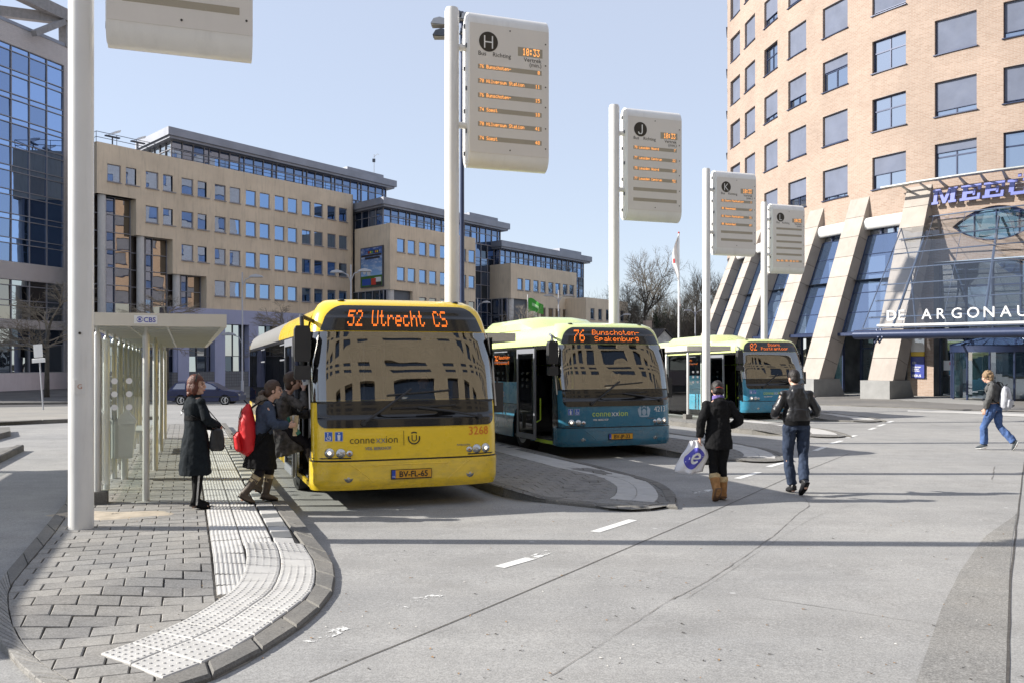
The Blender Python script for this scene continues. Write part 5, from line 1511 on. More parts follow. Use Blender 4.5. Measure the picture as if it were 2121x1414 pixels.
    mb = MB(); mb.prism([(-.13, zb_), (.11, zb_), (.16, zb_ + .55), (.03, zb_ + .72), (-.13, zb_ + .55)], yb - .14, yb + .14, M=tm(c, 0, 0)); mb.tube([(c, yb, zb_ - .35), (c, yb, zb_ + .02)], .05, 8)
    mb.build('litter_bin', M['shpost'], t)
    mb = MB(); mb.prism([(-.135, zb_ + .52), (.165, zb_ + .52), (.168, zb_ + .56), (.03, zb_ + .745), (-.138, zb_ + .56)], yb - .155, yb + .155, M=tm(c, 0, 0)); mb.build('bin_hood', M['steel'], t)
    if logo:
        y = -.166; zc = (RT + RB) / 2 + .003
        MB().box(.43, .70, y - .002, y + .002, zc - .052, zc + .052).build('logo_plate', M['dot'], t)
        bl_ = mat('logo_blue', (0.05, 0.07, 0.42), 0.5, var=.02) if 'logo_blue' not in M else M['logo_blue']; M['logo_blue'] = bl_
        mb = MB(); cx_, r = .495, .036
        def disc(r0, r1, yy, m=0, sy=1.0, kk=24):
            rows = [[(cx_ + rr * math.cos(2 * math.pi * q / kk), yy, zc + rr * sy * math.sin(2 * math.pi * q / kk)) for q in range(kk)] for rr in (r0, r1)]
            mb.grid(rows, m, closed=True)
        disc(.0001, r, y - .0045, 0)
        mb.face([(cx_ + r * 1.02 * u, y - .006, zc + .024 * (1 - u * u)) for u in [q / 8 for q in range(-8, 9)]] + [(cx_ + r * 1.02 * u, y - .006, zc - .024 * (1 - u * u)) for u in [q / 8 for q in range(7, -8, -1)]], 1)
        disc(.0001, .0165, y - .0075, 0)
        mb.build('logo_eye', [bl_, M['dot']], t)
        ftext('CBS', .085, bl_, t, .538, y - .004, zc - .031, name='logo_lettering', sx=.98, bold=.0012)
    return t
shelter((0, 0, 0), 'near glass bus shelter carrying the CBS plate, beside the woman in the dark coat')
shelter((10.9, 17.9, 0), 'far glass bus shelter in front of the farthest bus, beside sign K', logo=True)
shelter((3.75, 5.95, 0), 'glass bus shelter behind the yellow bus, only its roof corner showing', logo=False)
shelter((-3.85, -5.8, 0), 'glass bus shelter left of the view, known by the shadow of its roof', logo=False)
# ---------------------------------------------------------------- buses
def paint(name, c):
    m = mat(name, c, 0.28, var=0.03, vs_=1.2, coat=0.6, spec=0.5); t = m.node_tree; p = next(n for n in t.nodes if n.type == 'BSDF_PRINCIPLED')
    src = p.inputs['Base Color'].links[0].from_socket
    sx = N(t, 'ShaderNodeSeparateXYZ'); t.links.new(coord(t), sx.inputs[0])
    low_ = ramp(t, sx.outputs[2], .30, .95, (1, 1, 1, 1), (.12, .12, .12, 1)); sp = ramp(t, nz(t, 5, 6, .7, coord(t, 'Object', scale=(1, 1, 2.5))), .42, .72)
    f = mixc(t, 1.0, low_, sp, 'MULTIPLY'); f = mixc(t, 1.0, f, (.42, .42, .42, 1), 'MULTIPLY')
    t.links.new(mixc(t, f, src, (.13, .11, .085, 1)), p.inputs['Base Color'])      # road film on the skirts
    return m
M['yellow'] = paint('bus_yellow', (0.92, 0.63, 0.03)); M['teal'] = paint('bus_teal', (0.025, 0.16, 0.26)); M['sky'] = paint('bus_light_blue', (0.10, 0.42, 0.62))
M['lime'] = paint('bus_lime', (0.70, 0.80, 0.33)); M['busgrey'] = mat('bus_roof_grey', (0.20, 0.195, 0.185), 0.45, var=.05)
M['wscreen'] = glassmat('windscreen', tint=(0.42, 0.44, 0.44), refl=0.23, trans=0.9, gcol=(0.92, 0.9, 0.86), body=(0.01, 0.01, 0.012), wob=0.14, ws=0.9)
M['sideglass'] = glassmat('bus_side_glass', tint=(0.16, 0.18, 0.18), refl=0.10, trans=0.55, gcol=(0.30, 0.31, 0.33), body=(0.006, 0.007, 0.008), wob=.05, ws=.8)
M['gloss_black'] = mat('gloss_black', (0.012, 0.012, 0.013), 0.12, var=.1, coat=.4)
M['plastic'] = mat('black_plastic', (0.022, 0.022, 0.024), 0.5, var=.15)
M['tyre'] = mat('tyre', (0.02, 0.02, 0.02), 0.85, var=.2, bmp=.3, bs=60)
M['rim'] = mat('wheel_rim', (0.35, 0.35, 0.35), 0.4, 0.6, var=.1, dirt=.3)
M['lamp'] = emit('headlamp', (1.0, 0.9, 0.72, 1), 1.2); M['lampglass'] = mat('lamp_chrome', (0.6, 0.6, 0.58), 0.15, 0.8, var=.05)
M['amber'] = mat('amber_lens', (0.45, 0.12, 0.02), 0.25, var=.05)
M['plate'] = mat('plate_yellow', (0.72, 0.36, 0.02), 0.5, var=.02); M['plateblue'] = mat('plate_blue', (0.02, 0.07, 0.45), 0.5, var=.02)
M['black_print'] = mat('black_print', (0.015, 0.015, 0.015), 0.5, var=.02); M['white_print'] = mat('white_print', (0.75, 0.75, 0.75), 0.5, var=.02)
M['orange_print'] = mat('orange_print', (0.75, 0.2, 0.02), 0.5, var=.02); M['lime_print'] = mat('lime_print', (0.6, 0.75, 0.1), 0.5, var=.02)
M['blue_print'] = mat('blue_print', (0.03, 0.12, 0.5), 0.5, var=.02); M['seat'] = mat('seat_fabric', (0.05, 0.06, 0.09), 0.9, var=.2)
M['busint'] = mat('bus_interior_grey', (0.10, 0.10, 0.105), 0.7, var=.1); M['limerail'] = mat('lime_rail', (0.5, 0.72, 0.05), 0.4, var=.02)
M['greyrail'] = mat('grey_rail', (0.22, 0.23, 0.26), 0.4, var=.02)
M['skin'] = mat('skin', (0.58, 0.36, 0.27), 0.55, var=.06, vs_=20)
HWID = 1.25
DD, NE = 0.36, 3.4
_pl = []
for i in range(-120, 121):
    th = math.pi / 2 * i / 120; s_ = math.sin(th); c_ = math.cos(th)
    _pl.append((HWID * math.copysign(abs(s_) ** (2 / NE), s_), DD - DD * abs(c_) ** (2 / NE)))
_al = [0]
for a, b in zip(_pl, _pl[1:]): _al.append(_al[-1] + math.hypot(b[0] - a[0], b[1] - a[1]))
SM = _al[-1] / 2
def plan(s):
    t = max(0, min(2 * SM - 1e-6, s + SM)); lo, hi = 0, len(_al) - 1
    while hi - lo > 1:
        m_ = (lo + hi) // 2
        if _al[m_] <= t: lo = m_
        else: hi = m_
    f = (t - _al[lo]) / max(1e-9, _al[hi] - _al[lo]); return (lerp(_pl[lo][0], _pl[hi][0], f), lerp(_pl[lo][1], _pl[hi][1], f))
def interp(tab, z):
    if z <= tab[0][0]: return tab[0][1]
    for a, b in zip(tab, tab[1:]):
        if z <= b[0]:
            t = (z - a[0]) / (b[0] - a[0]); return lerp(a[1], b[1], t)
    return tab[-1][1]
RAKE = [(.26, .06), (.34, .02), (.62, .0), (1.0, .02), (1.3, .06), (1.8, .17), (2.2, .29), (2.32, .33), (2.60, .42), (2.68, .50), (2.74, .66), (2.77, .95), (2.785, 1.5)]
TUMB = [(.26, .985), (.34, 1), (1.9, 1), (2.3, .975), (2.5, .94), (2.60, .905), (2.68, .86), (2.74, .79), (2.77, .62), (2.785, .5)]
def FS(s, z, off=0.0):
    x, y = plan(s); e = 1e-3; x2, y2 = plan(s + e); x1, y1 = plan(s - e)
    tx, ty = x2 - x1, y2 - y1; l = math.hypot(tx, ty) or 1; nx, ny = ty / l, -tx / l
    return Vector((x * interp(TUMB, z) + nx * off, y + interp(RAKE, z) + ny * off, z))
def patch(zs_, sl, sr, off=0.0, n=40):
    mb = MB(); mb.grid([[FS(lerp(sl(z), sr(z), k / n), z, off) for k in range(n + 1)] for z in zs_]); return mb
def rrect(z0, z1, s0, s1, r, nz_=7, taper=0.0):
    """rounded rectangle row bounds; taper narrows the top"""
    def ex(z):
        d = min(z - z0, z1 - z); c = 0 if d >= r else r - math.sqrt(max(0, r * r - (r - d) ** 2))
        return c + taper * (z - z0) / (z1 - z0)
    zs_ = sorted(set([z0 + r * (1 - math.cos(math.pi / 2 * k / nz_)) for k in range(nz_ + 1)] + [z1 - r * (1 - math.cos(math.pi / 2 * k / nz_)) for k in range(nz_ + 1)] + [z0 + r + (z1 - z0 - 2 * r) * k / 14 for k in range(15)]))
    return zs_, (lambda z: s0 + ex(z)), (lambda z: s1 - ex(z))
def ticksz(a, b, n): return [a + (b - a) * k / n for k in range(n + 1)]
def bus(C0, low, roofm, side_low, label, dest, num, plate, logo_m, num_m, pod, rail_m, fleet_side, Lb=12.0, yellow=False):
    t = thing('city_bus', label, 'bus', (C0[0], C0[1], gz(C0[0], C0[1])), RZ, 'city buses standing at the platforms')
    # follow the falling ground
    t.rotation_euler = (math.atan((gz(*(C0 + DV * 9)[:2]) - gz(*C0[:2])) / 9.0), 0, RZ)
    t.rotation_mode = 'XYZ'
    full = lambda z: SM; fl = lambda z: -SM
    # --- front shell
    zg = .63
    # lower bumper
    patch(ticksz(.26, zg, 8), lambda z: -SM, lambda z: SM, 0.012, 60).build('bumper', low, t, smooth=True)
    patch(ticksz(zg, zg + .02, 1), lambda z: -SM, lambda z: SM, -.01, 60).build('bumper_gap', M['plastic'], t)
    # front panel (U shape) : main + horns
    ztop = 1.42
    def hornL(z):
        return 0
    patch(ticksz(zg + .02, ztop, 16), lambda z: -SM + .085, lambda z: SM - .085, 0.0, 60).build('front_panel', low, t, smooth=True)
    # upper shell behind glass, roof front, dark corner pillars
    patch(ticksz(ztop, 2.3, 8), lambda z: -SM, lambda z: SM, -.03, 50).build('screen_surround', M['plastic'], t, smooth=True) if False else None
    patch([2.24, 2.28, 2.32, 2.40, 2.48, 2.54, 2.60, 2.64, 2.68, 2.71, 2.74, 2.755, 2.77, 2.778, 2.785], lambda z: -SM, lambda z: SM, 0.004, 60).build('roof_front', roofm, t, smooth=True)
    # windscreen with the black lower mask
    zs_, a, b = rrect(1.06, 2.30, -SM + .14, SM - .14, .12)
    zs2 = [z for z in zs_ if z <= 1.36] + [1.36, 1.384, 1.386, 1.40]
    wl_ = lambda z: (a(z) + .10 if z < 1.385 else a(z) - .04); wr = lambda z: (b(z) - .10 if z < 1.385 else b(z) + .04)
    patch(sorted(set(zs2)), wl_, wr, .012, 60).build('screen_mask', M['gloss_black'], t, smooth=True)
    patch([1.40] + [z for z in zs_ if 1.41 < z], wl_, wr, .012, 60).build('windscreen', M['wscreen'], t, smooth=True)
    patch([2.235, 2.30], lambda z: -SM + .03, lambda z: SM - .03, .006, 60).build('screen_header', M['gloss_black'], t, smooth=True)
    # destination glass
    zs_, a, b = rrect(2.10, 2.655, -1.20, 1.20, .16, taper=.12)
    patch([2.312] + [z for z in zs_ if z > 2.32], a, b, .016, 50).build('destination_glass', M['gloss_black'], t, smooth=True)
    # A pillars
    for sg in (-1, 1):
        mb = MB()
        mb.grid([[FS(sg * lerp(SM - .14, SM + 0, k / 6), z, .004) for k in range(7)] for z in ticksz(1.40, 2.26, 10)]); 
        mb.build('corner_pillar', M['gloss_black'], t, smooth=True)
        mb = MB(); mb.tube([FS(sg * (SM - .13), z, .025) for z in ticksz(1.3, 2.24, 8)], .014, 5); mb.build('pillar_trim', M['steel'], t)
        # hidden side strip at the corner
        mb = MB(); mb.grid([[FS(sg * lerp(SM - .10, SM, k / 4), z, .0) for k in range(5)] for z in ticksz(zg + .02, 1.42, 6)]); mb.build('corner_panel', M['gloss_black'] if sg < 0 else low, t, smooth=True)
    # wipers
    for (x0, z0, pts, bl_) in ((-.62, 1.10, [(-.62, 1.12), (-.35, 1.30), (.02, 1.55)], [(-.30, 1.47), (.55, 1.53)]), (.95, 1.18, [(.95, 1.17), (.55, 1.25), (.1, 1.31)], [(-.25, 1.30), (.62, 1.33)])):
        mb = MB(); mb.tube([FS(p_[0], p_[1], .05) for p_ in pts], .016, 6); mb.tube([FS(lerp(bl_[0][0], bl_[1][0], k / 8), lerp(bl_[0][1], bl_[1][1], k / 8), .035) for k in range(9)], .012, 5)
        mb.tube([FS(pts[0][0], pts[0][1], .0), FS(pts[0][0], pts[0][1], .06)], .035, 8); mb.build('wiper', M['plastic'], t)
    # lights
    def lamp(s, z, r, mt, name='headlight', ring=True):
        c0 = FS(s, z, .0); c1 = FS(s, z, .012); d = (c1 - c0).normalized()
        mb = MB(); mb.tube([c0 - d * .02, c0 + d * .012, c0 + d * .010], [r, r, r * .86], 20, m=0, cap=False); mb.tube([c0, c0 + d * .006, c0 + d * .016], [r * .86, r * .6, r * .15], 16, m=1)
        mb.build(name, [M['lampglass'] if ring else mt, mt], t, smooth=True)
    for sg in (-1, 1):
        lamp(sg * 1.05, .745, .062, M['lamp']); lamp(sg * .91, .74, .06, M['lampglass']); lamp(sg * .80, .735, .04, M['amber'], 'indicator')
        lamp(sg * .81, .42, .055, M['lampglass'], 'fog_lamp')
        c = FS(sg * .95, 2.70, .02) + Vector((0, .1, .03)); MB().ell(c, (.05, .05, .02), 10, 6).build('marker_light', M['plastic'], t, smooth=True)
    # number plate
    def onfront(name, me, s, z, off=.016):
        p0 = FS(s, z, off); return placed(name, me, t, tm(p0.x, p0.y, p0.z))
    y0 = FS(0, .44, .02).y
    mb = MB(); mb.box(-.27, .27, y0 - .012, y0 + .01, .385, .51); mb.build('plate_frame', M['black_print'], t)
    mb = MB(); mb.box(-.262, .262, y0 - .016, y0 - .011, .40, .503); mb.box(-.262, -.215, y0 - .0175, y0 - .0165, .40, .503, 1); pl_ = mb.build('number_plate', [M['plate'], M['plateblue']], t)
    ftext(plate, .105, M['black_print'], pl_, .025, y0 - .019, .415, align='CENTER', sx=.98, bold=.002); ftext('NL', .03, M['white_print'], pl_, -.255, y0 - .019, .412)
    # bumper creases
    for sg in (-1, 1):
        mb = MB(); mb.tube([FS(sg * q, z, .012) for q, z in ((.50, .36), (.56, .42), (.66, .50), (.74, .56), (.80, .60))], .005, 4); mb.build('bumper_crease', low, t)
    MB().tube([FS(q / 10, .575, .013) for q in range(-5, 6)], .005, 4).build('bumper_crease', low, t)
    # operator lettering, pictograms, fleet number
    def wrap(me, s0, z0):
        for v in me.vertices:
            q = FS(s0 + v.co.x, z0 + v.co.z, .006 - v.co.y); v.co = q
        return me
    def xz(me):
        for v in me.vertices: v.co = Vector((v.co.x, -v.co.z, v.co.y))
        return me
    sh_ = -.80 if yellow else -.62; lk = 1.0 if yellow else 1.27
    link('operator_lettering', wrap(xz(text_mesh('conne', .132 * lk, logo_m, .001, bold=-.001)), sh_, .86), t)
    link('operator_lettering', wrap(xz(text_mesh('xx', .132 * lk, M['white_print'] if not yellow else M['greyrail'], .001, bold=-.001)), sh_ + .335 * lk, .86), t)
    link('operator_lettering', wrap(xz(text_mesh('ion', .132 * lk, logo_m, .001, bold=-.001)), sh_ + .462 * lk, .86), t)
    if yellow:
        mb = MB(); mb.grid([[(s, 0, z) for s in (0, .006)] for z in (-.02, .17)]); me = mb.mesh('divider', M['black_print']); link('divider', wrap(me, -.10, .84), t)
        mb = MB()
        for a0, a1 in ((-200, 20), (60, 120)):
            rows = []
            for r_ in (.066, .082): rows.append([(r_ * math.cos(R(lerp(a0, a1, k / 16))), -.001, r_ * math.sin(R(lerp(a0, a1, k / 16)))) for k in range(17)])
            mb.grid(rows)
        link('u_emblem', wrap(mb.mesh('u_emblem', M['black_print']), .04, .91), t); link('u_emblem', wrap(xz(text_mesh('U', .12, M['black_print'], .001)), -.0, .868), t)
    else:   # provincial coat of arms, reduced to its shapes
        mb = MB()
        def el(cx_, cz_, rx, rz_, k=12): mb.face([(cx_ + rx * math.cos(2 * math.pi * q / k), -.001, cz_ + rz_ * math.sin(2 * math.pi * q / k)) for q in range(k)])
        el(0, 0, .05, .065); el(-.1, .0, .035, .08); el(.1, 0, .035, .08); el(-.09, .085, .025, .025); el(.09, .085, .025, .025)
        for q in range(5): el(-.04 + .02 * q, .09 + .012 * (2 - abs(q - 2)), .009, .02, 6)
        el(0, -.085, .12, .018); el(-.135, .04, .012, .05, 6); el(.135, .04, .012, .05, 6)
        link('coat_of_arms', wrap(mb.mesh('coat_of_arms', mat('arms_grey', (0.35, 0.45, 0.55), .5)), .55, .93), t)
    link('fleet_number', wrap(xz(text_mesh(num, .155, num_m, .001, align='RIGHT')), 1.10 if not yellow else 1.10, .93), t)
    for k, q in enumerate((-1.06, -.93)):
        mb = MB(); mb.grid([[(x, 0, z) for x in ticksz(-.05, .05, 2)] for z in (-.06, .06)]); link('pictogram', wrap(mb.mesh('pictogram', M['white_print']), q, .955), t)
        mb = MB(); mb.grid([[(x, -.001, z) for x in ticksz(-.046, .046, 2)] for z in (-.056, .056)]); link('pictogram', wrap(mb.mesh('pictogram', M['blue_print']), q, .955), t)
        mb = MB()
        if (k == 0) == yellow:      # wheelchair
            for a0 in range(12):
                a_, b_ = math.pi * (0.9 + 1.5 * a0 / 12), math.pi * (0.9 + 1.5 * (a0 + 1) / 12)
                mb.face([(r_ * math.cos(c_), -.002, -.018 + r_ * math.sin(c_)) for r_, c_ in ((.024, a_), (.032, a_), (.032, b_), (.024, b_))])
            mb.face([(-.012, -.002, -.01), (-.004, -.002, -.01), (-.004, -.002, .03), (-.012, -.002, .03)]); mb.face([(-.012, -.002, -.01), (.022, -.002, -.012), (.03, -.002, -.045), (.022, -.002, -.045), (.016, -.002, -.02), (-.012, -.002, -.018)]); mb.face([(-.008 + .009 * math.cos(q_), -.002, .04 + .009 * math.sin(q_)) for q_ in [k_ * math.pi / 4 for k_ in range(8)]])
        else:
            mb.face([(-.014, -.002, -.05), (.014, -.002, -.05), (.02, -.002, .02), (-.02, -.002, .02)]); mb.face([(.011 * math.cos(q_), -.002, .038 + .011 * math.sin(q_)) for q_ in [k_ * math.pi / 4 for k_ in range(8)]])
        link('pictogram', wrap(mb.mesh('pictogram', M['white_print']), q, .955), t)
    link('maker_lettering', wrap(xz(text_mesh('VDL BERKHOF', .052, M['greyrail'] if yellow else M['white_print'], .001, bold=.001)), -.60, .775), t)
    link('model_lettering', wrap(xz(text_mesh('Ambassador', .04, M['greyrail'], .001)), .62, .79), t)
    for sg in (-1, 1): MB().tube([FS(sg * q, zg + .045 - .02 * 0, .003) for q in (.78, .9, 1.02, 1.15, 1.3)], .008, 4).build('lamp_strip', M['black_print'], t)
    # destination text
    def dtext(s_, h, wch, s0, z0, sp):
        me = led_mesh(s_, h, wch, M['led_bus'], .72, split=sp)
        for v in me.vertices:
            q = FS(s0 + v.co.x, z0 + v.co.z, .024); v.co = q
        link('destination_text', me, t)
    if len(dest) == 1:
        dtext(dest[0], .215, .111, -.80, 2.37, 2)
    else:
        dtext(dest[0], .24, .14, -.90, 2.355, 2); w1_, w2_ = dest[1], dest[2]
        c_ = .12
        dtext(w1_, .102, .108, c_ - .054 * len(w1_), 2.495, 1); dtext(w2_, .102, .108, c_ - .054 * len(w2_), 2.365, 1)
    # --- body sides
    ys = DD + .04; YR = Lb
    fw, rw, ra = 2.35, 8.6, .56
    def skirt(x, z1, doors):
        segs = []; pts = [(ys, .28)]
        def arch(c):
            return [(c - ra, .28)] + [(c - ra * math.cos(math.pi * k / 14), .46 + ra * math.sin(math.pi * k / 14)) for k in range(15)] + [(c + ra, .28)]
        pts += arch(fw) + arch(rw) + [(YR, .32), (YR, z1), (ys, z1)]
        return pts
    for sg in (-1, 1):
        X = sg * HWID
        lm = side_low
        if sg < 0:   # door side: split in front of and behind the front door
            parts = [[(1.62, .28)] + [(fw - ra, .28)] + [(fw - ra * math.cos(math.pi * k / 14), .46 + ra * math.sin(math.pi * k / 14)) for k in range(15)] + [(fw + ra, .28), (5.6, .28), (5.6, 1.02), (1.62, 1.02)],
                     [(7.0, .28), (rw - ra, .28)] + [(rw - ra * math.cos(math.pi * k / 14), .46 + ra * math.sin(math.pi * k / 14)) for k in range(15)] + [(rw + ra, .28), (YR, .32), (YR, 1.02), (7.0, 1.02)]]
        else: parts = [skirt(X, 1.02, None)]
        mb = MB()
        for p_ in parts: mb.prism(p_, X - sg * .03, X, ax='x')
        mb.build('side_panel', lm, t)
        # side glass band
        y_a = 1.62 if sg < 0 else ys + .25
        cuts = [y_a, 3.0, 4.3, 5.6, 7.0, 8.3, 9.6, 10.8, YR - .1]
        for i in range(len(cuts) - 1):
            z0_ = 1.03 if not (sg < 0 and i == 3) else .34
            mb = MB(); mb.box(min(X, X + sg * .006), max(X, X + sg * .006), cuts[i] + .012, cuts[i + 1] - .012, z0_, 2.24)
            mb.build('side_window', M['sideglass'], t)
        mb = MB(); mb.box(min(X - sg * .05, X - sg * .003), max(X - sg * .05, X - sg * .003), y_a - .06, YR, 2.22, 2.30); mb.box(min(X - sg * .05, X - sg * .003), max(X - sg * .05, X - sg * .003), y_a - .06, YR, 1.0, 1.06)
        for q in cuts: mb.box(min(X - sg * .05, X - sg * .003), max(X - sg * .05, X - sg * .003), q - .04, q + .04, 1.0, 2.25)
        mb.build('window_frame', M['gloss_black'], t)
        # opening hopper vent windows
        mb = MB()
        for q in (3.2, 7.2):
            mb.box(min(X + sg * .008, X + sg * .02), max(X + sg * .008, X + sg * .02), q, q + .9, 1.95, 1.975); mb.box(min(X + sg * .008, X + sg * .02), max(X + sg * .008, X + sg * .02), q, q + .9, 2.2, 2.22)
        mb.build('vent_frame', M['greyrail'], t)
        # wheel arches liner and wheels
        for c_ in (fw, rw):
            mb = MB(); rows = []
            for k in range(17): a_ = math.pi * k / 16; rows.append([(X - sg * .002, c_ - ra * math.cos(a_), .46 + ra * math.sin(a_)), (X - sg * .5, c_ - ra * math.cos(a_), .46 + ra * math.sin(a_))])
            mb.grid(rows); mb.face([(X - sg * .5, c_ - ra, 0.2), (X - sg * .5, c_ + ra, .2), (X - sg * .5, c_ + ra, 1.05), (X - sg * .5, c_ - ra, 1.05)]); mb.build('wheel_arch', M['plastic'], t)
            mb = MB(); xo, xi = X - sg * .03, X - sg * .31
            mb.tube([(xi, c_, .47), (xi + sg * .02, c_, .47), (xo - sg * .03, c_, .47), (xo, c_, .47)], [.44, .47, .47, .42], 32); wh_ = mb.build('wheel', M['tyre'], t, smooth=True, auto=40)
            mb = MB(); mb.tube([(xo + sg * .004, c_, .47), (xo - sg * .06, c_, .47), (xo - sg * .08, c_, .47)], [.29, .25, .1], 24); mb.tube([(xo - sg * .08, c_, .47), (xo + sg * .005, c_, .47)], [.1, .09], 12)
            for k in range(8): a_ = k * math.pi / 4; mb.tube([(xo - sg * .06, c_ + .17 * math.cos(a_), .47 + .17 * math.sin(a_)), (xo - sg * .03, c_ + .17 * math.cos(a_), .47 + .17 * math.sin(a_))], .018, 6)
            mb.build('rim', M['rim'], wh_, smooth=True, auto=40)
    # roof cove and roof
    ysl = ticksz(.0, 1, 16)
    def roofrow(y, f=1.0):
        zc = [(1.25, 2.24), (1.243, 2.34), (1.21, 2.46), (1.15, 2.56), (1.06, 2.635), (.93, 2.70), (.7, 2.745), (.4, 2.77), (0, 2.785)]
        zc = [(FS(SM, z, 0).x if z < 2.30 else x, z) for x, z in zc]
        return [(-x, y, z) for x, z in zc] + [(x, y, z) for x, z in zc[-2::-1]]
    rows = [roofrow(y) for y in ticksz(.78, YR, 12)]
    rows[0] = [(q[0], .36 + interp(RAKE, q[2]) * 1.0 + (.0), q[2]) for q in rows[0]]
    ysp = 3.4
    mb = MB()
    if yellow:
        rr_ = [rows[0]] + [roofrow(y) for y in ticksz(2.0, 4.6, 2)]; mb.grid(rr_); mb.build('roof', roofm, t, smooth=True)
        mb = MB(); mb.grid([roofrow(y) for y in ticksz(4.6, YR, 6)]); mb.build('roof', M['busgrey'], t, smooth=True)
    else: mb.grid(rows); mb.build('roof', roofm, t, smooth=True)
    mb = MB(); mb.box(-HWID + .002, HWID - .002, YR - .02, YR, .35, 2.4); mb.prism([(q[0], q[2]) for q in roofrow(0)], YR - .02, YR); mb.build('rear_panel', low, t)
    if pod:
        prf = [(-.95, 2.70), (-.93, 2.86), (-.8, 2.97), (-.4, 3.02), (.4, 3.02), (.8, 2.97), (.93, 2.86), (.95, 2.70)]
        mb = MB(); mb.grid([[(x * f, y, 2.70 + (z - 2.70) * g_) for x, z in prf] for y, f, g_ in ((2.7, .85, 0), (3.05, .97, .72), (3.3, 1, 1), (5.6, 1, 1), (5.9, .9, .6), (8.0, .85, .5), (8.4, .8, 0))]); mb.build('roof_pod', roofm, t, smooth=True, auto=30)
    # --- front door: open; leaf swung out along the side
    X = -HWID
    mb = MB(); mb.box(X, X + .05, .50, .56, .3, 2.3); mb.box(X, X + .05, 1.54, 1.62, .3, 2.3); mb.box(X, X + .05, .50, 1.62, 2.22, 2.30); mb.build('door_frame', M['gloss_black'], t)
    mb = MB(); mb.box(X + .001, X + .9, .56, 1.54, .28, .34); mb.box(X - .0, X + .03, .56, 1.54, .28, .345, 1); mb.build('door_step', [M['busint'], M['limerail'] if not yellow else M['yellow']], t)
    mb = MB(); xo = X - .10; ya, yb = (1.22, 2.28)
    for a_, b_, c_, d_ in ((ya, ya + .07, .33, 2.24), (yb - .07, yb, .33, 2.24), (ya, yb, 2.14, 2.24), (ya, yb, .33, .44)): mb.box(xo - .03, xo + .01, a_ + (.07 if c_ > 2 or d_ < .5 else 0), b_ - (.07 if c_ > 2 or d_ < .5 else 0), c_, d_)
    leaf = mb.build('door', M['greyrail'] , t)
    MB().box(xo - .012, xo - .004, ya + .07, yb - .07, .44, 2.14).build('door_glass', M['sideglass'], leaf)
    mb = MB(); mb.tube([(xo + .03, ya + .04, .7), (xo + .12, ya + .04, .75), (xo + .12, ya + .04, 1.2)], .016, 6); mb.build('door_handle', rail_m, leaf)
    mb = MB(); mb.box(xo, X, yb - .3, yb - .1, .3, .34); mb.box(xo, X, yb - .3, yb - .1, 2.2, 2.24); mb.build('door_arm', M['plastic'], leaf)
    mb = MB()
    for z0_, z1_ in ((.75, 1.2), (1.25, 1.75)): mb.tube([(X + .05, .64, z0_), (X + .11, .67, z0_ + .03), (X + .11, .67, z1_ - .03), (X + .05, .64, z1_)], .018, 8)
    mb.build('grab_rail', rail_m, t)
    # quarter window ahead of the door
    MB().box(X, X + .006, ys - .02, .50, .66, 2.24).build('quarter_panel', M['gloss_black'], t)
    mb = MB(); mb.box(X, X + .03, ys - .03, .56, .28, .66); mb.build('corner_skirt', low, t)
    mb = MB(); mb.box(HWID - .006, HWID, ys - .02, ys + .25, 1.02, 2.24); mb.build('quarter_panel', M['gloss_black'], t)
    # mirrors
    mb = MB()
    c = Vector((-1.40, .30, 0))
    mb.prism([(-.11, 1.93), (-.12, 2.0), (-.115, 2.34), (-.09, 2.385), (.09, 2.385), (.115, 2.34), (.12, 2.0), (.10, 1.93)], .22, .36, M=tm(-1.36, 0, -.02) @ Matrix.Diagonal((.86, 1, 1, 1))); mb.prism([(-.10, 1.70), (-.12, 1.73), (-.11, 1.88), (.11, 1.88), (.12, 1.73), (.10, 1.70)], .22, .34, M=tm(-1.36, 0, -.02) @ Matrix.Diagonal((.86, 1, 1, 1)))
    mb.tube([(-1.36, .30, 1.83), (-1.36, .30, 1.98)], .03, 8)
    mr = mb.build('mirror', M['plastic'], t)
    mb = MB(); mb.tube([(-1.36, .30, 2.35), (-1.36, .32, 2.47), (-1.36, .42, 2.50), (-1.18, .60, 2.44)], .028, 8); mb.build('mirror_arm', M['greyrail'] if not yellow else M['plastic'], mr)
    mb = MB(); mb.box(1.27, 1.40, .35, .45, 1.2, 1.62); mb.tube([(1.2, .5, 1.66), (1.33, .42, 1.68), (1.33, .4, 1.55)], .02, 6); mb.build('mirror', M['plastic'], t)
    # --- interior
    mb = MB(); mb.box(-1.2, 1.2, 1.0, YR - .1, .30, .36); mb.box(-.25, 1.2, .45, 1.0, .30, .36); mb.box(-.28, 1.18, 1.62, 1.66, .36, 1.25); mb.box(-1.2, 1.2, .6, YR - .1, 2.36, 2.40); mb.box(-1.21, 1.21, YR - .2, YR - .1, .36, 2.36); mb.build('interior_floor', M['busint'], t)
    mb = MB(); mb.box(-.95, 1.18, .50, .72, .9, 1.24); mb.prism([(-.05, 1.2), (0, 1.38), (.12, 1.46), (.62, 1.46), (.74, 1.38), (.8, 1.2)], .48, .78, 1); mb.build('dashboard', [M['plastic'], M['busgrey']], t)
    mb = MB(); mb.tube([(.45 + .22 * math.cos(a_), .84 + .08 * math.sin(a_), 1.32 + .2 * math.sin(a_)) for a_ in [2 * math.pi * k / 20 for k in range(21)]], .014, 5); mb.build('steering_wheel', M['plastic'], t)
    sm = cached('busseat', lambda: MB().box(-.22, .22, -.24, .22, .38, .50).box(-.22, .22, .16, .24, .5, 1.12).box(-.14, .14, .17, .23, 1.12, 1.3).box(-.05, .05, -.05, .05, 0, .38).mesh('seat', M['seat']))
    link('seat', sm, t, loc=(.45, 1.25, .40))
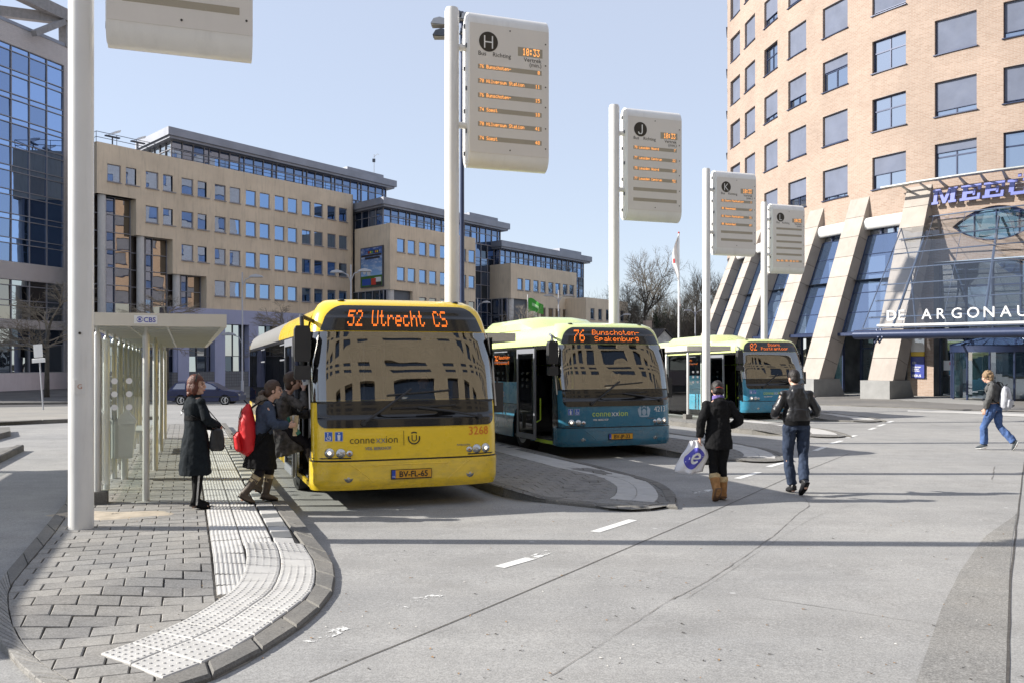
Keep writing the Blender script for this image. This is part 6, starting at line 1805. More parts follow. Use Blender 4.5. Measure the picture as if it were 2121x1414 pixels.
    for r_ in range(7):
        for x in (-.95, -.5, .5, .95):
            y = 3.1 + r_ * .95
            if x < 0 and 5.3 < y < 7.2: continue
            link('seat', sm, t, loc=(x, y, .36))
    mb = MB()
    for x, y in ((-.3, 1.7), (.25, 2.9), (-.25, 4.6), (-.3, 6.9), (.3, 5.2)): mb.tube([(x, y, .36), (x, y, 2.36)], .018, 8)
    mb.tube([(-.3, 1.7, 1.9), (-.3, 9, 1.9)], .015, 6); mb.build('grab_pole', rail_m, t)
    # side lettering
    def stext(s_, size, y, z, mt, **kw):
        me = text_mesh(s_, size, mt, .001, **kw); T_ = Matrix.Translation((-HWID - .008, y, z)) @ Matrix.Rotation(R(-90), 4, 'Z') @ UPR; placed('side_lettering', me, t, T_)
    if fleet_side:
        stext('provincie :: Utrecht', .22, 5.2, 1.18, M['white_print'], bold=.004); stext('Deze bus is aangeboden door', .09, 5.2, 1.46, M['white_print'])
        me = led_mesh(dest[0], .2, .13, M['led_bus'], .72); placed('side_destination', me, t, Matrix.Translation((-HWID - .014, 4.1, 1.92)) @ Matrix.Rotation(R(-90), 4, 'Z'))
        for q, w__ in ((2.04, dest[1]), (1.92, dest[2])): placed('side_destination', led_mesh(w__, .08, .07, M['led_bus'], .72), t, Matrix.Translation((-HWID - .014, 3.8, q)) @ Matrix.Rotation(R(-90), 4, 'Z'))
        mb = MB(); mb.box(-HWID - .004, -HWID - .001, 2.95, YR - .1, 1.03, 1.55) ; 
        mb.v = []; mb.f = []; mb.m = []
        mb.box(-HWID - .0072, -HWID - .0062, 1.65, 5.55, 1.035, 1.52); mb.box(-HWID - .0072, -HWID - .0062, 7.03, YR - .12, 1.035, 1.52); mb.build('side_band', M['sky'], t)
    return t
C1 = Vector((-1.31, 11.6, 0)); C2 = Vector((2.19, 17.95, 0)); C3 = Vector((9.07, 30.2, 0))
bus(C1, M['yellow'], M['yellow'], M['yellow'], 'yellow city bus 52 Utrecht CS with its front door open, nearest bus', ['52 Utrecht CS'], '3268', 'BV-FL-65', M['black_print'], M['orange_print'], False, M['greyrail'], False, yellow=True)
bus(C2, M['teal'], M['lime'], M['teal'], 'teal bus with lime roof showing 76 Bunschoten-Spakenburg, fleet number 4213', ['76', 'Bunschoten-', 'Spakenburg'], '4213', 'BV-JP-33', M['lime_print'], M['white_print'], True, M['limerail'], True)
bus(C3, paint('bus_teal_sunlit', (0.04, 0.25, 0.40)), M['lime'], M['sky'], 'farthest bus, teal and lime, showing 82 Doorn Postkantoor', ['82', 'Doorn', 'Postkantoor'], '4216', 'BV-JP-31', M['lime_print'], M['white_print'], True, M['limerail'], True)  # same teal paint as the middle bus, sunlight put in as a lighter colour
# banner lettering behind the viewer (read backwards in the windscreens)
FRb, Lb_ = BAN
for k in range(2):
    for s_, sz, z in (('HANOS', 1.9, 3.55), ('INTERNATIONALE HORECA GROOTHANDEL', .55, 2.9)):
        me = text_mesh(s_, sz, M['white_print'], .01, bold=.02 if sz > 1 else 0)
        placed('banner_lettering', me, ban, FRb @ tm(30 + 26 * k, .52, z) @ Matrix.Rotation(R(180), 4, 'Z') @ UPR)
# ---------------------------------------------------------------- revolving door
def revolving(px_, off, r=1.95):
    p, tg, n = cp(s_of(px_), off); t = thing('revolving_door', 'round dark blue revolving door with a low conical glass roof under the canopy', 'revolving door', (p.x, p.y, gz(p.x, p.y)), math.atan2(-tg.y, -tg.x))
    K = 32
    ring = lambda rr, z: [(rr * math.cos(2 * math.pi * k / K), rr * math.sin(2 * math.pi * k / K), z) for k in range(K)]
    MB().grid([ring(r + .05, 2.25), ring(r + .06, 2.25), ring(r + .06, 2.56), ring(r - .1, 2.58)], closed=True).build('fascia_ring', M['blue'], t, smooth=True, auto=40)
    MB().grid([ring(r + .1, 2.58), ring(.9, 2.90), ring(.25, 3.0)], closed=True).build('cone_roof', glassmat('cone_glass', tint=(.35, .45, .6), refl=.3, trans=.4, gcol=(.7, .8, 1), body=(.04, .06, .12)), t)
    for k in range(12):
        a = 2 * math.pi * k / 12; MB().tube([((r + .1) * math.cos(a), (r + .1) * math.sin(a), 2.60), (.25 * math.cos(a), .25 * math.sin(a), 3.02)], .03, 4).build('roof_rib', M['blue'], t)
    for k in range(12):
        a = 2 * math.pi * k / 12 + .13
        MB().tube([(r * math.cos(a), r * math.sin(a), 0), (r * math.cos(a), r * math.sin(a), 2.27)], .05, 6).build('post', M['blue'], t)
        if k % 6 in (1, 2, 3, 4):
            a2 = a + 2 * math.pi / 12
            mb = MB(); mb.grid([[(r * math.cos(lerp(a, a2, q / 4)), r * math.sin(lerp(a, a2, q / 4)), z) for q in range(5)] for z in (.1, 2.25)]); mb.build('curved_pane', M['shopglass'], t)
    for k in range(3):
        a = 2 * math.pi * k / 3 + .5
        T_ = Matrix.Rotation(a, 4, 'Z'); mb = MB()
        for x0, x1, z0, z1 in ((.05, .13, 0, 2.2), (r - .2, r - .12, 0, 2.2), (.13, r - .2, 0, .1), (.13, r - .2, 2.1, 2.2)): mb.box(x0, x1, -.03, .03, z0, z1, M=T_)
        w_ = mb.build('door_wing', M['blue'], t); MB().box(.13, r - .2, -.005, .005, .1, 2.25, M=T_).build('pane', M['shopglass'], w_)
revolving(2078, 1.2)
nt_ = thing('door_notice', 'white notice with a red mark on the glass left of the revolving door', 'notice')
p, tg, n = cp(s_of(1958), -.5); F = frameM((p.x, p.y, 0), -tg, n); nt_.location = (0, 0, 0)
MB().box(-.3, .3, 0, .02, 1.35, 1.85, M=F).build('sheet', M['white'], nt_); MB().box(.0, .15, .021, .025, 1.62, 1.78, M=F).build('red_mark', mat('red_mark', (.5, .03, .05), .5), nt_)
# tenant board writing
def sgtext(s_, size, x, z, mt):
    p, tg, n = cp(s_of(1903), 0.05); Fx = Matrix(((-tg.x, n.x, 0, p.x), (-tg.y, n.y, 0, p.y), (0, 0, 1, 0), (0, 0, 0, 1)))
    # frame whose -y looks outwards
    Fo = Matrix(((-n.y * -1, -n.x, 0, p.x), (n.x * -1, -n.y, 0, p.y), (0, 0, 1, 0), (0, 0, 0, 1)))
    e = Vector((-n.y, n.x, 0));  e = e if e.x > 0 else -e
    Fo = Matrix(((e.x, -n.x, 0, p.x), (e.y, -n.y, 0, p.y), (0, 0, 1, 0), (0, 0, 0, 1)))
    placed('lettering', text_mesh(s_, size, mt, .001, bold=.003), sgn, Fo @ tm(x, -.068, z) @ UPR)
sgtext('121', .17, -.3, zt(753), M['white_print']); sgtext('Verzekeringen', .085, -.3, zt(760.5), M['white_print']); sgtext('Pensioenen', .085, -.3, zt(764.5), M['white_print']); sgtext('Hypotheken', .085, -.3, zt(768.5), M['white_print']); sgtext('MEEUS', .17, -.3, zt(780), M['white_print']); sgtext('121', .13, .05, zt(703), M['disctx'])

# ---------------------------------------------------------------- street lamps, masts, flags
M['lampgrey'] = mat('lamp_post_grey', (0.42, 0.43, 0.46), 0.45, 0.2, var=.05)
def street_lamp(px_, Y, ztop, heads, label, low=None, wdt=.07):
    X = (px_ - CX) / FX * Y; g = gz(X, Y)
    t = thing('street_lamp', label, 'street lamp', (X, Y, g), 0, 'grey lamp posts'); H = ztop - g
    mb = MB(); mb.tube([(0, 0, 0), (0, 0, 1.2), (0, 0, 1.25), (0, 0, H)], [wdt * 1.7, wdt * 1.6, wdt, wdt * .8], 10); mb.build('post', M['lampgrey'], t, smooth=True, auto=40)
    for sg, dz in heads:
        z = H - dz
        MB().tube([(0, 0, z - .75), (sg * .25, 0, z - .2), (sg * .8, 0, z)], .035, 6).build('arm', M['lampgrey'], t)
        h_ = MB().prism([(sg * .55, z), (sg * .75, z + .12), (sg * 1.1, z + .2), (sg * 1.5, z + .1), (sg * 1.62, z - .04), (sg * .55, z - .04)], -.2, .2).build('lamp_head', M['lampgrey'], t)
        MB().box(min(sg * .6, sg * 1.55), max(sg * .6, sg * 1.55), -.17, .17, z - .06, z - .041).build('lamp_glass', M['display'], h_)
street_lamp(502, 70, 8.7, [(1, .35), (-1, 4.9)], 'lamp post left of the yellow bus with a second lower head')
street_lamp(727, 70, 9.3, [(1, .5), (-1, .6)], 'twin-headed lamp post just above the roof of the yellow bus')
street_lamp(989, 108, 9.2, [(1, .5)], 'single-headed lamp post right of the pole of sign H')
street_lamp(1157, 95, 9.2, [(1, .6), (-1, .6)], 'twin-headed lamp post beside the green flag', wdt=.08)
street_lamp(1440, 128, 9.4, [(1, .6), (-1, .6)], 'twin-headed lamp post before the trees, left of sign K pole', wdt=.09)
street_lamp(1281, 118, 8.2, [(1, .5)], 'single-headed lamp post behind the pole of sign J')
# floodlight mast behind sign H
X = (957 - CX) / FX * 46; t = thing('floodlight_mast', 'slim dark mast with a ring of floodlights behind departure sign H', 'light mast', (X, 46, gz(X, 46))); g = gz(X, 46)
zt_ = H0 + (HY - 25) / FX * 46 - g
MB().tube([(0, 0, 0), (0, 0, zt_)], [.14, .09], 10).build('mast', M['blue'], t, smooth=True, auto=40)
for k, (dx, dz, sc) in enumerate(((-1.15, -.55, 1), (-1.05, -1.15, 1), (.25, -.3, .8), (.35, -1.0, 1), (.3, -1.6, .8), (-.2, -.2, .6))):
    MB().tube([(0, 0, zt_ + dz), (dx, 0, zt_ + dz)], .04, 6).build('arm', M['blue'], t)
    h_ = MB().prism([(dx - .45 * sc, zt_ + dz - .12), (dx + .3 * sc, zt_ + dz - .2), (dx + .35 * sc, zt_ + dz + .1), (dx + .0, zt_ + dz + .2), (dx - .3, zt_ + dz + .12)], -.28, .28).build('floodlight', M['lampgrey'] if k % 2 == 0 else M['rail'], t)
    MB().box(dx - .4 * sc, dx + .25 * sc, -.25, .25, zt_ + dz - .215, zt_ + dz - .19).build('lens', M['display'], h_)
# flags
def flagmesh(w_, h_, fx, nx=14, nz_=8, amp=.12):
    mb = MB(); rows = [[fx(i / nx, j / nz_) for i in range(nx + 1)] for j in range(nz_ + 1)]; mb.grid(rows); mb.grid([[q + Vector((0, .012, 0)) for q in r[::-1]] for r in rows]); return mb
X = (1093 - CX) / FX * 95; t = thing('flag', 'green flag flying from a thin pole above the middle bus', 'flag', (X, 95, gz(X, 95))); g = gz(X, 95); zf = H0 + (HY - 610) / FX * 95 - g
MB().tube([(0, 0, 0), (0, 0, zf)], .05, 6).build('flagpole', M['white'], t)
fx = lambda u, v: Vector((.06 + 1.62 * u, .25 * math.sin(u * 6.5 + v) * u, zf - .45 - 1.5 * v * (1 - .35 * u) - .75 * u * u + .1 * math.sin(u * 7)))
fm = flagmesh(1, 1, fx).build('cloth', mat('flag_green', (0.05, 0.33, 0.04), .8, var=.1), t, smooth=True)
mb = MB(); mb.grid([[fx(u, v) + Vector((0, -.02, 0)) for u in (.25, .4, .55, .68)] for v in (.35, .6)]); mb.build('emblem', mat('flag_emblem', (0.35, 0.6, 0.3), .8), fm)
X = (1406 - CX) / FX * 62; t = thing('banner_flag', 'tall narrow white banner with red marks on a pole before the trees', 'flag', (X, 62, gz(X, 62))); g = gz(X, 62); zf = H0 + (HY - 484) / FX * 62 - g
MB().tube([(0, 0, 0), (0, 0, 1), (0, 0, zf)], [.11, .09, .045], 10).build('flagpole', M['white'], t, smooth=True, auto=40); MB().ell((0, 0, zf + .05), (.07, .07, .08), 8, 6).build('finial', mat('red_knob', (.5, .05, .04), .5), t)
fx = lambda u, v: Vector((-.05 - .42 * u * math.sin(math.pi * min(1, v * 1.6)) + .5 * u * max(0, v - .62), .08 * math.sin(v * 9 + u * 4), zf - .15 - 4.9 * v))
fm = flagmesh(1, 1, fx, 5, 20).build('cloth', mat('flag_white', (0.78, 0.77, 0.76), .8, var=.03), t, smooth=True)
rd = mat('flag_red', (.6, .03, .04), .8)
mb = MB(); mb.grid([[fx(u, v) + Vector((0, -.02, 0)) for u in (.6, .85)] for v in (.33, .36, .39)]); mb.grid([[fx(u, v) + Vector((0, -.02, 0)) for u in (.5, .98)] for v in (.985, .995)]); mb.build('red_mark', rd, fm)
X = (1128 - CX) / FX * 97; MBp = MB().tube([(0, 0, 0), (0, 0, 6.5)], .045, 6); tag(MBp.build('flagpole', M['white'], None, loc=(X, 97, gz(X, 97))), 'bare thin white flagpole between the green flag and the twin lamp', 'flagpole')
# weather mast on the roof
q = BP(22.6, 0.2, 24.9); t = thing('weather_mast', 'little weather mast on the roof of the beige block', 'mast', tuple(q)); MB().tube([(0, 0, 0), (0, 0, 2.3)], .04, 5).build('mast', M['lampgrey'], t); MB().box(-.2, .15, -.1, .1, 1.35, 1.75).build('instrument_box', M['rail'], t); MB().tube([(0, 0, 2.0), (.4, 0, 2.35), (.6, 0, 2.3)], .03, 5).build('sensor', M['white'], t)
# leaning street sign, seen from behind
X = (90 - CX) / FX * 41; t = thing('road_sign', 'road sign seen from behind on a slanting grey post at the far left', 'road sign', (X, 41, gz(X, 41)))
tp = H0 + (HY - 745) / FX * 41 - gz(X, 41); lean = -.18
MB().tube([(0, 0, 0), (lean, 0, tp)], .035, 8).build('post', M['lampgrey'], t)
mb = MB(); T_ = tm(lean - .03, 0, tp) @ Matrix.Rotation(-.07, 4, 'Y'); mb.box(-.2, .2, -.03, 0, .12, .72, M=T_); mb.build('sign_plate', M['signwhite'], t); mb = MB(); mb.bevbox(-.3, .3, -.05, -.01, -.12, .08, .02, M=T_); mb.build('lower_plate', M['signwhite'], t)

# ---------------------------------------------------------------- trees
M['bark'] = mat('bark', (0.085, 0.075, 0.06), 0.95, var=.3, vs_=3, bmp=.3, bs=20); M['twig'] = mat('pale_twig', (0.22, 0.19, 0.15), 0.9, var=.3, vs_=2); M['twigd'] = mat('brown_twig', (0.11, 0.095, 0.075), 0.95, var=.3, vs_=2)
M['ever'] = mat('evergreen_leaf', (0.035, 0.05, 0.022), 0.8, var=.4, vs_=1.5); M['ivy'] = mat('olive_leaf', (0.09, 0.085, 0.045), 0.8, var=.4, vs_=1.5)
def tree_meshes(seed, H, spread, trunk, lv=5, up=.35, crown0=.35, tw='twigd', nb=3, curl=.35, r0=.12, horiz=0.0):
    rr = random.Random(seed); tk, cr = MB(), MB()
    def rv(): return Vector((rr.gauss(0, 1), rr.gauss(0, 1), rr.gauss(0, 1)))
    def grow(p, d, L, r, lev):
        n = 3 if lev > 1 else 2; pts = [p]; q = p; dd = d.copy()
        for i in range(n):
            dd = (dd + rv() * curl * .28 + Vector((0, 0, up * .12))).normalized(); q = q + dd * (L / n); pts.append(q)
        tgt = tk if lev >= lv else cr
        tgt.tube(pts, [lerp(r, r * .62, i / n) for i in range(n + 1)], 5 if lev >= lv - 1 else 3, cap=False)
        if lev <= 0: return
        k = nb + (1 if rr.random() < .5 else 0) + (1 if lev <= 2 else 0)
        for j in range(k):
            t = rr.uniform(.35, 1) if j else 1.0
            b = pts[min(n, max(1, int(round(t * n))))]
            ax = rv(); ax = (ax - dd * ax.dot(dd)).normalized(); ang = rr.uniform(.45, .95) if j else rr.uniform(.05, .35)
            nd = (dd * math.cos(ang) + ax * math.sin(ang) * spread); nd.z = nd.z * (1 - horiz) + up * .25; nd.normalize()
            grow(b, nd, L * rr.uniform(.6, .82), r * .58, lev - 1)
    th = H * crown0
    tk.tube([(0, 0, -.1), (0.01, 0, th * .5), (.03, .02, th)], [trunk * 1.25, trunk, trunk * .85], 9)
    q = Vector((.03, .02, th)); L = H * (1 - crown0) * .34
    grow(q, Vector((0, 0, 1)), L, trunk * .8, lv)
    for j in range(3 + nb):
        a = rr.uniform(0, 6.28); z = rr.uniform(.75, 1.05); grow(Vector((0.02, 0, th * z)), Vector((math.cos(a) * spread, math.sin(a) * spread, .6 * (1 - horiz) + .15)).normalized(), L * rr.uniform(.75, 1.05), trunk * .45, lv - 1)
    return tk.mesh('trunk', M['bark'], True), cr.mesh('crown', M[tw])
def put_tree(name, meshes, label, x, y, rz=0, sc=1.0, group=None, z=None, cat='tree'):
    t = thing(name, label, cat, (x, y, gz(x, y) if z is None else z), rz, group); t.scale = (sc,) * 3
    for n_, m_ in zip(('trunk', 'crown'), meshes): link(n_, m_, t)
    return t
st1 = tree_meshes(3, 9.6, 1.0, .16, lv=5, up=.25, crown0=.42, tw='twig', nb=3, horiz=.5); st2 = tree_meshes(8, 8.6, 1.05, .14, lv=5, up=.2, crown0=.50, tw='twig', nb=3, horiz=.55)
XY = lambda px_, Y: ((px_ - CX) / FX * Y, Y)
put_tree('street_tree', st1, 'bare street tree in front of the glazed block at far left', *XY(97, 65), group='bare street trees along the far road')
put_tree('street_tree', st2, 'bare street tree whose crown shows above the CBS shelter roof', *XY(345, 62), rz=1.0, sc=1.02, group='bare street trees along the far road')
put_tree('street_tree', st2, 'bare street tree rising just left of the yellow bus roof', *XY(598, 74), rz=2.6, sc=.98, group='bare street trees along the far road')
put_tree('street_tree', st1, 'bare pale street tree between the yellow and the middle bus', *XY(1072, 84), rz=.7, sc=.93, group='bare street trees along the far road')
big = tree_meshes(22, 19, 1.1, .40, lv=6, up=.42, crown0=.24, tw='twigd', nb=3, curl=.32)
put_tree('bare_tree', big, 'large round bare tree right of the pole of sign J', *XY(1332, 142), rz=.4, z=-1)
b2 = tree_meshes(33, 12, .9, .2, lv=5, up=.45, crown0=.2, tw='twigd', nb=3)
rr = random.Random(5)
for k in range(20):
    px_ = (1368, 1385, 1400, 1418, 1436, 1452, 1470, 1484, 1500, 1515, 1250, 1540, 1400, 1430, 1460, 1345, 1375, 1490, 1215, 1560)[k]
    Y = 150 + rr.uniform(-12, 25)
    put_tree('bare_tree', b2, 'smaller bare tree in the row behind the houses', *XY(px_ + rr.uniform(-4, 4), Y), rz=rr.uniform(0, 6), sc=rr.uniform(.9, 1.35), group='bare trees behind the houses', z=-1)
def bush_mesh(seed, m_, n=2600, rx=1, rz_=1, leaf=.22):
    rr = random.Random(seed); mb = MB(); cl = []
    for i in range(26):
        a = rr.uniform(0, 6.28); r = rr.random() ** .5; h = rr.uniform(.1, 1); cl.append((Vector((math.cos(a) * r * (1.1 - h * .6) * rx, math.sin(a) * r * (1.1 - h * .6) * rx, h * rz_)), rr.uniform(.14, .32)))
    for i in range(n):
        c, r = rr.choice(cl); d = Vector((rr.gauss(0, 1), rr.gauss(0, 1), rr.gauss(0, 1))).normalized() * (r * rr.random() ** .4)
        p = c + Vector((d.x * rx, d.y * rx, d.z * rz_)); u = Vector((rr.gauss(0, 1), rr.gauss(0, 1), rr.gauss(0, 1))).normalized(); v = u.cross(Vector((rr.gauss(0, 1), rr.gauss(0, 1), rr.gauss(0, 1)))).normalized(); s_ = leaf * rr.uniform(.4, 1)
        mb.face([p - u * s_, p + v * s_ * .6, p + u * s_, p - v * s_ * .6])
    return mb.mesh('foliage', m_)
bm = [bush_mesh(1, M['ever'], rx=3.2, rz_=6.5), bush_mesh(2, M['ivy'], rx=3.0, rz_=5.5), bush_mesh(3, M['ever'], rx=2.4, rz_=8.5)]
for k in range(22):
    px_ = 1310 + k * 9.5 + rr.uniform(-4, 4) if k < 20 else (1225, 1240)[k - 20]; Y = 138 + rr.uniform(-8, 16); x, y = XY(px_, Y)
    o = link('evergreen_shrub', bm[k % 3], None, loc=(x, y, -1.2), rot=(0, 0, rr.uniform(0, 6)), scale=(rr.uniform(.8, 1.2),) * 2 + (rr.uniform(.6, 1.15),)); tag(o, 'dark olive shrub in the thicket beyond the buses', 'shrub', 'shrubs in the thicket beyond the buses')
# far ridge of woods closing the horizon
mb = MB(); rr = random.Random(9)
for i in range(9000):
    a = rr.uniform(-.75, .8); d = rr.uniform(230, 270); x, y = d * math.sin(a), d * math.cos(a); z = rr.random() ** 1.3 * (6 + 2.5 * noise.noise(Vector((a * 14, 0, 0)))); s_ = rr.uniform(.4, 1.5); u = Vector((rr.gauss(0, 1), rr.gauss(0, .4), rr.gauss(0, 1))).normalized(); v = Vector((-u.z, 0, u.x)); p = Vector((x, y, z - 1))
    mb.face([p - u * s_, p + v * s_ * .7, p + u * s_, p - v * s_ * .7])
tag(mb.build('far_woods', mat('far_wood', (.075, .07, .05), .9, var=.3, vs_=.1)), kind='stuff')
# houses
tile = brickmat('orange_roof_tile', (.42, .15, .07, 1), (.34, .11, .05, 1), (.14, .05, .03, 1), .3, .3, .03); darkt = brickmat('dark_roof_tile', (.10, .09, .085, 1), (.08, .07, .07, 1), (.03, .03, .03, 1), .3, .3, .03)
def house(px_, Y, w_, d_, he, hr, wall, roof, label, rz):
    x, y = XY(px_, Y); t = thing('house', label, 'house', (x, y, -1.0), rz)
    MB().prism([(-w_ / 2, 0), (w_ / 2, 0), (w_ / 2, he), (0, hr - .12), (-w_ / 2, he)], -d_ / 2, d_ / 2).build('wall', wall, t)
    for sg in (-1, 1):
        mb = MB(); mb.prism([(sg * (w_ / 2 + .4), he - .35), (0, hr), (0, hr + .15), (sg * (w_ / 2 + .45), he - .18)], -d_ / 2 - .3, d_ / 2 + .3); mb.build('roof', roof, t)
    MB().box(-.45, .45, -.4, .4, hr - 1.0, hr + 1.3).build('chimney', M['brick'], t)
    for q in (-1.4, .5):
        f = MB().box(q, q + 1.0, -d_ / 2 - .04, -d_ / 2 - .01, 3.3, 4.6).build('window', M['white'], t); MB().box(q + .08, q + .92, -d_ / 2 - .05, -d_ / 2 - .041, 3.38, 4.52).build('pane', M['pane_dd'], f)
house(1341, 118, 7, 9, 3.2, 6.6, mat('pale_plaster', (.5, .49, .46), .9, var=.3, vs_=2), darkt, 'white gabled house just right of the middle bus', .35)
house(1462, 125, 9, 12, 3.0, 5.6, M['render'], tile, 'house with orange tiled roof between signs K and L', 1.3)
house(1500, 130, 9, 12, 3.0, 5.2, M['render'], tile, 'house with orange tiled roof mostly behind the tower buttresses', 1.2)

# ---------------------------------------------------------------- parked estate car
def car(px_, Y, label, col, yaw):
    x, y = XY(px_, Y); t = thing('estate_car', label, 'car', (x, y, gz(x, y) + .01), yaw)
    pt_ = mat('car_paint', col, .3, var=.02, coat=.25, spec=.35); W = .86
    prof = [(-2.2, .35), (-2.24, .55), (-2.22, .80), (-2.12, .92)]
    top = [(-2.2, .88), (-2.05, 1.0), (-1.75, 1.36), (-1.55, 1.43), (-.4, 1.455), (.25, 1.42), (.55, 1.33), (1.2, .98), (1.5, .93), (2.0, .84), (2.18, .72), (2.25, .55), (2.22, .32)]
    lowp = [(-2.2, .88), (-1.0, .95), (.2, .94), (1.15, .93), (1.5, .91), (2.0, .82), (2.18, .70), (2.25, .55), (2.22, .30), (1.75, .26)]
    def arch(c): return [(c + .36 * math.cos(math.pi * k / 10), .30 + .36 * math.sin(math.pi * k / 10)) for k in range(11)]
    body = [(-2.24, .55), (-2.2, .88), (-1.0, .95), (.2, .94), (1.15, .93), (1.5, .91), (2.0, .82), (2.18, .70), (2.25, .55), (2.22, .30), (1.78, .26)] + arch(1.36) + [(.98, .24), (-.98, .24)] + arch(-1.34) + [(-1.75, .27), (-2.2, .32)]
    mb = MB(); mb.prism(body, -W, W)
    for k in range(5): pass
    mb.build('body', pt_, t, smooth=False)
    cab = [(-2.12, .90), (-1.72, 1.36), (-1.5, 1.43), (-.4, 1.455), (.25, 1.42), (.5, 1.34), (1.22, .93)]
    mb = MB(); n = len(cab)
    L_ = [Vector((p_[0], -W + .03 - (-.16) * ((p_[1] - .9) / .55), p_[1])) for p_ in cab]; R_ = [Vector((q.x, -q.y, q.z)) for q in L_]
    mb.face(L_); mb.face(R_[::-1])
    for a_, b_, c_, d_ in zip(L_, L_[1:], R_[1:], R_): mb.face([a_, d_, c_, b_])
    mb.build('cabin', pt_, t)
    gls = glassmat('car_glass', tint=(.2, .2, .22), refl=.35, trans=.2, gcol=(.8, .8, .85), body=(.03, .02, .015))
    def side(sg, pts, name, m_):
        mb = MB(); q = [Vector((x_, sg * (W - .03 - .16 * ((z_ - .9) / .55) + .004), z_)) for x_, z_ in pts]; mb.face(q if sg < 0 else q[::-1]); mb.build(name, m_, t)
    for sg in (-1, 1):
        side(sg, [(-1.85, 1.0), (-1.1, 1.0), (-1.1, 1.36), (-1.62, 1.34)], 'side_window', gls); side(sg, [(-1.0, 1.0), (-.3, 1.0), (-.3, 1.385), (-1.0, 1.375)], 'side_window', gls); side(sg, [(-.22, 1.0), (1.0, .985), (.45, 1.29), (.22, 1.36), (-.22, 1.385)], 'side_window', gls)
        MB().box(-2.26, -2.15, sg * W - .12 * (sg > 0) - .0, sg * W + .12 * (sg < 0), .66, .84).build('tail_light', mat('tail_red', (.35, .02, .02), .3) if sg < 0 else M['amber'], t)
        MB().box(2.12, 2.24, min(sg * .5, sg * .84), max(sg * .5, sg * .84), .56, .70).build('headlight', M['lampglass'], t)
        MB().box(-2.0, 2.1, min(sg * W, sg * (W + .02)), max(sg * W, sg * (W + .02)), .5, .56).build('rubbing_strip', M['plastic'], t)
        MB().box(.85, 1.0, min(sg * W, sg * (W + .16)), max(sg * W, sg * (W + .16)), .95, 1.08).build('mirror', pt_, t)
        for c_ in (-1.34, 1.36):
            mb = MB(); mb.tube([(c_, sg * (W - .22), .31), (c_, sg * (W - .01), .31)], .31, 24); wh_ = mb.build('wheel', M['tyre'], t, smooth=True, auto=40)
            mb = MB(); 
            mb.tube([(c_, sg * (W - .0), .31), (c_, sg * (W + .006), .31)], .075, 12)
            for k in range(5):
                a_ = 2 * math.pi * k / 5; mb.tube([(c_, sg * (W + .002), .31), (c_ + .2 * math.cos(a_), sg * (W + .002), .31 + .2 * math.sin(a_))], [(.035, .012), (.045, .012)], 4)
            K = 20; mb.grid([[(c_ + r_ * math.cos(2 * math.pi * k / K), sg * (W + .004), .31 + r_ * math.sin(2 * math.pi * k / K)) for k in range(K)] for r_ in (.18, .215)], closed=True); mb.build('rim', M['steel'], wh_)
    MB().box(-1.9, 1.9, -.7, .7, .2, .5).build('underbody', M['plastic'], t)
    for x_ in (-.26, -1.05): MB().box(x_ - .005, x_ + .005, -W - .002, -W + .01, .3, .93).build('door_seam', M['black_print'], t)
    for x_ in (-.05, -.85): MB().box(x_ - .2, x_ - .03, -W - .02, -W, .80, .83).build('door_handle', M['plastic'], t)
    MB().tube([(-1.6, -.62, 1.46), (-1.5, -.62, 1.5), (.1, -.62, 1.49), (.2, -.62, 1.44)], .015, 5).build('roof_rail', M['blackmt'], t)
car(428, 56, 'dark blue estate car on the far road behind the woman in the dark coat', (0.012, 0.018, 0.065), 0.04)
# ---------------------------------------------------------------- people
V = Vector
def cloth(name, c, rough=.9, var=.25, vs_=14, bmp=.8, bs=18, **kw): return mat(name, c, rough, spec=.18, var=var, vs_=vs_, bmp=bmp, bs=bs, **kw)
M['coat_navy'] = cloth('dark_wool', (0.010, 0.014, 0.018)); M['black_cloth'] = cloth('black_cloth', (0.008, 0.008, 0.009)); M['tan_suede'] = cloth('tan_suede', (0.36, 0.19, 0.08)); M['fur'] = cloth('cream_fur', (0.55, 0.42, 0.24), bs=120, bmp=1.0)
M['leather'] = mat('black_leather', (0.016, 0.016, 0.018), .38, var=.2, vs_=10, bmp=.5, bs=22); M['jeans_dk'] = cloth('dark_jeans', (0.035, 0.048, 0.080), var=.35, vs_=8); M['jeans'] = cloth('blue_jeans', (0.065, 0.115, 0.26), var=.45, vs_=7); M['grey_jkt'] = cloth('grey_jacket', (0.10, 0.10, 0.10)); M['blue_jkt'] = cloth('blue_grey_jacket', (0.05, 0.065, 0.10))
M['camo'] = cloth('mottled_coat', (0.10, 0.095, 0.095), var=.65, vs_=16); M['red'] = mat('red_nylon', (0.62, 0.012, 0.018), .55, var=.08, vs_=10, bmp=.3, bs=25); M['greybag'] = mat('grey_nylon', (0.42, 0.43, 0.47), .55, var=.06, vs_=10, bmp=.3, bs=25)
M['hair_red'] = mat('auburn_hair', (0.10, 0.022, 0.008), .45, var=.4, vs_=60, bmp=.6, bs=160); M['hair_br'] = mat('brown_hair', (0.055, 0.028, 0.015), .5, var=.4, vs_=60, bmp=.6, bs=160); M['hair_dk'] = mat('dark_hair', (0.016, 0.011, 0.009), .5, var=.4, vs_=60, bmp=.6, bs=160); M['hair_bl'] = mat('fair_curls', (0.25, 0.165, 0.09), .6, var=.4, vs_=50, bmp=.8, bs=110)
M['boot_br'] = mat('brown_leather_boot', (0.075, 0.055, 0.04), .6, var=.2, vs_=12, bmp=.3); M['cuff'] = cloth('cream_cuff', (0.52, 0.42, 0.27)); M['lips'] = mat('lips', (0.42, 0.14, 0.12), .5); M['eye'] = mat('eye_dark', (0.02, 0.015, 0.012), .3)
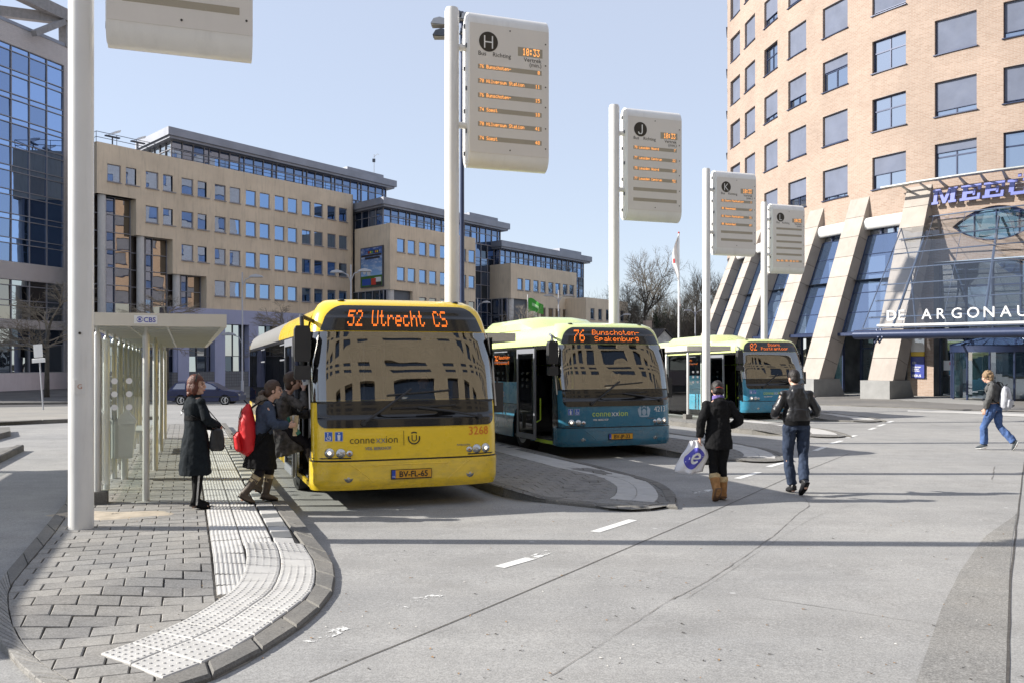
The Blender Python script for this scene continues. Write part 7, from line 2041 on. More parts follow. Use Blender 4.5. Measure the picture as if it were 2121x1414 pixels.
M['tights'] = cloth('tights', (0.02, 0.018, 0.022)); M['purple'] = cloth('purple_scarf', (0.16, 0.12, 0.33)); M['silver'] = mat('silver_braid', (.5, .5, .5), .5, .4, var=.4, vs_=60)
def remeshed(mb, name, mt, parent, vox=.009, fold=0.0, fs=9.0, smooth_it=2, seed=0, sub=None):
    me = bpy.data.meshes.new(name); me.from_pydata(mb.v, [], mb.f); ob = bpy.data.objects.new(name, me); C.objects.link(ob)
    md = ob.modifiers.new('r', 'REMESH'); md.mode = 'VOXEL'; md.voxel_size = vox; md.use_smooth_shade = True
    if smooth_it: m2 = ob.modifiers.new('s', 'SMOOTH'); m2.iterations = smooth_it; m2.factor = .5
    dg = bpy.context.evaluated_depsgraph_get(); out = bpy.data.meshes.new_from_object(ob.evaluated_get(dg)); bpy.data.objects.remove(ob); bpy.data.meshes.remove(me)
    out.name = name; out.materials.clear(); out.materials.append(mt)
    if fold:
        nn = [v.normal.copy() for v in out.vertices]
        for v, n in zip(out.vertices, nn):
            c = v.co; d = noise.noise(V((c.x * fs, c.y * fs, c.z * fs * .55 + seed * 3.1))) + .5 * noise.noise(V((c.x * fs * 2.3, c.y * fs * 2.3, c.z * fs * 1.6 + seed)))
            v.co = c + n * d * fold
    out.polygons.foreach_set('use_smooth', [True] * len(out.polygons)); out.update()
    return link(name, out, parent)
def chain(mb, pts, rad, n=12, up=(1, 0, 0)):
    mb.tube(pts, rad, n, up=up)
    for p_, r in ((pts[0], rad[0]), (pts[-1], rad[-1])):
        ra, rb = r if isinstance(r, tuple) else (r, r); mb.ell(p_, (max(ra, rb) * .98,) * 2 + (min(ra, rb) * .98,) if False else ((ra + rb) / 2 * .95,) * 3, 10, 6)
def bez(a, b, c, n=6): return [a.lerp(b, t).lerp(b.lerp(c, t), t) for t in [k / n for k in range(n + 1)]]
def limb(mb, a, b, c, ra, rb, rc, bulge=1.08, n=12):
    """two bones a-b-c, tapering, softly bent at b"""
    pts = [a, a.lerp(b, .5), b.lerp(a, .12), b.lerp(c, .12), b.lerp(c, .4), c]; rad = [ra, lerp(ra, rb, .5) * bulge, rb * 1.02, rb, lerp(rb, rc, .35) * bulge, rc]
    chain(mb, pts, rad, n, up=(0.3, 1, 0.1))
def hand(mb, w_, d, pn, curl=.5, s=1.0, thumb=1):
    """palm from wrist w_ along d, palm normal pn, four fingers and a thumb"""
    d = d.normalized(); pn = (pn - d * pn.dot(d)).normalized(); sd = d.cross(pn) * thumb
    mb.tube([w_, w_ + d * .045 * s, w_ + d * .085 * s], [(.026 * s, .018 * s), (.038 * s, .015 * s), (.037 * s, .012 * s)], 10, up=sd)
    for k, (o, L) in enumerate(((.029, .070), (.010, .078), (-.010, .072), (-.028, .056))):
        b = w_ + d * .08 * s + sd * o * s; dd = d; pts = [b]
        for j in range(3): dd = (dd + pn * curl * (.5 + .35 * j)).normalized(); pts.append(pts[-1] + dd * L * s / 3 * (1.15 - .15 * j))
        mb.tube(pts, [.0098 * s, .009 * s, .0085 * s, .007 * s], 6)
    b = w_ + d * .03 * s + sd * .03 * s; t1 = (d * .7 + sd * .75 + pn * .25).normalized(); t2 = (d * .95 + sd * .15 + pn * .35).normalized()
    mb.tube([b, b + t1 * .032 * s, b + t1 * .032 * s + t2 * .035 * s], [.014 * s, .0115 * s, .0085 * s], 6)
def headpart(mb, c, F, H=1.0):
    """F: 3x3 head frame (x right, y forward, z up)"""
    T_ = Matrix.Translation(c) @ F.to_4x4()
    mb.ell((0, -.008, .025), (.073 * H, .092 * H, .095 * H), 18, 12, M=T_); mb.ell((0, .022, -.04), (.056 * H, .066 * H, .075 * H), 14, 10, M=T_)
    mb.ell((0, .055, -.085), (.030, .03, .022), 10, 6, M=T_)
    mb.tube([T_ @ V((0, .088, .025)), T_ @ V((0, .104, -.005)), T_ @ V((0, .108, -.022)), T_ @ V((0, .095, -.033))], [.008, .009, .012, .010], 8)
    mb.ell((0, .086, -.056), (.024, .012, .009), 10, 6, M=T_); mb.ell((0, .087, .035), (.05, .012, .01), 10, 6, M=T_)
    for sg in (-1, 1): mb.ell((sg * .072, -.004, -.012), (.012, .02, .032), 8, 6, M=T_); mb.ell((sg * .036, .068, -.02), (.024, .022, .022), 8, 6, M=T_)
def face_bits(c, F, parent):
    T_ = Matrix.Translation(c) @ F.to_4x4(); mb = MB()
    for sg in (-1, 1): mb.ell((sg * .031, .083, .012), (.012, .006, .006), 8, 5, M=T_)
    mb.build('eyes', M['eye'], parent); mb = MB()
    for sg in (-1, 1): mb.tube([T_ @ V((sg * .014, .094, .031)), T_ @ V((sg * .034, .089, .036)), T_ @ V((sg * .05, .075, .03))], .004, 5)
    mb.build('eyebrows', M['hair_dk'], parent); MB().ell((0, .0925, -.057), (.021, .009, .008), 10, 6, M=T_).build('lips', M['lips'], parent, smooth=True)
def Rz(a): return Matrix.Rotation(a, 3, 'Z')
def Rx(a): return Matrix.Rotation(a, 3, 'X')
def person(label, px_, py_, yaw, dz, H, J, female=True, group=None, voxel=.0085):
    """J: joints in a 1.70 m figure, x right, y forward, z up. returns thing, scaled joint dict"""
    g = G(px_, py_, dz); t = thing('person', label, 'person', (g.x, g.y, gz(g.x, g.y) + dz), yaw, group)
    k = H / 1.70; Q = {a: V(b) * k for a, b in J.items()}
    lean = Q['neck'] - Q['pelvis']; mb = MB(); f = .92 if female else 1.0
    pel, nk = Q['pelvis'], Q['neck']; sh = (Q['shR'] - Q['shL']).normalized()
    ln = lambda t_, dy=0: pel.lerp(nk, t_) + V((0, dy, 0)) * k
    tr = [(0, .150, .105), (.12, .158, .112), (.3, .130, .092), (.5, .138, .098), (.72, .165 * f, .112), (.86, .165 * f, .095), (.95, .10, .070), (1.02, .056, .058)]
    Q['tr'] = [(ln(a), (b * k, c * k)) for a, b, c in tr]
    mb.tube([q[0] for q in Q['tr']], [q[1] for q in Q['tr']], 18, up=sh)
    mb.tube([nk - V((0, 0, .03)), Q['head'] - V((0, .0, .05)) * k], [.054 * k, .052 * k], 12)
    headpart(mb, Q['head'], Q['HF'] if 'HF' in Q else Matrix.Identity(3), k)
    for s_ in 'RL':
        sg = 1 if s_ == 'R' else -1
        limb(mb, Q['sh' + s_], Q['el' + s_], Q['wr' + s_], .038 * k * f, .036 * k * f, .026 * k)
        limb(mb, Q['hip' + s_], Q['kn' + s_], Q['an' + s_], .084 * k, .054 * k, .036 * k)
        an, to = Q['an' + s_], Q['to' + s_]; d = (to - an); fl = V((d.x, d.y, d.z))
        heel = an - V((d.x, d.y, 0)).normalized() * .045 * k + V((0, 0, -.045 * k)) * 1
        mb.tube([heel, an.lerp(to, .35) - V((0, 0, .005)), to], [(.032, .03), (.04, .032), (.036, .018)], 10, up=(1, 0, 0))
    return t, Q, mb, k
def fin(t, mb, mt=None, voxel=.0085): return remeshed(mb, 'body', mt or M['skin'], t, voxel, 0, smooth_it=1)
BASE = dict(pelvis=(0, 0, .94), neck=(0, .0, 1.43), head=(0, .03, 1.575), shR=(.175, 0, 1.375), shL=(-.175, 0, 1.375), hipR=(.09, 0, .90), hipL=(-.09, 0, .90), knR=(.10, .02, .49), knL=(-.10, .02, .49), anR=(.10, -.01, .085), anL=(-.10, -.01, .085), toR=(.12, .14, .025), toL=(-.12, .14, .025), elR=(.22, -.03, 1.09), elL=(-.22, -.03, 1.09), wrR=(.22, .05, .85), wrL=(-.22, .05, .85))
def pose(**kw): d = dict(BASE); d.update(kw); return d
def HFset(Q, yaw=0, pitch=0): Q['HF'] = Rz(yaw) @ Rx(pitch)
def torso_cloth(mb, Q, grow, t0=0, t1=1, k=1):
    pts = [(p_, (a + grow * k, b + grow * k)) for p_, (a, b) in Q['tr']]; n = len(pts)
    sel = [pts[i] for i in range(n) if t0 <= [0, .12, .3, .5, .72, .86, .95, 1.02][i] <= t1]
    mb.tube([q[0] for q in sel], [q[1] for q in sel], 20, up=(Q['shR'] - Q['shL']).normalized())
def sleeve(mb, Q, s_, gr, k, to=.97):
    a, b, c = Q['sh' + s_], Q['el' + s_], Q['wr' + s_]; e = b.lerp(c, to)
    a = a.lerp(Q['neck'], .14) - V((0, 0, .012)); mb.ell(a, ((.044 + gr * .6) * k,) * 3, 10, 8); mb.ell(Q['sh' + s_] - V((0, 0, .004)), ((.050 + gr * .45) * k,) * 3, 12, 8)
    mb.tube([a, a.lerp(b, .25), a.lerp(b, .5), b.lerp(a, .1), b.lerp(e, .1), b.lerp(e, .55), e], [(.046 + gr * .6) * k, (.047 + gr * .85) * k, (.046 + gr) * k, (.044 + gr) * k, (.044 + gr) * k, (.040 + gr) * k, (.032 + gr) * k], 12, up=(.3, 1, .1))
def leg_cloth(mb, Q, s_, gr, k, bottom=1.0, flare=0.0):
    a, b, c = Q['hip' + s_], Q['kn' + s_], Q['an' + s_]; e = b.lerp(c, bottom)
    pts = [a + V((0, 0, .03)), a.lerp(b, .5), b.lerp(a, .1), b.lerp(e, .1), b.lerp(e, .5), e]
    mb.tube(pts, [(.088 + gr) * k, (.078 + gr) * k, (.060 + gr) * k, (.058 + gr) * k, (.058 + gr + flare * .5) * k, (.044 + gr + flare) * k], 14, up=(1, 0, 0)); mb.ell(a, ((.09 + gr) * k,) * 3, 12, 8)
def boot(t, Q, s_, mt, gr, k, top=.35, name='boot', heel=.0, sole=M['black_cloth']):
    kn, an, to = Q['kn' + s_], Q['an' + s_], Q['to' + s_]; mb = MB(); tp = kn.lerp(an, top)
    mb.tube([tp, tp.lerp(an, .5), an + V((0, 0, .02))], [(.058 + gr) * k, (.050 + gr) * k, (.042 + gr) * k], 14, up=(1, 0, 0))
    d = to - an; dh = V((d.x, d.y, 0)).normalized(); low = an + (V((0, 0, -1)) * .05 if abs(d.z) < .12 else d.normalized().cross(V((dh.y, -dh.x, 0))).normalized() * -.0)
    up_ = V((dh.y, -dh.x, 0)); nrm = d.normalized().cross(up_).normalized(); nrm = nrm if nrm.z > 0 else -nrm
    hl = an - d.normalized() * .055 * k - nrm * .03 * k; tt = to + d.normalized() * .02
    mb.tube([hl, an - nrm * .015 * k, an.lerp(to, .45) - nrm * .012 * k, an.lerp(to, .8) - nrm * .002 * k, tt], [((.034 + gr) * k, (.036 + gr) * k), ((.042 + gr) * k, (.045 + gr) * k), ((.040 + gr) * k, (.034 + gr) * k), ((.040 + gr) * k, (.026 + gr * .5) * k), ((.026 + gr) * k, (.016) * k)], 12, up=up_)
    o = remeshed(mb, name, mt, t, .009, .003, 14)
    zb = [hl - nrm * .03 * k, an.lerp(to, .5) - nrm * .047 * k, tt - nrm * .016 * k]
    MB().tube(zb, [(.034 + gr, .010), (.043 + gr, .009), (.03 + gr, .009)], 10, up=up_).build('sole', sole, o, smooth=True)
    return o

# ---- 1: woman in dark coat, seen from behind, looking right
J = pose(shR=(.17, .01, 1.375), elR=(.24, .06, 1.13), wrR=(.10, .28, 1.05), elL=(-.23, .05, 1.12), wrL=(-.02, .27, 1.02), anR=(.07, -.02, .09), knR=(.08, .02, .5), toR=(.17, .11, .03), anL=(-.08, .05, .09), knL=(-.08, .05, .5), toL=(-.07, .20, .03), head=(.005, .02, 1.575))
J['HF'] = (0, 0, 0)
def mk(label, px_, py_, yaw, dz, H, J, hy, hp=0, female=True):
    JJ = {a: b for a, b in J.items() if a != 'HF'}
    t_ = {}
    global _HF
    g = G(px_, py_, dz)
    HF_ = Rz(hy) @ Rx(hp)
    # person() reads the head frame through the joint table
    res = person_h(label, px_, py_, yaw, dz, H, JJ, HF_, female); return res
def person_h(label, px_, py_, yaw, dz, H, J, HF_, female):
    t, Q, mb, k = None, None, None, None
    global headpart
    hp_ = headpart
    def hp2(m, c, F, kk): hp_(m, c, HF_, kk)
    headpart = hp2
    try: t, Q, mb, k = person(label, px_, py_, yaw, dz, H, J, female)
    finally: headpart = hp_
    Q['HF'] = HF_; face_bits(Q['head'], HF_, t); return t, Q, mb, k
W1, Q, mb, k = mk('woman in a long dark coat with auburn bob standing by the bus shelter', 404, 1052, R(-48), KERB, 1.60, J, R(-42))
hand(mb, Q['wrR'], V((-.8, .4, -.15)), V((0, -.2, -1)), .7, .95); hand(mb, Q['wrL'], V((.8, .3, -.2)), V((0, -.2, -1)), .7, .95, -1)
fin(W1, mb)
mb = MB(); torso_cloth(mb, Q, .022, 0, .96, k); p = Q['pelvis']
mb.tube([p + V((0, 0, .24)), p + V((0, 0, .08)), p + V((0, 0, -.06)), p + V((0, 0, -.25)), p + V((0, .01, -.47))], [(.145, .112), (.165, .125), (.182, .148), (.196, .165), (.215, .185)], 24, up=(1, 0, 0))
sleeve(mb, Q, 'R', .016, k, .93); sleeve(mb, Q, 'L', .016, k, .93)
mb.tube([Q['neck'] + V((0, 0, -.05)), Q['neck'] + V((0, .0, .035))], [(.085, .08), (.07, .075)], 14, up=(1, 0, 0))
remeshed(mb, 'coat', M['coat_navy'], W1, .010, .012, 9)
MB().tube([p + V((0, 0, .185)), p + V((0, 0, .235))], [(.152, .122), (.150, .118)], 22, up=(1, 0, 0)).build('belt', M['black_cloth'], W1, smooth=True, auto=40)
for s_ in 'RL': boot(W1, Q, s_, M['black_cloth'], .006, k, .0)
a, b = Q['knR'], Q['anR']; MB().tube([a + V((.055, -.02, -.02)), a.lerp(b, .5) + V((.056, -.015, 0)), b + V((.050, -.01, -.03))], [(.012, .004)] * 3, 6, up=(0, 1, 0)).build('boot_trim', M['silver'], W1)
def hairT(Q): return Matrix.Translation(Q['head']) @ Q['HF'].to_4x4()
T_ = hairT(Q); mb = MB()
mb.ell((0, -.012, .035), (.088, .103, .105), 18, 12, M=T_); mb.ell((0, -.055, -.03), (.09, .062, .10), 16, 10, M=T_); mb.ell((.07, -.01, -.04), (.028, .05, .08), 12, 8, M=T_); mb.ell((-.07, -.01, -.04), (.028, .05, .08), 12, 8, M=T_); mb.ell((0, -.07, -.1), (.085, .045, .05), 14, 8, M=T_)
cut = MB()
hr_ = remeshed(mb, 'hair', M['hair_red'], W1, .008, .004, 30, 1)
def carve(o, T_, fwd, zlo=-.12, zhi=.055, w_=.085):
    """open the hair over the face"""
    inv = T_.inverted(); me = o.data; import bmesh
    bm_ = bmesh.new(); bm_.from_mesh(me); dl = [v for v in bm_.verts if (lambda q: q.y > fwd + .25 * max(0, q.z - .02) and q.z < zhi and abs(q.x) < w_)(inv @ v.co)]; bmesh.ops.delete(bm_, geom=dl, context='VERTS'); bm_.to_mesh(me); bm_.free()
carve(hr_, T_, .045)
MB().tube([T_ @ V((.085 * math.cos(q), .02, .05 + .09 * math.sin(q))) for q in [math.pi * k_ / 10 for k_ in range(11)]], [(.004, .012)] * 11, 6).build('hair_band', M['eye'], W1)
# her shoulder bag
def bagthing(name, label, cat, host, M_=None): t = thing(name, label, cat, tuple(host.location), host.rotation_euler.z); return t
bg_ = bagthing('shoulder_bag', 'small black shoulder bag at the hip of the woman in the dark coat', 'bag', W1)
mb = MB(); c = p + V((.19, .19, -.04)); mb.tube([c + V((0, 0, -.15)), c + V((0, 0, -.12)), c, c + V((0, 0, .10)), c + V((0, 0, .12))], [(.07, .03), (.09, .045), (.085, .045), (.07, .03), (.05, .015)], 16, up=(.3, 1, 0)); remeshed(mb, 'bag_body', M['leather'], bg_, .009, .004, 12)
MB().tube([c + V((0, .05, .1)), Q['shR'] + V((-.02, -.075, -.18)), Q['shL'] + V((.09, -.13, -.12)), Q['shL'] + V((.06, -.06, .06)), Q['neck'] + V((-.06, .07, -.03)), c + V((-.04, .12, .1))], [(.014, .004)] * 6, 6).build('strap', M['leather'], bg_)
MB().tube([Q['shL'] + V((.085, -.142, -.13)), Q['shL'] + V((.105, -.143, -.16))], [(.02, .006)] * 2, 8).build('buckle', M['steel'], bg_)

# ---- 2: girl with a red backpack stepping towards the bus door
J = pose(pelvis=(0, 0, .93), neck=(0, .08, 1.40), head=(0, .15, 1.54), shR=(.16, .06, 1.345), shL=(-.16, .08, 1.345), hipR=(.08, 0, .89), hipL=(-.08, 0, .89), knL=(-.08, .12, .50), anL=(-.08, .05, .09), toL=(-.08, .20, .03), knR=(.09, .0, .50), anR=(.10, -.24, .13), toR=(.10, -.12, .03), elR=(.22, .12, 1.08), wrR=(.13, .33, 1.06), elL=(-.20, .16, 1.09), wrL=(-.06, .34, 1.04))
W2, Q, mb, k = mk('girl in a blue-grey jacket and black skirt wearing a red backpack', 543, 1040, R(-70), KERB, 1.56, J, R(-4), R(-3))
hand(mb, Q['wrR'], V((-.2, .9, .0)), V((-1, 0, .2)), .6, .9); hand(mb, Q['wrL'], V((.3, .9, .0)), V((1, 0, .2)), .6, .9, -1); fin(W2, mb)
mb = MB(); torso_cloth(mb, Q, .028, 0, .9, k); sleeve(mb, Q, 'R', .022, k, .95); sleeve(mb, Q, 'L', .022, k, .95); remeshed(mb, 'jacket', M['blue_jkt'], W2, .010, .014, 13, seed=2)
mb = MB(); mb.tube([Q['neck'] + V((0, -.06, -.06)), Q['neck'] + V((0, -.05, .0)), Q['neck'] + V((0, -.02, .03))], [(.13, .10), (.12, .10), (.09, .08)], 16, up=(1, 0, 0)); remeshed(mb, 'fur_collar', mat('grey_fur', (.16, .13, .10), .95, var=.5, vs_=50, bmp=1, bs=120), W2, .010, .012, 40)
mb = MB(); p = Q['pelvis']; mb.tube([p + V((0, 0, .04)), p + V((0, 0, -.1)), p + V((0, -.02, -.30)), p + V((0, -.03, -.42))], [(.165, .13), (.18, .15), (.19, .19), (.20, .21)], 22, up=(1, 0, 0)); remeshed(mb, 'skirt', M['black_cloth'], W2, .011, .013, 12)
for s_ in 'RL':
    mb = MB(); leg_cloth(mb, Q, s_, .006, k, .5); remeshed(mb, 'tights', M['tights'], W2, .010)
    b_ = boot(W2, Q, s_, M['boot_br'], .008, k, .42); kn, an = Q['kn' + s_], Q['an' + s_]
    MB().tube([kn.lerp(an, .30), kn.lerp(an, .32), kn.lerp(an, .55), kn.lerp(an, .56)], [.058 * k, .066 * k, .062 * k, .055 * k], 14).build('boot_cuff', M['cuff'], b_, smooth=True)
    MB().tube([kn.lerp(an, .43), kn.lerp(an, .46)], [.0655 * k, .065 * k], 14).build('cuff_stripe', mat('cuff_stripe', (.10, .08, .07), .8), b_, smooth=True)
T_ = hairT(Q); mb = MB(); mb.ell((0, -.012, .035), (.084, .103, .10), 18, 12, M=T_); mb.ell((0, -.06, -.03), (.07, .05, .07), 14, 8, M=T_); o = remeshed(mb, 'hair', M['hair_br'], W2, .008, .004, 30, 1); carve(o, T_, .03)
mb = MB(); mb.tube([T_ @ V((0, -.09, -.02)), T_ @ V((0, -.14, -.05)), T_ @ V((0, -.15, -.10)), T_ @ V((0, -.12, -.15))], [.022, .045, .042, .012], 10); mb.ell((0, -.13, -.04), (.045, .04, .04), 10, 8, M=T_); remeshed(mb, 'ponytail', M['hair_br'], W2, .009, .010, 28)
bp = bagthing('backpack', 'bright red backpack on the back of the girl by the bus door', 'backpack', W2)
def backpack(t, Q, mt, k, sc=1.0, dark=M['black_cloth'], drop=.0, tilt=.12):
    c = Q['pelvis'].lerp(Q['neck'], .38) + V((0, -.235, -.02 - drop)) * k; Tb = Matrix.Translation(c) @ Matrix.Rotation(tilt, 4, 'X') @ Matrix.Diagonal((sc, sc, sc, 1))
    mb = MB(); mb.tube([Tb @ V((0, .02, -.24)), Tb @ V((0, .0, -.22)), Tb @ V((0, 0, -.08)), Tb @ V((0, .01, .08)), Tb @ V((0, .03, .19)), Tb @ V((0, .05, .245))], [(.12, .07), (.16, .115), (.165, .12), (.15, .10), (.115, .065), (.05, .02)], 20, up=(1, 0, 0)); o = remeshed(mb, 'main_pocket', mt, t, .010, .007, 9)
    mb = MB(); mb.tube([Tb @ V((0, -.09, -.215)), Tb @ V((0, -.10, -.18)), Tb @ V((0, -.10, -.06)), Tb @ V((0, -.08, -.02))], [(.11, .03), (.135, .055), (.13, .05), (.10, .02)], 18, up=(1, 0, 0)); remeshed(mb, 'front_pocket', mt, t, .010, .005, 9)
    mb = MB(); mb.tube([Tb @ V((-.12, -.135, -.035)), Tb @ V((0, -.152, -.028)), Tb @ V((.12, -.135, -.035))], .005, 5); mb.tube([Tb @ V((-.14, -.06, .0)), Tb @ V((-.10, -.055, .12)), Tb @ V((0, -.02, .215)), Tb @ V((.10, -.055, .12)), Tb @ V((.14, -.06, .0))], .004, 5); mb.build('zip', dark, t)
    mb = MB(); mb.box(-.045, .045, -.175, -.165, -.175, -.145, M=Tb); lb = mb.build('brand_label', dark, t); mb = MB()
    for q in range(7): mb.box(-.036 + q * .0105, -.029 + q * .0105, -.1768, -.1762, -.167, -.153, M=Tb)
    mb.build('label_print', M['white_print'], lb)
    for sg in (-1, 1):
        s0 = Q['shR' if sg > 0 else 'shL'] + V((-sg * .05, 0, .0)); e_ = .085
        MB().tube([Tb @ V((sg * .06, .07, .2)), s0 + V((0, -.08, .045)), s0 + V((0, -.01, e_ - .02)), s0 + V((sg * .0, .10, .0)), s0 + V((sg * .05, .12, -.15)), s0 + V((sg * .07, .03, -.30)), Tb @ V((sg * .14, .06, -.17))], [(.028, .008)] * 7, 8, up=(1, 0, 0)).build('strap', dark, t)
    MB().tube([Tb @ V((-.02, .05, .23)), Tb @ V((-.02, .01, .285)), Tb @ V((.02, .01, .285)), Tb @ V((.02, .05, .23))], .008, 6).build('grab_loop', dark, t)
backpack(bp, Q, M['red'], k, 1.25, drop=.07)
pf_ = bagthing('papers', 'green folder and rolled papers held by the girl with the red backpack', 'folder', W2); c = Q['wrR'].lerp(Q['wrL'], .5) + V((0, .08, 0))
for k_, (m_, an_) in enumerate(((mat('folder_green', (.03, .16, .12), .5), .55), (M['cuff'], .25), (M['white'], .05), (M['cuff'], -.1))):
    MB().box(-.01 + .012 * k_, -.004 + .012 * k_, -.035, .035, -.13, .13, M=Matrix.Translation(c) @ Matrix.Rotation(an_, 4, 'X') @ Matrix.Rotation(.7, 4, 'Z')).build('sheet', m_, pf_)

# ---- 3: girl in a mottled coat stepping up into the bus
J = pose(pelvis=(0, 0, .95), neck=(0, .12, 1.43), head=(0, .19, 1.57), shR=(.16, .10, 1.375), shL=(-.16, .12, 1.375), knR=(.09, .38, .72), anR=(.10, .50, .32), toR=(.10, .64, .27), hipR=(.08, .04, .91), hipL=(-.08, 0, .90), knL=(-.08, -.10, .50), anL=(-.08, -.28, .13), toL=(-.08, -.15, .03), elR=(.17, .36, 1.20), wrR=(.07, .34, 1.46), elL=(-.2, .20, 1.10), wrL=(-.12, .42, 1.12))
W3, Q, mb, k = mk('girl in a mottled grey coat stepping up through the bus door', 577, 1027, R(-80), KERB, 1.64, J, R(-2), R(5))
hand(mb, Q['wrR'], V((-.1, .1, 1)), V((-.8, .3, 0)), .4, .9); hand(mb, Q['wrL'], V((.1, .9, .1)), V((1, 0, .2)), .7, .9, -1); fin(W3, mb)
mb = MB(); torso_cloth(mb, Q, .026, 0, .95, k); sleeve(mb, Q, 'R', .02, k, .92); sleeve(mb, Q, 'L', .02, k, .92); p = Q['pelvis']; mb.tube([p + V((0, .02, .2)), p + V((0, .03, .0)), p + V((0, .08, -.18)), p + V((0, .13, -.36))], [(.15, .12), (.175, .15), (.18, .22), (.19, .27)], 22, up=(1, 0, 0)); mb.tube([Q['neck'] + V((0, -.06, -.06)), Q['neck'] + V((0, -.04, .02))], [(.12, .10), (.09, .08)], 14, up=(1, 0, 0)); remeshed(mb, 'coat', M['camo'], W3, .011, .014, 11, seed=5)
for s_ in 'RL':
    mb = MB(); leg_cloth(mb, Q, s_, .006, k, .5); remeshed(mb, 'tights', M['tights'], W3, .010); boot(W3, Q, s_, M['boot_br'], .006, k, .12)
T_ = hairT(Q); mb = MB(); mb.ell((0, -.015, .035), (.088, .106, .105), 18, 12, M=T_); mb.ell((0, -.05, -.04), (.082, .06, .09), 14, 8, M=T_); o = remeshed(mb, 'hair', M['hair_br'], W3, .008, .003, 30, 1); carve(o, T_, .05)
tk_ = bagthing('card', 'small white travel card held up by the girl stepping into the bus', 'card', W3); c = Q['wrR'] + V((.06, .02, .12)); MB().box(-.004, .004, -.04, .04, -.055, .055, M=Matrix.Translation(c) @ Matrix.Rotation(.35, 4, 'X')).build('card', M['white'], tk_); MB().box(.0045, .006, -.025, .01, -.01, .03, M=Matrix.Translation(c) @ Matrix.Rotation(.35, 4, 'X')).build('print', M['blind'], tk_)
mz = bagthing('rolled_magazine', 'rolled magazine with red and blue stripes sticking out towards the bus door', 'magazine', W3); c = Q['wrL'] + V((.03, .10, .0))
MB().tube([c + V((0, -.12, -.02)), c + V((0, .2, .01))], [(.045, .03)] * 2, 14).build('magazine', M['cuff'], mz, smooth=True, auto=40)
for q, m_ in ((.0, mat('mag_red', (.4, .05, .04), .5)), (.1, mat('mag_blue', (.04, .06, .15), .5))): MB().tube([c + V((0, q, -.008)), c + V((0, q + .04, -.004))], [(.0465, .0315)] * 2, 14).build('stripe', m_, mz)

# ---- 4: woman walking away with a white carrier bag
J = pose(pelvis=(0, 0, .95), neck=(0, .02, 1.44), head=(0, .06, 1.58), anL=(-.06, -.12, .17), toL=(-.07, -.08, .035), knL=(-.07, .04, .52), knR=(.07, .06, .50), anR=(.08, .06, .09), toR=(.09, .20, .03), elR=(.31, -.02, 1.15), wrR=(.22, .16, 1.05), elL=(-.26, -.06, 1.14), wrL=(-.27, -.01, .90))
W4, Q, mb, k = mk('woman walking away in a black hooded jacket and tan fur-cuffed boots', 1488, 1036, R(2), 0, 1.635, J, 0, R(-8))
hand(mb, Q['wrL'], V((0, .05, -1)), V((1, 0, 0)), 1.0, .95, -1); hand(mb, Q['wrR'], V((-.6, .6, 0)), V((0, 0, -1)), .6, .95); fin(W4, mb)
mb = MB(); torso_cloth(mb, Q, .028, 0, .96, k); sleeve(mb, Q, 'R', .022, k, .95); sleeve(mb, Q, 'L', .022, k, .95); p = Q['pelvis']; mb.tube([p + V((0, 0, .22)), p + V((0, 0, .06)), p + V((0, 0, -.08)), p + V((0, 0, -.20))], [(.145, .115), (.17, .135), (.19, .155), (.195, .16)], 22, up=(1, 0, 0))
mb.tube([Q['neck'] + V((0, -.05, .02)), Q['neck'] + V((0, -.10, -.03)), Q['neck'] + V((0, -.13, -.12)), Q['neck'] + V((0, -.12, -.19))], [(.075, .04), (.11, .05), (.10, .04), (.04, .02)], 14, up=(1, 0, 0)); remeshed(mb, 'jacket', M['black_cloth'], W4, .010, .013, 13, seed=7)
mb = MB(); leg_cloth(mb, Q, 'R', .008, k, .7); leg_cloth(mb, Q, 'L', .008, k, .7); remeshed(mb, 'trousers', M['black_cloth'], W4, .010, .004, 12)
for s_ in 'RL':
    b_ = boot(W4, Q, s_, M['tan_suede'], .016, k, .50, sole=mat('rubber_sole_' + s_, (.16, .09, .05), .8)); kn, an = Q['kn' + s_], Q['an' + s_]; mb = MB(); mb.tube([kn.lerp(an, .38), kn.lerp(an, .42), kn.lerp(an, .55), kn.lerp(an, .58)], [.062, .078, .078, .064], 14); remeshed(mb, 'fur_cuff', M['fur'], b_, .009, .006, 60)
T_ = hairT(Q); mb = MB(); mb.ell((0, -.012, .035), (.086, .104, .10), 18, 12, M=T_); mb.ell((0, -.07, .01), (.065, .045, .065), 14, 8, M=T_); mb.ell((.045, -.06, -.03), (.035, .04, .04), 10, 8, M=T_); mb.ell((-.045, -.06, -.03), (.035, .04, .04), 10, 8, M=T_); o = remeshed(mb, 'hair', M['hair_dk'], W4, .008, .005, 30, 1); carve(o, T_, .04)
MB().tube([T_ @ V((-.05, -.112, .02)), T_ @ V((0, -.128, .03)), T_ @ V((.05, -.112, .015))], [(.009, .006)] * 3, 6).build('hair_clip', mat('red_clip', (.4, .05, .03), .4), W4); mb = MB(); mb.tube([Q['neck'] + V((0, 0, .0)), Q['neck'] + V((0, .01, .06))], [(.088, .085), (.078, .078)], 16, up=(1, 0, 0)); remeshed(mb, 'scarf', M['purple'], W4, .009, .006, 20)
cb_ = bagthing('carrier_bag', 'white plastic carrier bag with a large violet letter e', 'bag', W4); wl = Q['wrL'] + V((0, .02, -.06))
bagF = lambda u, v, yy: V((wl.x - .07 + (u - .5) * lerp(.14, .40, min(1, v * 2.2)) + .035 * math.sin(v * 5) - .05 * v, wl.y - .02 + yy * lerp(.2, 1, min(1, v * 3)) * math.sin(math.pi * u) + .012 * math.sin(u * 17 + v * 9), wl.z + .02 - v * .43 + .02 * math.sin(u * 9) * v))
mb = MB(); nu, nv_ = 16, 16
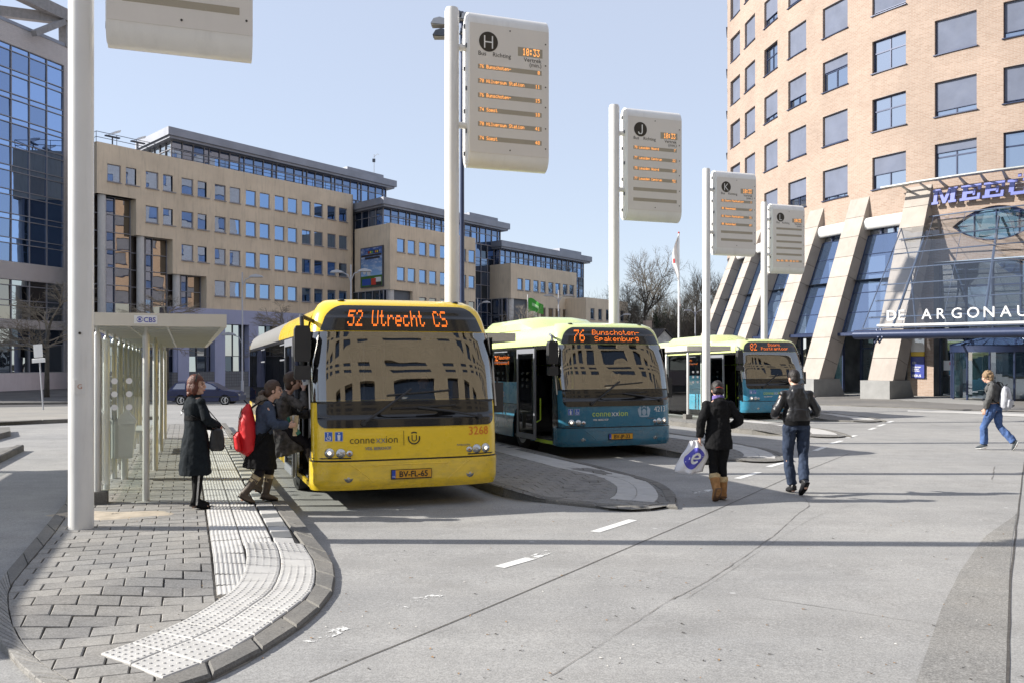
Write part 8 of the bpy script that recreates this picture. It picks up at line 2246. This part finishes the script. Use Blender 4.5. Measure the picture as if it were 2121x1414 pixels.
ring_ = lambda v: [bagF(i / nu, v, -.075) for i in range(nu + 1)] + [bagF(i / nu, v, .075) for i in range(nu - 1, 0, -1)]
mb.grid([ring_(j / nv_) for j in range(nv_ + 1)] + [[bagF(.5, 1.02, 0)] * (2 * nu)], closed=True); cbag = mb.build('bag_film', mat('white_film', (.74, .74, .78), .45, var=.05, vs_=12, bmp=.5, bs=18), cb_, smooth=True)
vl = mat('violet_print', (.075, .07, .42), .5, var=.05); mb = MB()
def bq(u, v): return bagF(u, v, -.075) + V((0, -.004, 0))
blob = [(.5 + .30 * math.cos(a_) * (1.15 if math.cos(a_) < 0 and math.sin(a_) > 0 else 1), .52 + .33 * math.sin(a_)) for a_ in [2 * math.pi * k_ / 28 for k_ in range(28)]]
rows = [[bq(.5 + (u - .5) * f_, .52 + (v - .52) * f_) for u, v in blob] for f_ in (.02, .35, .7, 1)]; mb.grid(rows, closed=True); mb.build('violet_disc', vl, cbag)
mb = MB()
def ring_seg(a0, a1, r0, r1, n=18):
    rw = []
    for r_ in (r0, (r0 + r1) / 2, r1): rw.append([bq(.52 + r_ * math.cos(R(lerp(a0, a1, q / n))), .52 - r_ * math.sin(R(lerp(a0, a1, q / n))) * 1.1) + V((0, -.004, 0)) for q in range(n + 1)])
    mb.grid(rw)
ring_seg(0, 320, .09, .16); mb.grid([[bq(u, v) + V((0, -.004, 0)) for u in (.40, .50, .60, .68)] for v in (.50, .55)]); mb.build('letter_e', M['white'], cbag)
for q in (.4, .6): MB().tube([bagF(q, 0, 0), V((wl.x, wl.y, wl.z + .02))], .008, 5).build('handle', M['white'], cbag)
hb_ = bagthing('handbag', 'black handbag with metal clasps hanging behind the white carrier bag', 'bag', W4); c = Q['wrL'] + V((.07, .05, -.22)); mb = MB(); mb.tube([c + V((0, 0, -.16)), c + V((0, 0, -.13)), c, c + V((0, 0, .11)), c + V((0, 0, .13))], [(.09, .03), (.11, .05), (.10, .05), (.09, .035), (.07, .02)], 16, up=(1, 0, 0)); remeshed(mb, 'bag_body', M['leather'], hb_, .009, .005, 12)
MB().tube([c + V((-.07, 0, .11)), Q['wrL'] + V((-.01, .0, -.05)), Q['elL'] + V((.03, .02, -.1)), c + V((.07, 0, .11))], .008, 6).build('handle', M['leather'], hb_)
MB().tube([c + V((.105, -.02, .12)), c + V((.115, -.02, .0)), c + V((.10, -.02, -.14))], .004, 5).build('chain', M['steel'], hb_)

# ---- 5: man in a leather jacket walking away
J = pose(pelvis=(0, 0, .96), neck=(0, .03, 1.45), head=(0, .09, 1.585), shR=(.19, 0, 1.375), shL=(-.19, 0, 1.375), anL=(-.02, .10, .09), toL=(-.03, .24, .03), knL=(-.09, .09, .50), hipL=(-.10, 0, .9), hipR=(.10, 0, .9), knR=(.09, .0, .51), anR=(.0, -.26, .18), toR=(-.02, -.19, .04), elR=(.30, .0, 1.12), wrR=(.22, .20, 1.06), elL=(-.30, .0, 1.12), wrL=(-.24, .20, 1.06))
W5, Q, mb, k = mk('man walking away in a black leather jacket and dark jeans', 1650, 1022, R(4), 0, 1.79, J, 0, R(-14), False)
hand(mb, Q['wrL'], V((.4, .8, -.1)), V((0, 0, -1)), .6, 1, -1); hand(mb, Q['wrR'], V((-.4, .8, -.1)), V((0, 0, -1)), .6, 1); fin(W5, mb)
mb = MB(); torso_cloth(mb, Q, .034, .12, .96, k); sleeve(mb, Q, 'R', .018, k, .95); sleeve(mb, Q, 'L', .018, k, .95); p = Q['pelvis']; mb.tube([p + V((0, 0, .22)), p + V((0, 0, .10)), p + V((0, 0, .04))], [(.19, .145), (.205, .16), (.19, .145)], 22, up=(1, 0, 0))
mb.tube([Q['neck'] + V((0, -.05, .03)), Q['neck'] + V((0, -.09, -.02)), Q['neck'] + V((0, -.115, -.08)), Q['neck'] + V((0, -.11, -.13))], [(.08, .035), (.10, .04), (.085, .03), (.03, .015)], 14, up=(1, 0, 0)); mb.tube([Q['neck'] + V((0, 0, -.03)), Q['neck'] + V((0, .01, .05))], [(.10, .095), (.085, .085)], 14, up=(1, 0, 0)); remeshed(mb, 'jacket', M['leather'], W5, .010, .010, 12, seed=11)
mb = MB(); mb.tube([p + V((0, 0, -.01)), p + V((0, 0, .055))], [(.185, .145), (.195, .15)], 22, up=(1, 0, 0)); mb.build('waistband', M['black_cloth'], W5, smooth=True, auto=40)
mb = MB(); leg_cloth(mb, Q, 'R', .008, k, .93, .012); leg_cloth(mb, Q, 'L', .008, k, .93, .012); mb.tube([p + V((0, 0, -.08)), p + V((0, 0, .04))], [(.175, .13), (.165, .125)], 18, up=(1, 0, 0)); tr_ = remeshed(mb, 'jeans', M['jeans_dk'], W5, .010, .014, 12, seed=4)
for sg in (-1, 1):
    MB().box(sg * .085 - .055, sg * .085 + .055, -.175, -.165, p.z - .17, p.z - .05).build('pocket', mat('pocket_denim', (.075, .10, .15), .8), tr_) if False else None
for s_ in 'RL': boot(W5, Q, s_, M['leather'], .004, k, .75, 'shoe')
T_ = hairT(Q); mb = MB(); mb.ell((0, -.012, .04), (.084, .102, .095), 18, 12, M=T_); mb.ell((0, -.05, -.02), (.076, .052, .06), 14, 8, M=T_); o = remeshed(mb, 'hair', M['hair_dk'], W5, .008, .002, 40, 1); carve(o, T_, .035)

# ---- 6: fair curly student crossing to the left
J = pose(pelvis=(0, 0, .94), neck=(0, .08, 1.40), head=(0, .16, 1.53), hipR=(.09, 0, .9), hipL=(-.09, 0, .9), knL=(-.09, .20, .51), anL=(-.09, .20, .10), toL=(-.09, .34, .035), knR=(.09, -.04, .50), anR=(.09, -.34, .17), toR=(.09, -.30, .03), elL=(-.25, .04, 1.10), wrL=(-.22, .14, .87), elR=(.23, .0, 1.10), wrR=(.2, .12, .90))
W6, Q, mb, k = mk('fair curly-haired student in grey jacket and blue jeans with a pale backpack', 2062, 931, R(44), 0, 1.76, J, R(18), R(-12), False)
hand(mb, Q['wrL'], V((0, .2, -1)), V((1, 0, 0)), .5, 1, -1); hand(mb, Q['wrR'], V((0, .3, -1)), V((-1, 0, 0)), .5, 1); fin(W6, mb)
mb = MB(); torso_cloth(mb, Q, .03, .1, .96, k); sleeve(mb, Q, 'R', .024, k, .97); sleeve(mb, Q, 'L', .024, k, .97); mb.tube([Q['neck'] + V((0, -.01, -.04)), Q['neck'] + V((0, .02, .04))], [(.10, .09), (.085, .08)], 14, up=(1, 0, 0)); remeshed(mb, 'jacket', M['grey_jkt'], W6, .011, .015, 12, seed=13)
mb = MB(); leg_cloth(mb, Q, 'R', .012, k, .95, .018); leg_cloth(mb, Q, 'L', .012, k, .95, .018); p = Q['pelvis']; mb.tube([p + V((0, 0, -.08)), p + V((0, 0, .06))], [(.175, .135), (.16, .125)], 18, up=(1, 0, 0)); remeshed(mb, 'jeans', M['jeans'], W6, .011, .016, 12, seed=6)
MB().tube([p + V((0, .005, .055)), p + V((0, .005, .09))], [(.167, .13), (.164, .128)], 20, up=(1, 0, 0)).build('belt', M['tan_suede'], W6, smooth=True, auto=40)
for s_ in 'RL': boot(W6, Q, s_, mat('grey_canvas_' + s_, (.05, .06, .07), .8), .004, k, .8, 'shoe', sole=M['white'])
T_ = hairT(Q); mb = MB(); mb.ell((0, -.015, .035), (.095, .112, .108), 18, 12, M=T_); mb.ell((0, -.06, -.03), (.09, .06, .08), 14, 8, M=T_)
rr = random.Random(2)
for q in range(34):
    a_, b_ = rr.uniform(0, 6.28), rr.uniform(-.5, 1.4); mb.ell((.088 * math.cos(a_) * math.cos(b_), -.02 + .10 * math.sin(a_) * math.cos(b_), .03 + .10 * math.sin(b_)), (.028,) * 3, 8, 6, M=T_)
o = remeshed(mb, 'hair', M['hair_bl'], W6, .008, .006, 45, 1); carve(o, T_, .07)
bp = bagthing('backpack', 'pale grey backpack on the back of the fair curly-haired student', 'backpack', W6); backpack(bp, Q, M['greybag'], k, 1.0, drop=-.02, tilt=.10)

# ---- drivers behind the windscreens
def driver(C0, label, shirt):
    o_ = C0 + EV * .45 + DV * 1.2; t = thing('person', label, 'person', (o_.x, o_.y, gz(C0.x, C0.y) + .40), RZ + math.pi)
    J = pose(pelvis=(0, 0, .58), neck=(0, .03, 1.08), head=(0, .07, 1.22), shR=(.19, .02, 1.03), shL=(-.19, .02, 1.03), hipR=(.1, .05, .55), hipL=(-.1, .05, .55), knR=(.13, .42, .55), knL=(-.13, .42, .55), anR=(.13, .48, .14), anL=(-.13, .48, .14), toR=(.13, .6, .06), toL=(-.13, .6, .06), elR=(.25, .18, .85), wrR=(.19, .36, .98), elL=(-.25, .18, .85), wrL=(-.19, .36, .98))
    Q = {a: V(b) for a, b in J.items()}; tr = [(0, .150, .105), (.12, .158, .112), (.3, .140, .10), (.5, .145, .105), (.72, .17, .112), (.86, .165, .095), (.95, .10, .070), (1.02, .056, .058)]
    Q['tr'] = [(Q['pelvis'].lerp(Q['neck'], a), (b, c)) for a, b, c in tr]; mb = MB(); mb.tube([q[0] for q in Q['tr']], [q[1] for q in Q['tr']], 16, up=(1, 0, 0)); mb.tube([Q['neck'] - V((0, 0, .03)), Q['head']], [.055, .05], 10); headpart(mb, Q['head'], Matrix.Identity(3), 1)
    for s_ in 'RL': limb(mb, Q['sh' + s_], Q['el' + s_], Q['wr' + s_], .048, .038, .026); limb(mb, Q['hip' + s_], Q['kn' + s_], Q['an' + s_], .084, .054, .036)
    hand(mb, Q['wrR'], V((-.2, .8, .2)), V((-.5, 0, -.6)), .9); hand(mb, Q['wrL'], V((.2, .8, .2)), V((.5, 0, -.6)), .9, 1, -1); remeshed(mb, 'body', M['skin'], t, .012, 0, smooth_it=1)
    mb = MB(); torso_cloth(mb, Q, .015, 0, .96, 1); sleeve(mb, Q, 'R', .01, 1, .9); sleeve(mb, Q, 'L', .01, 1, .9); remeshed(mb, 'shirt', shirt, t, .014, .004, 10)
    mb = MB(); leg_cloth(mb, Q, 'R', .0, 1, .95); leg_cloth(mb, Q, 'L', .0, 1, .95); remeshed(mb, 'trousers', M['black_cloth'], t, .014)
    T_ = Matrix.Translation(Q['head']); mb = MB(); mb.ell((0, -.02, .045), (.082, .098, .09), 14, 10, M=T_); remeshed(mb, 'hair', M['hair_dk'] if shirt is not M['blind'] else M['greybag'], t, .01)
driver(C1, 'bus driver at the wheel of the yellow bus', M['coat_navy']); driver(C2, 'bus driver in a pale shirt at the wheel of the middle bus', M['blind'])
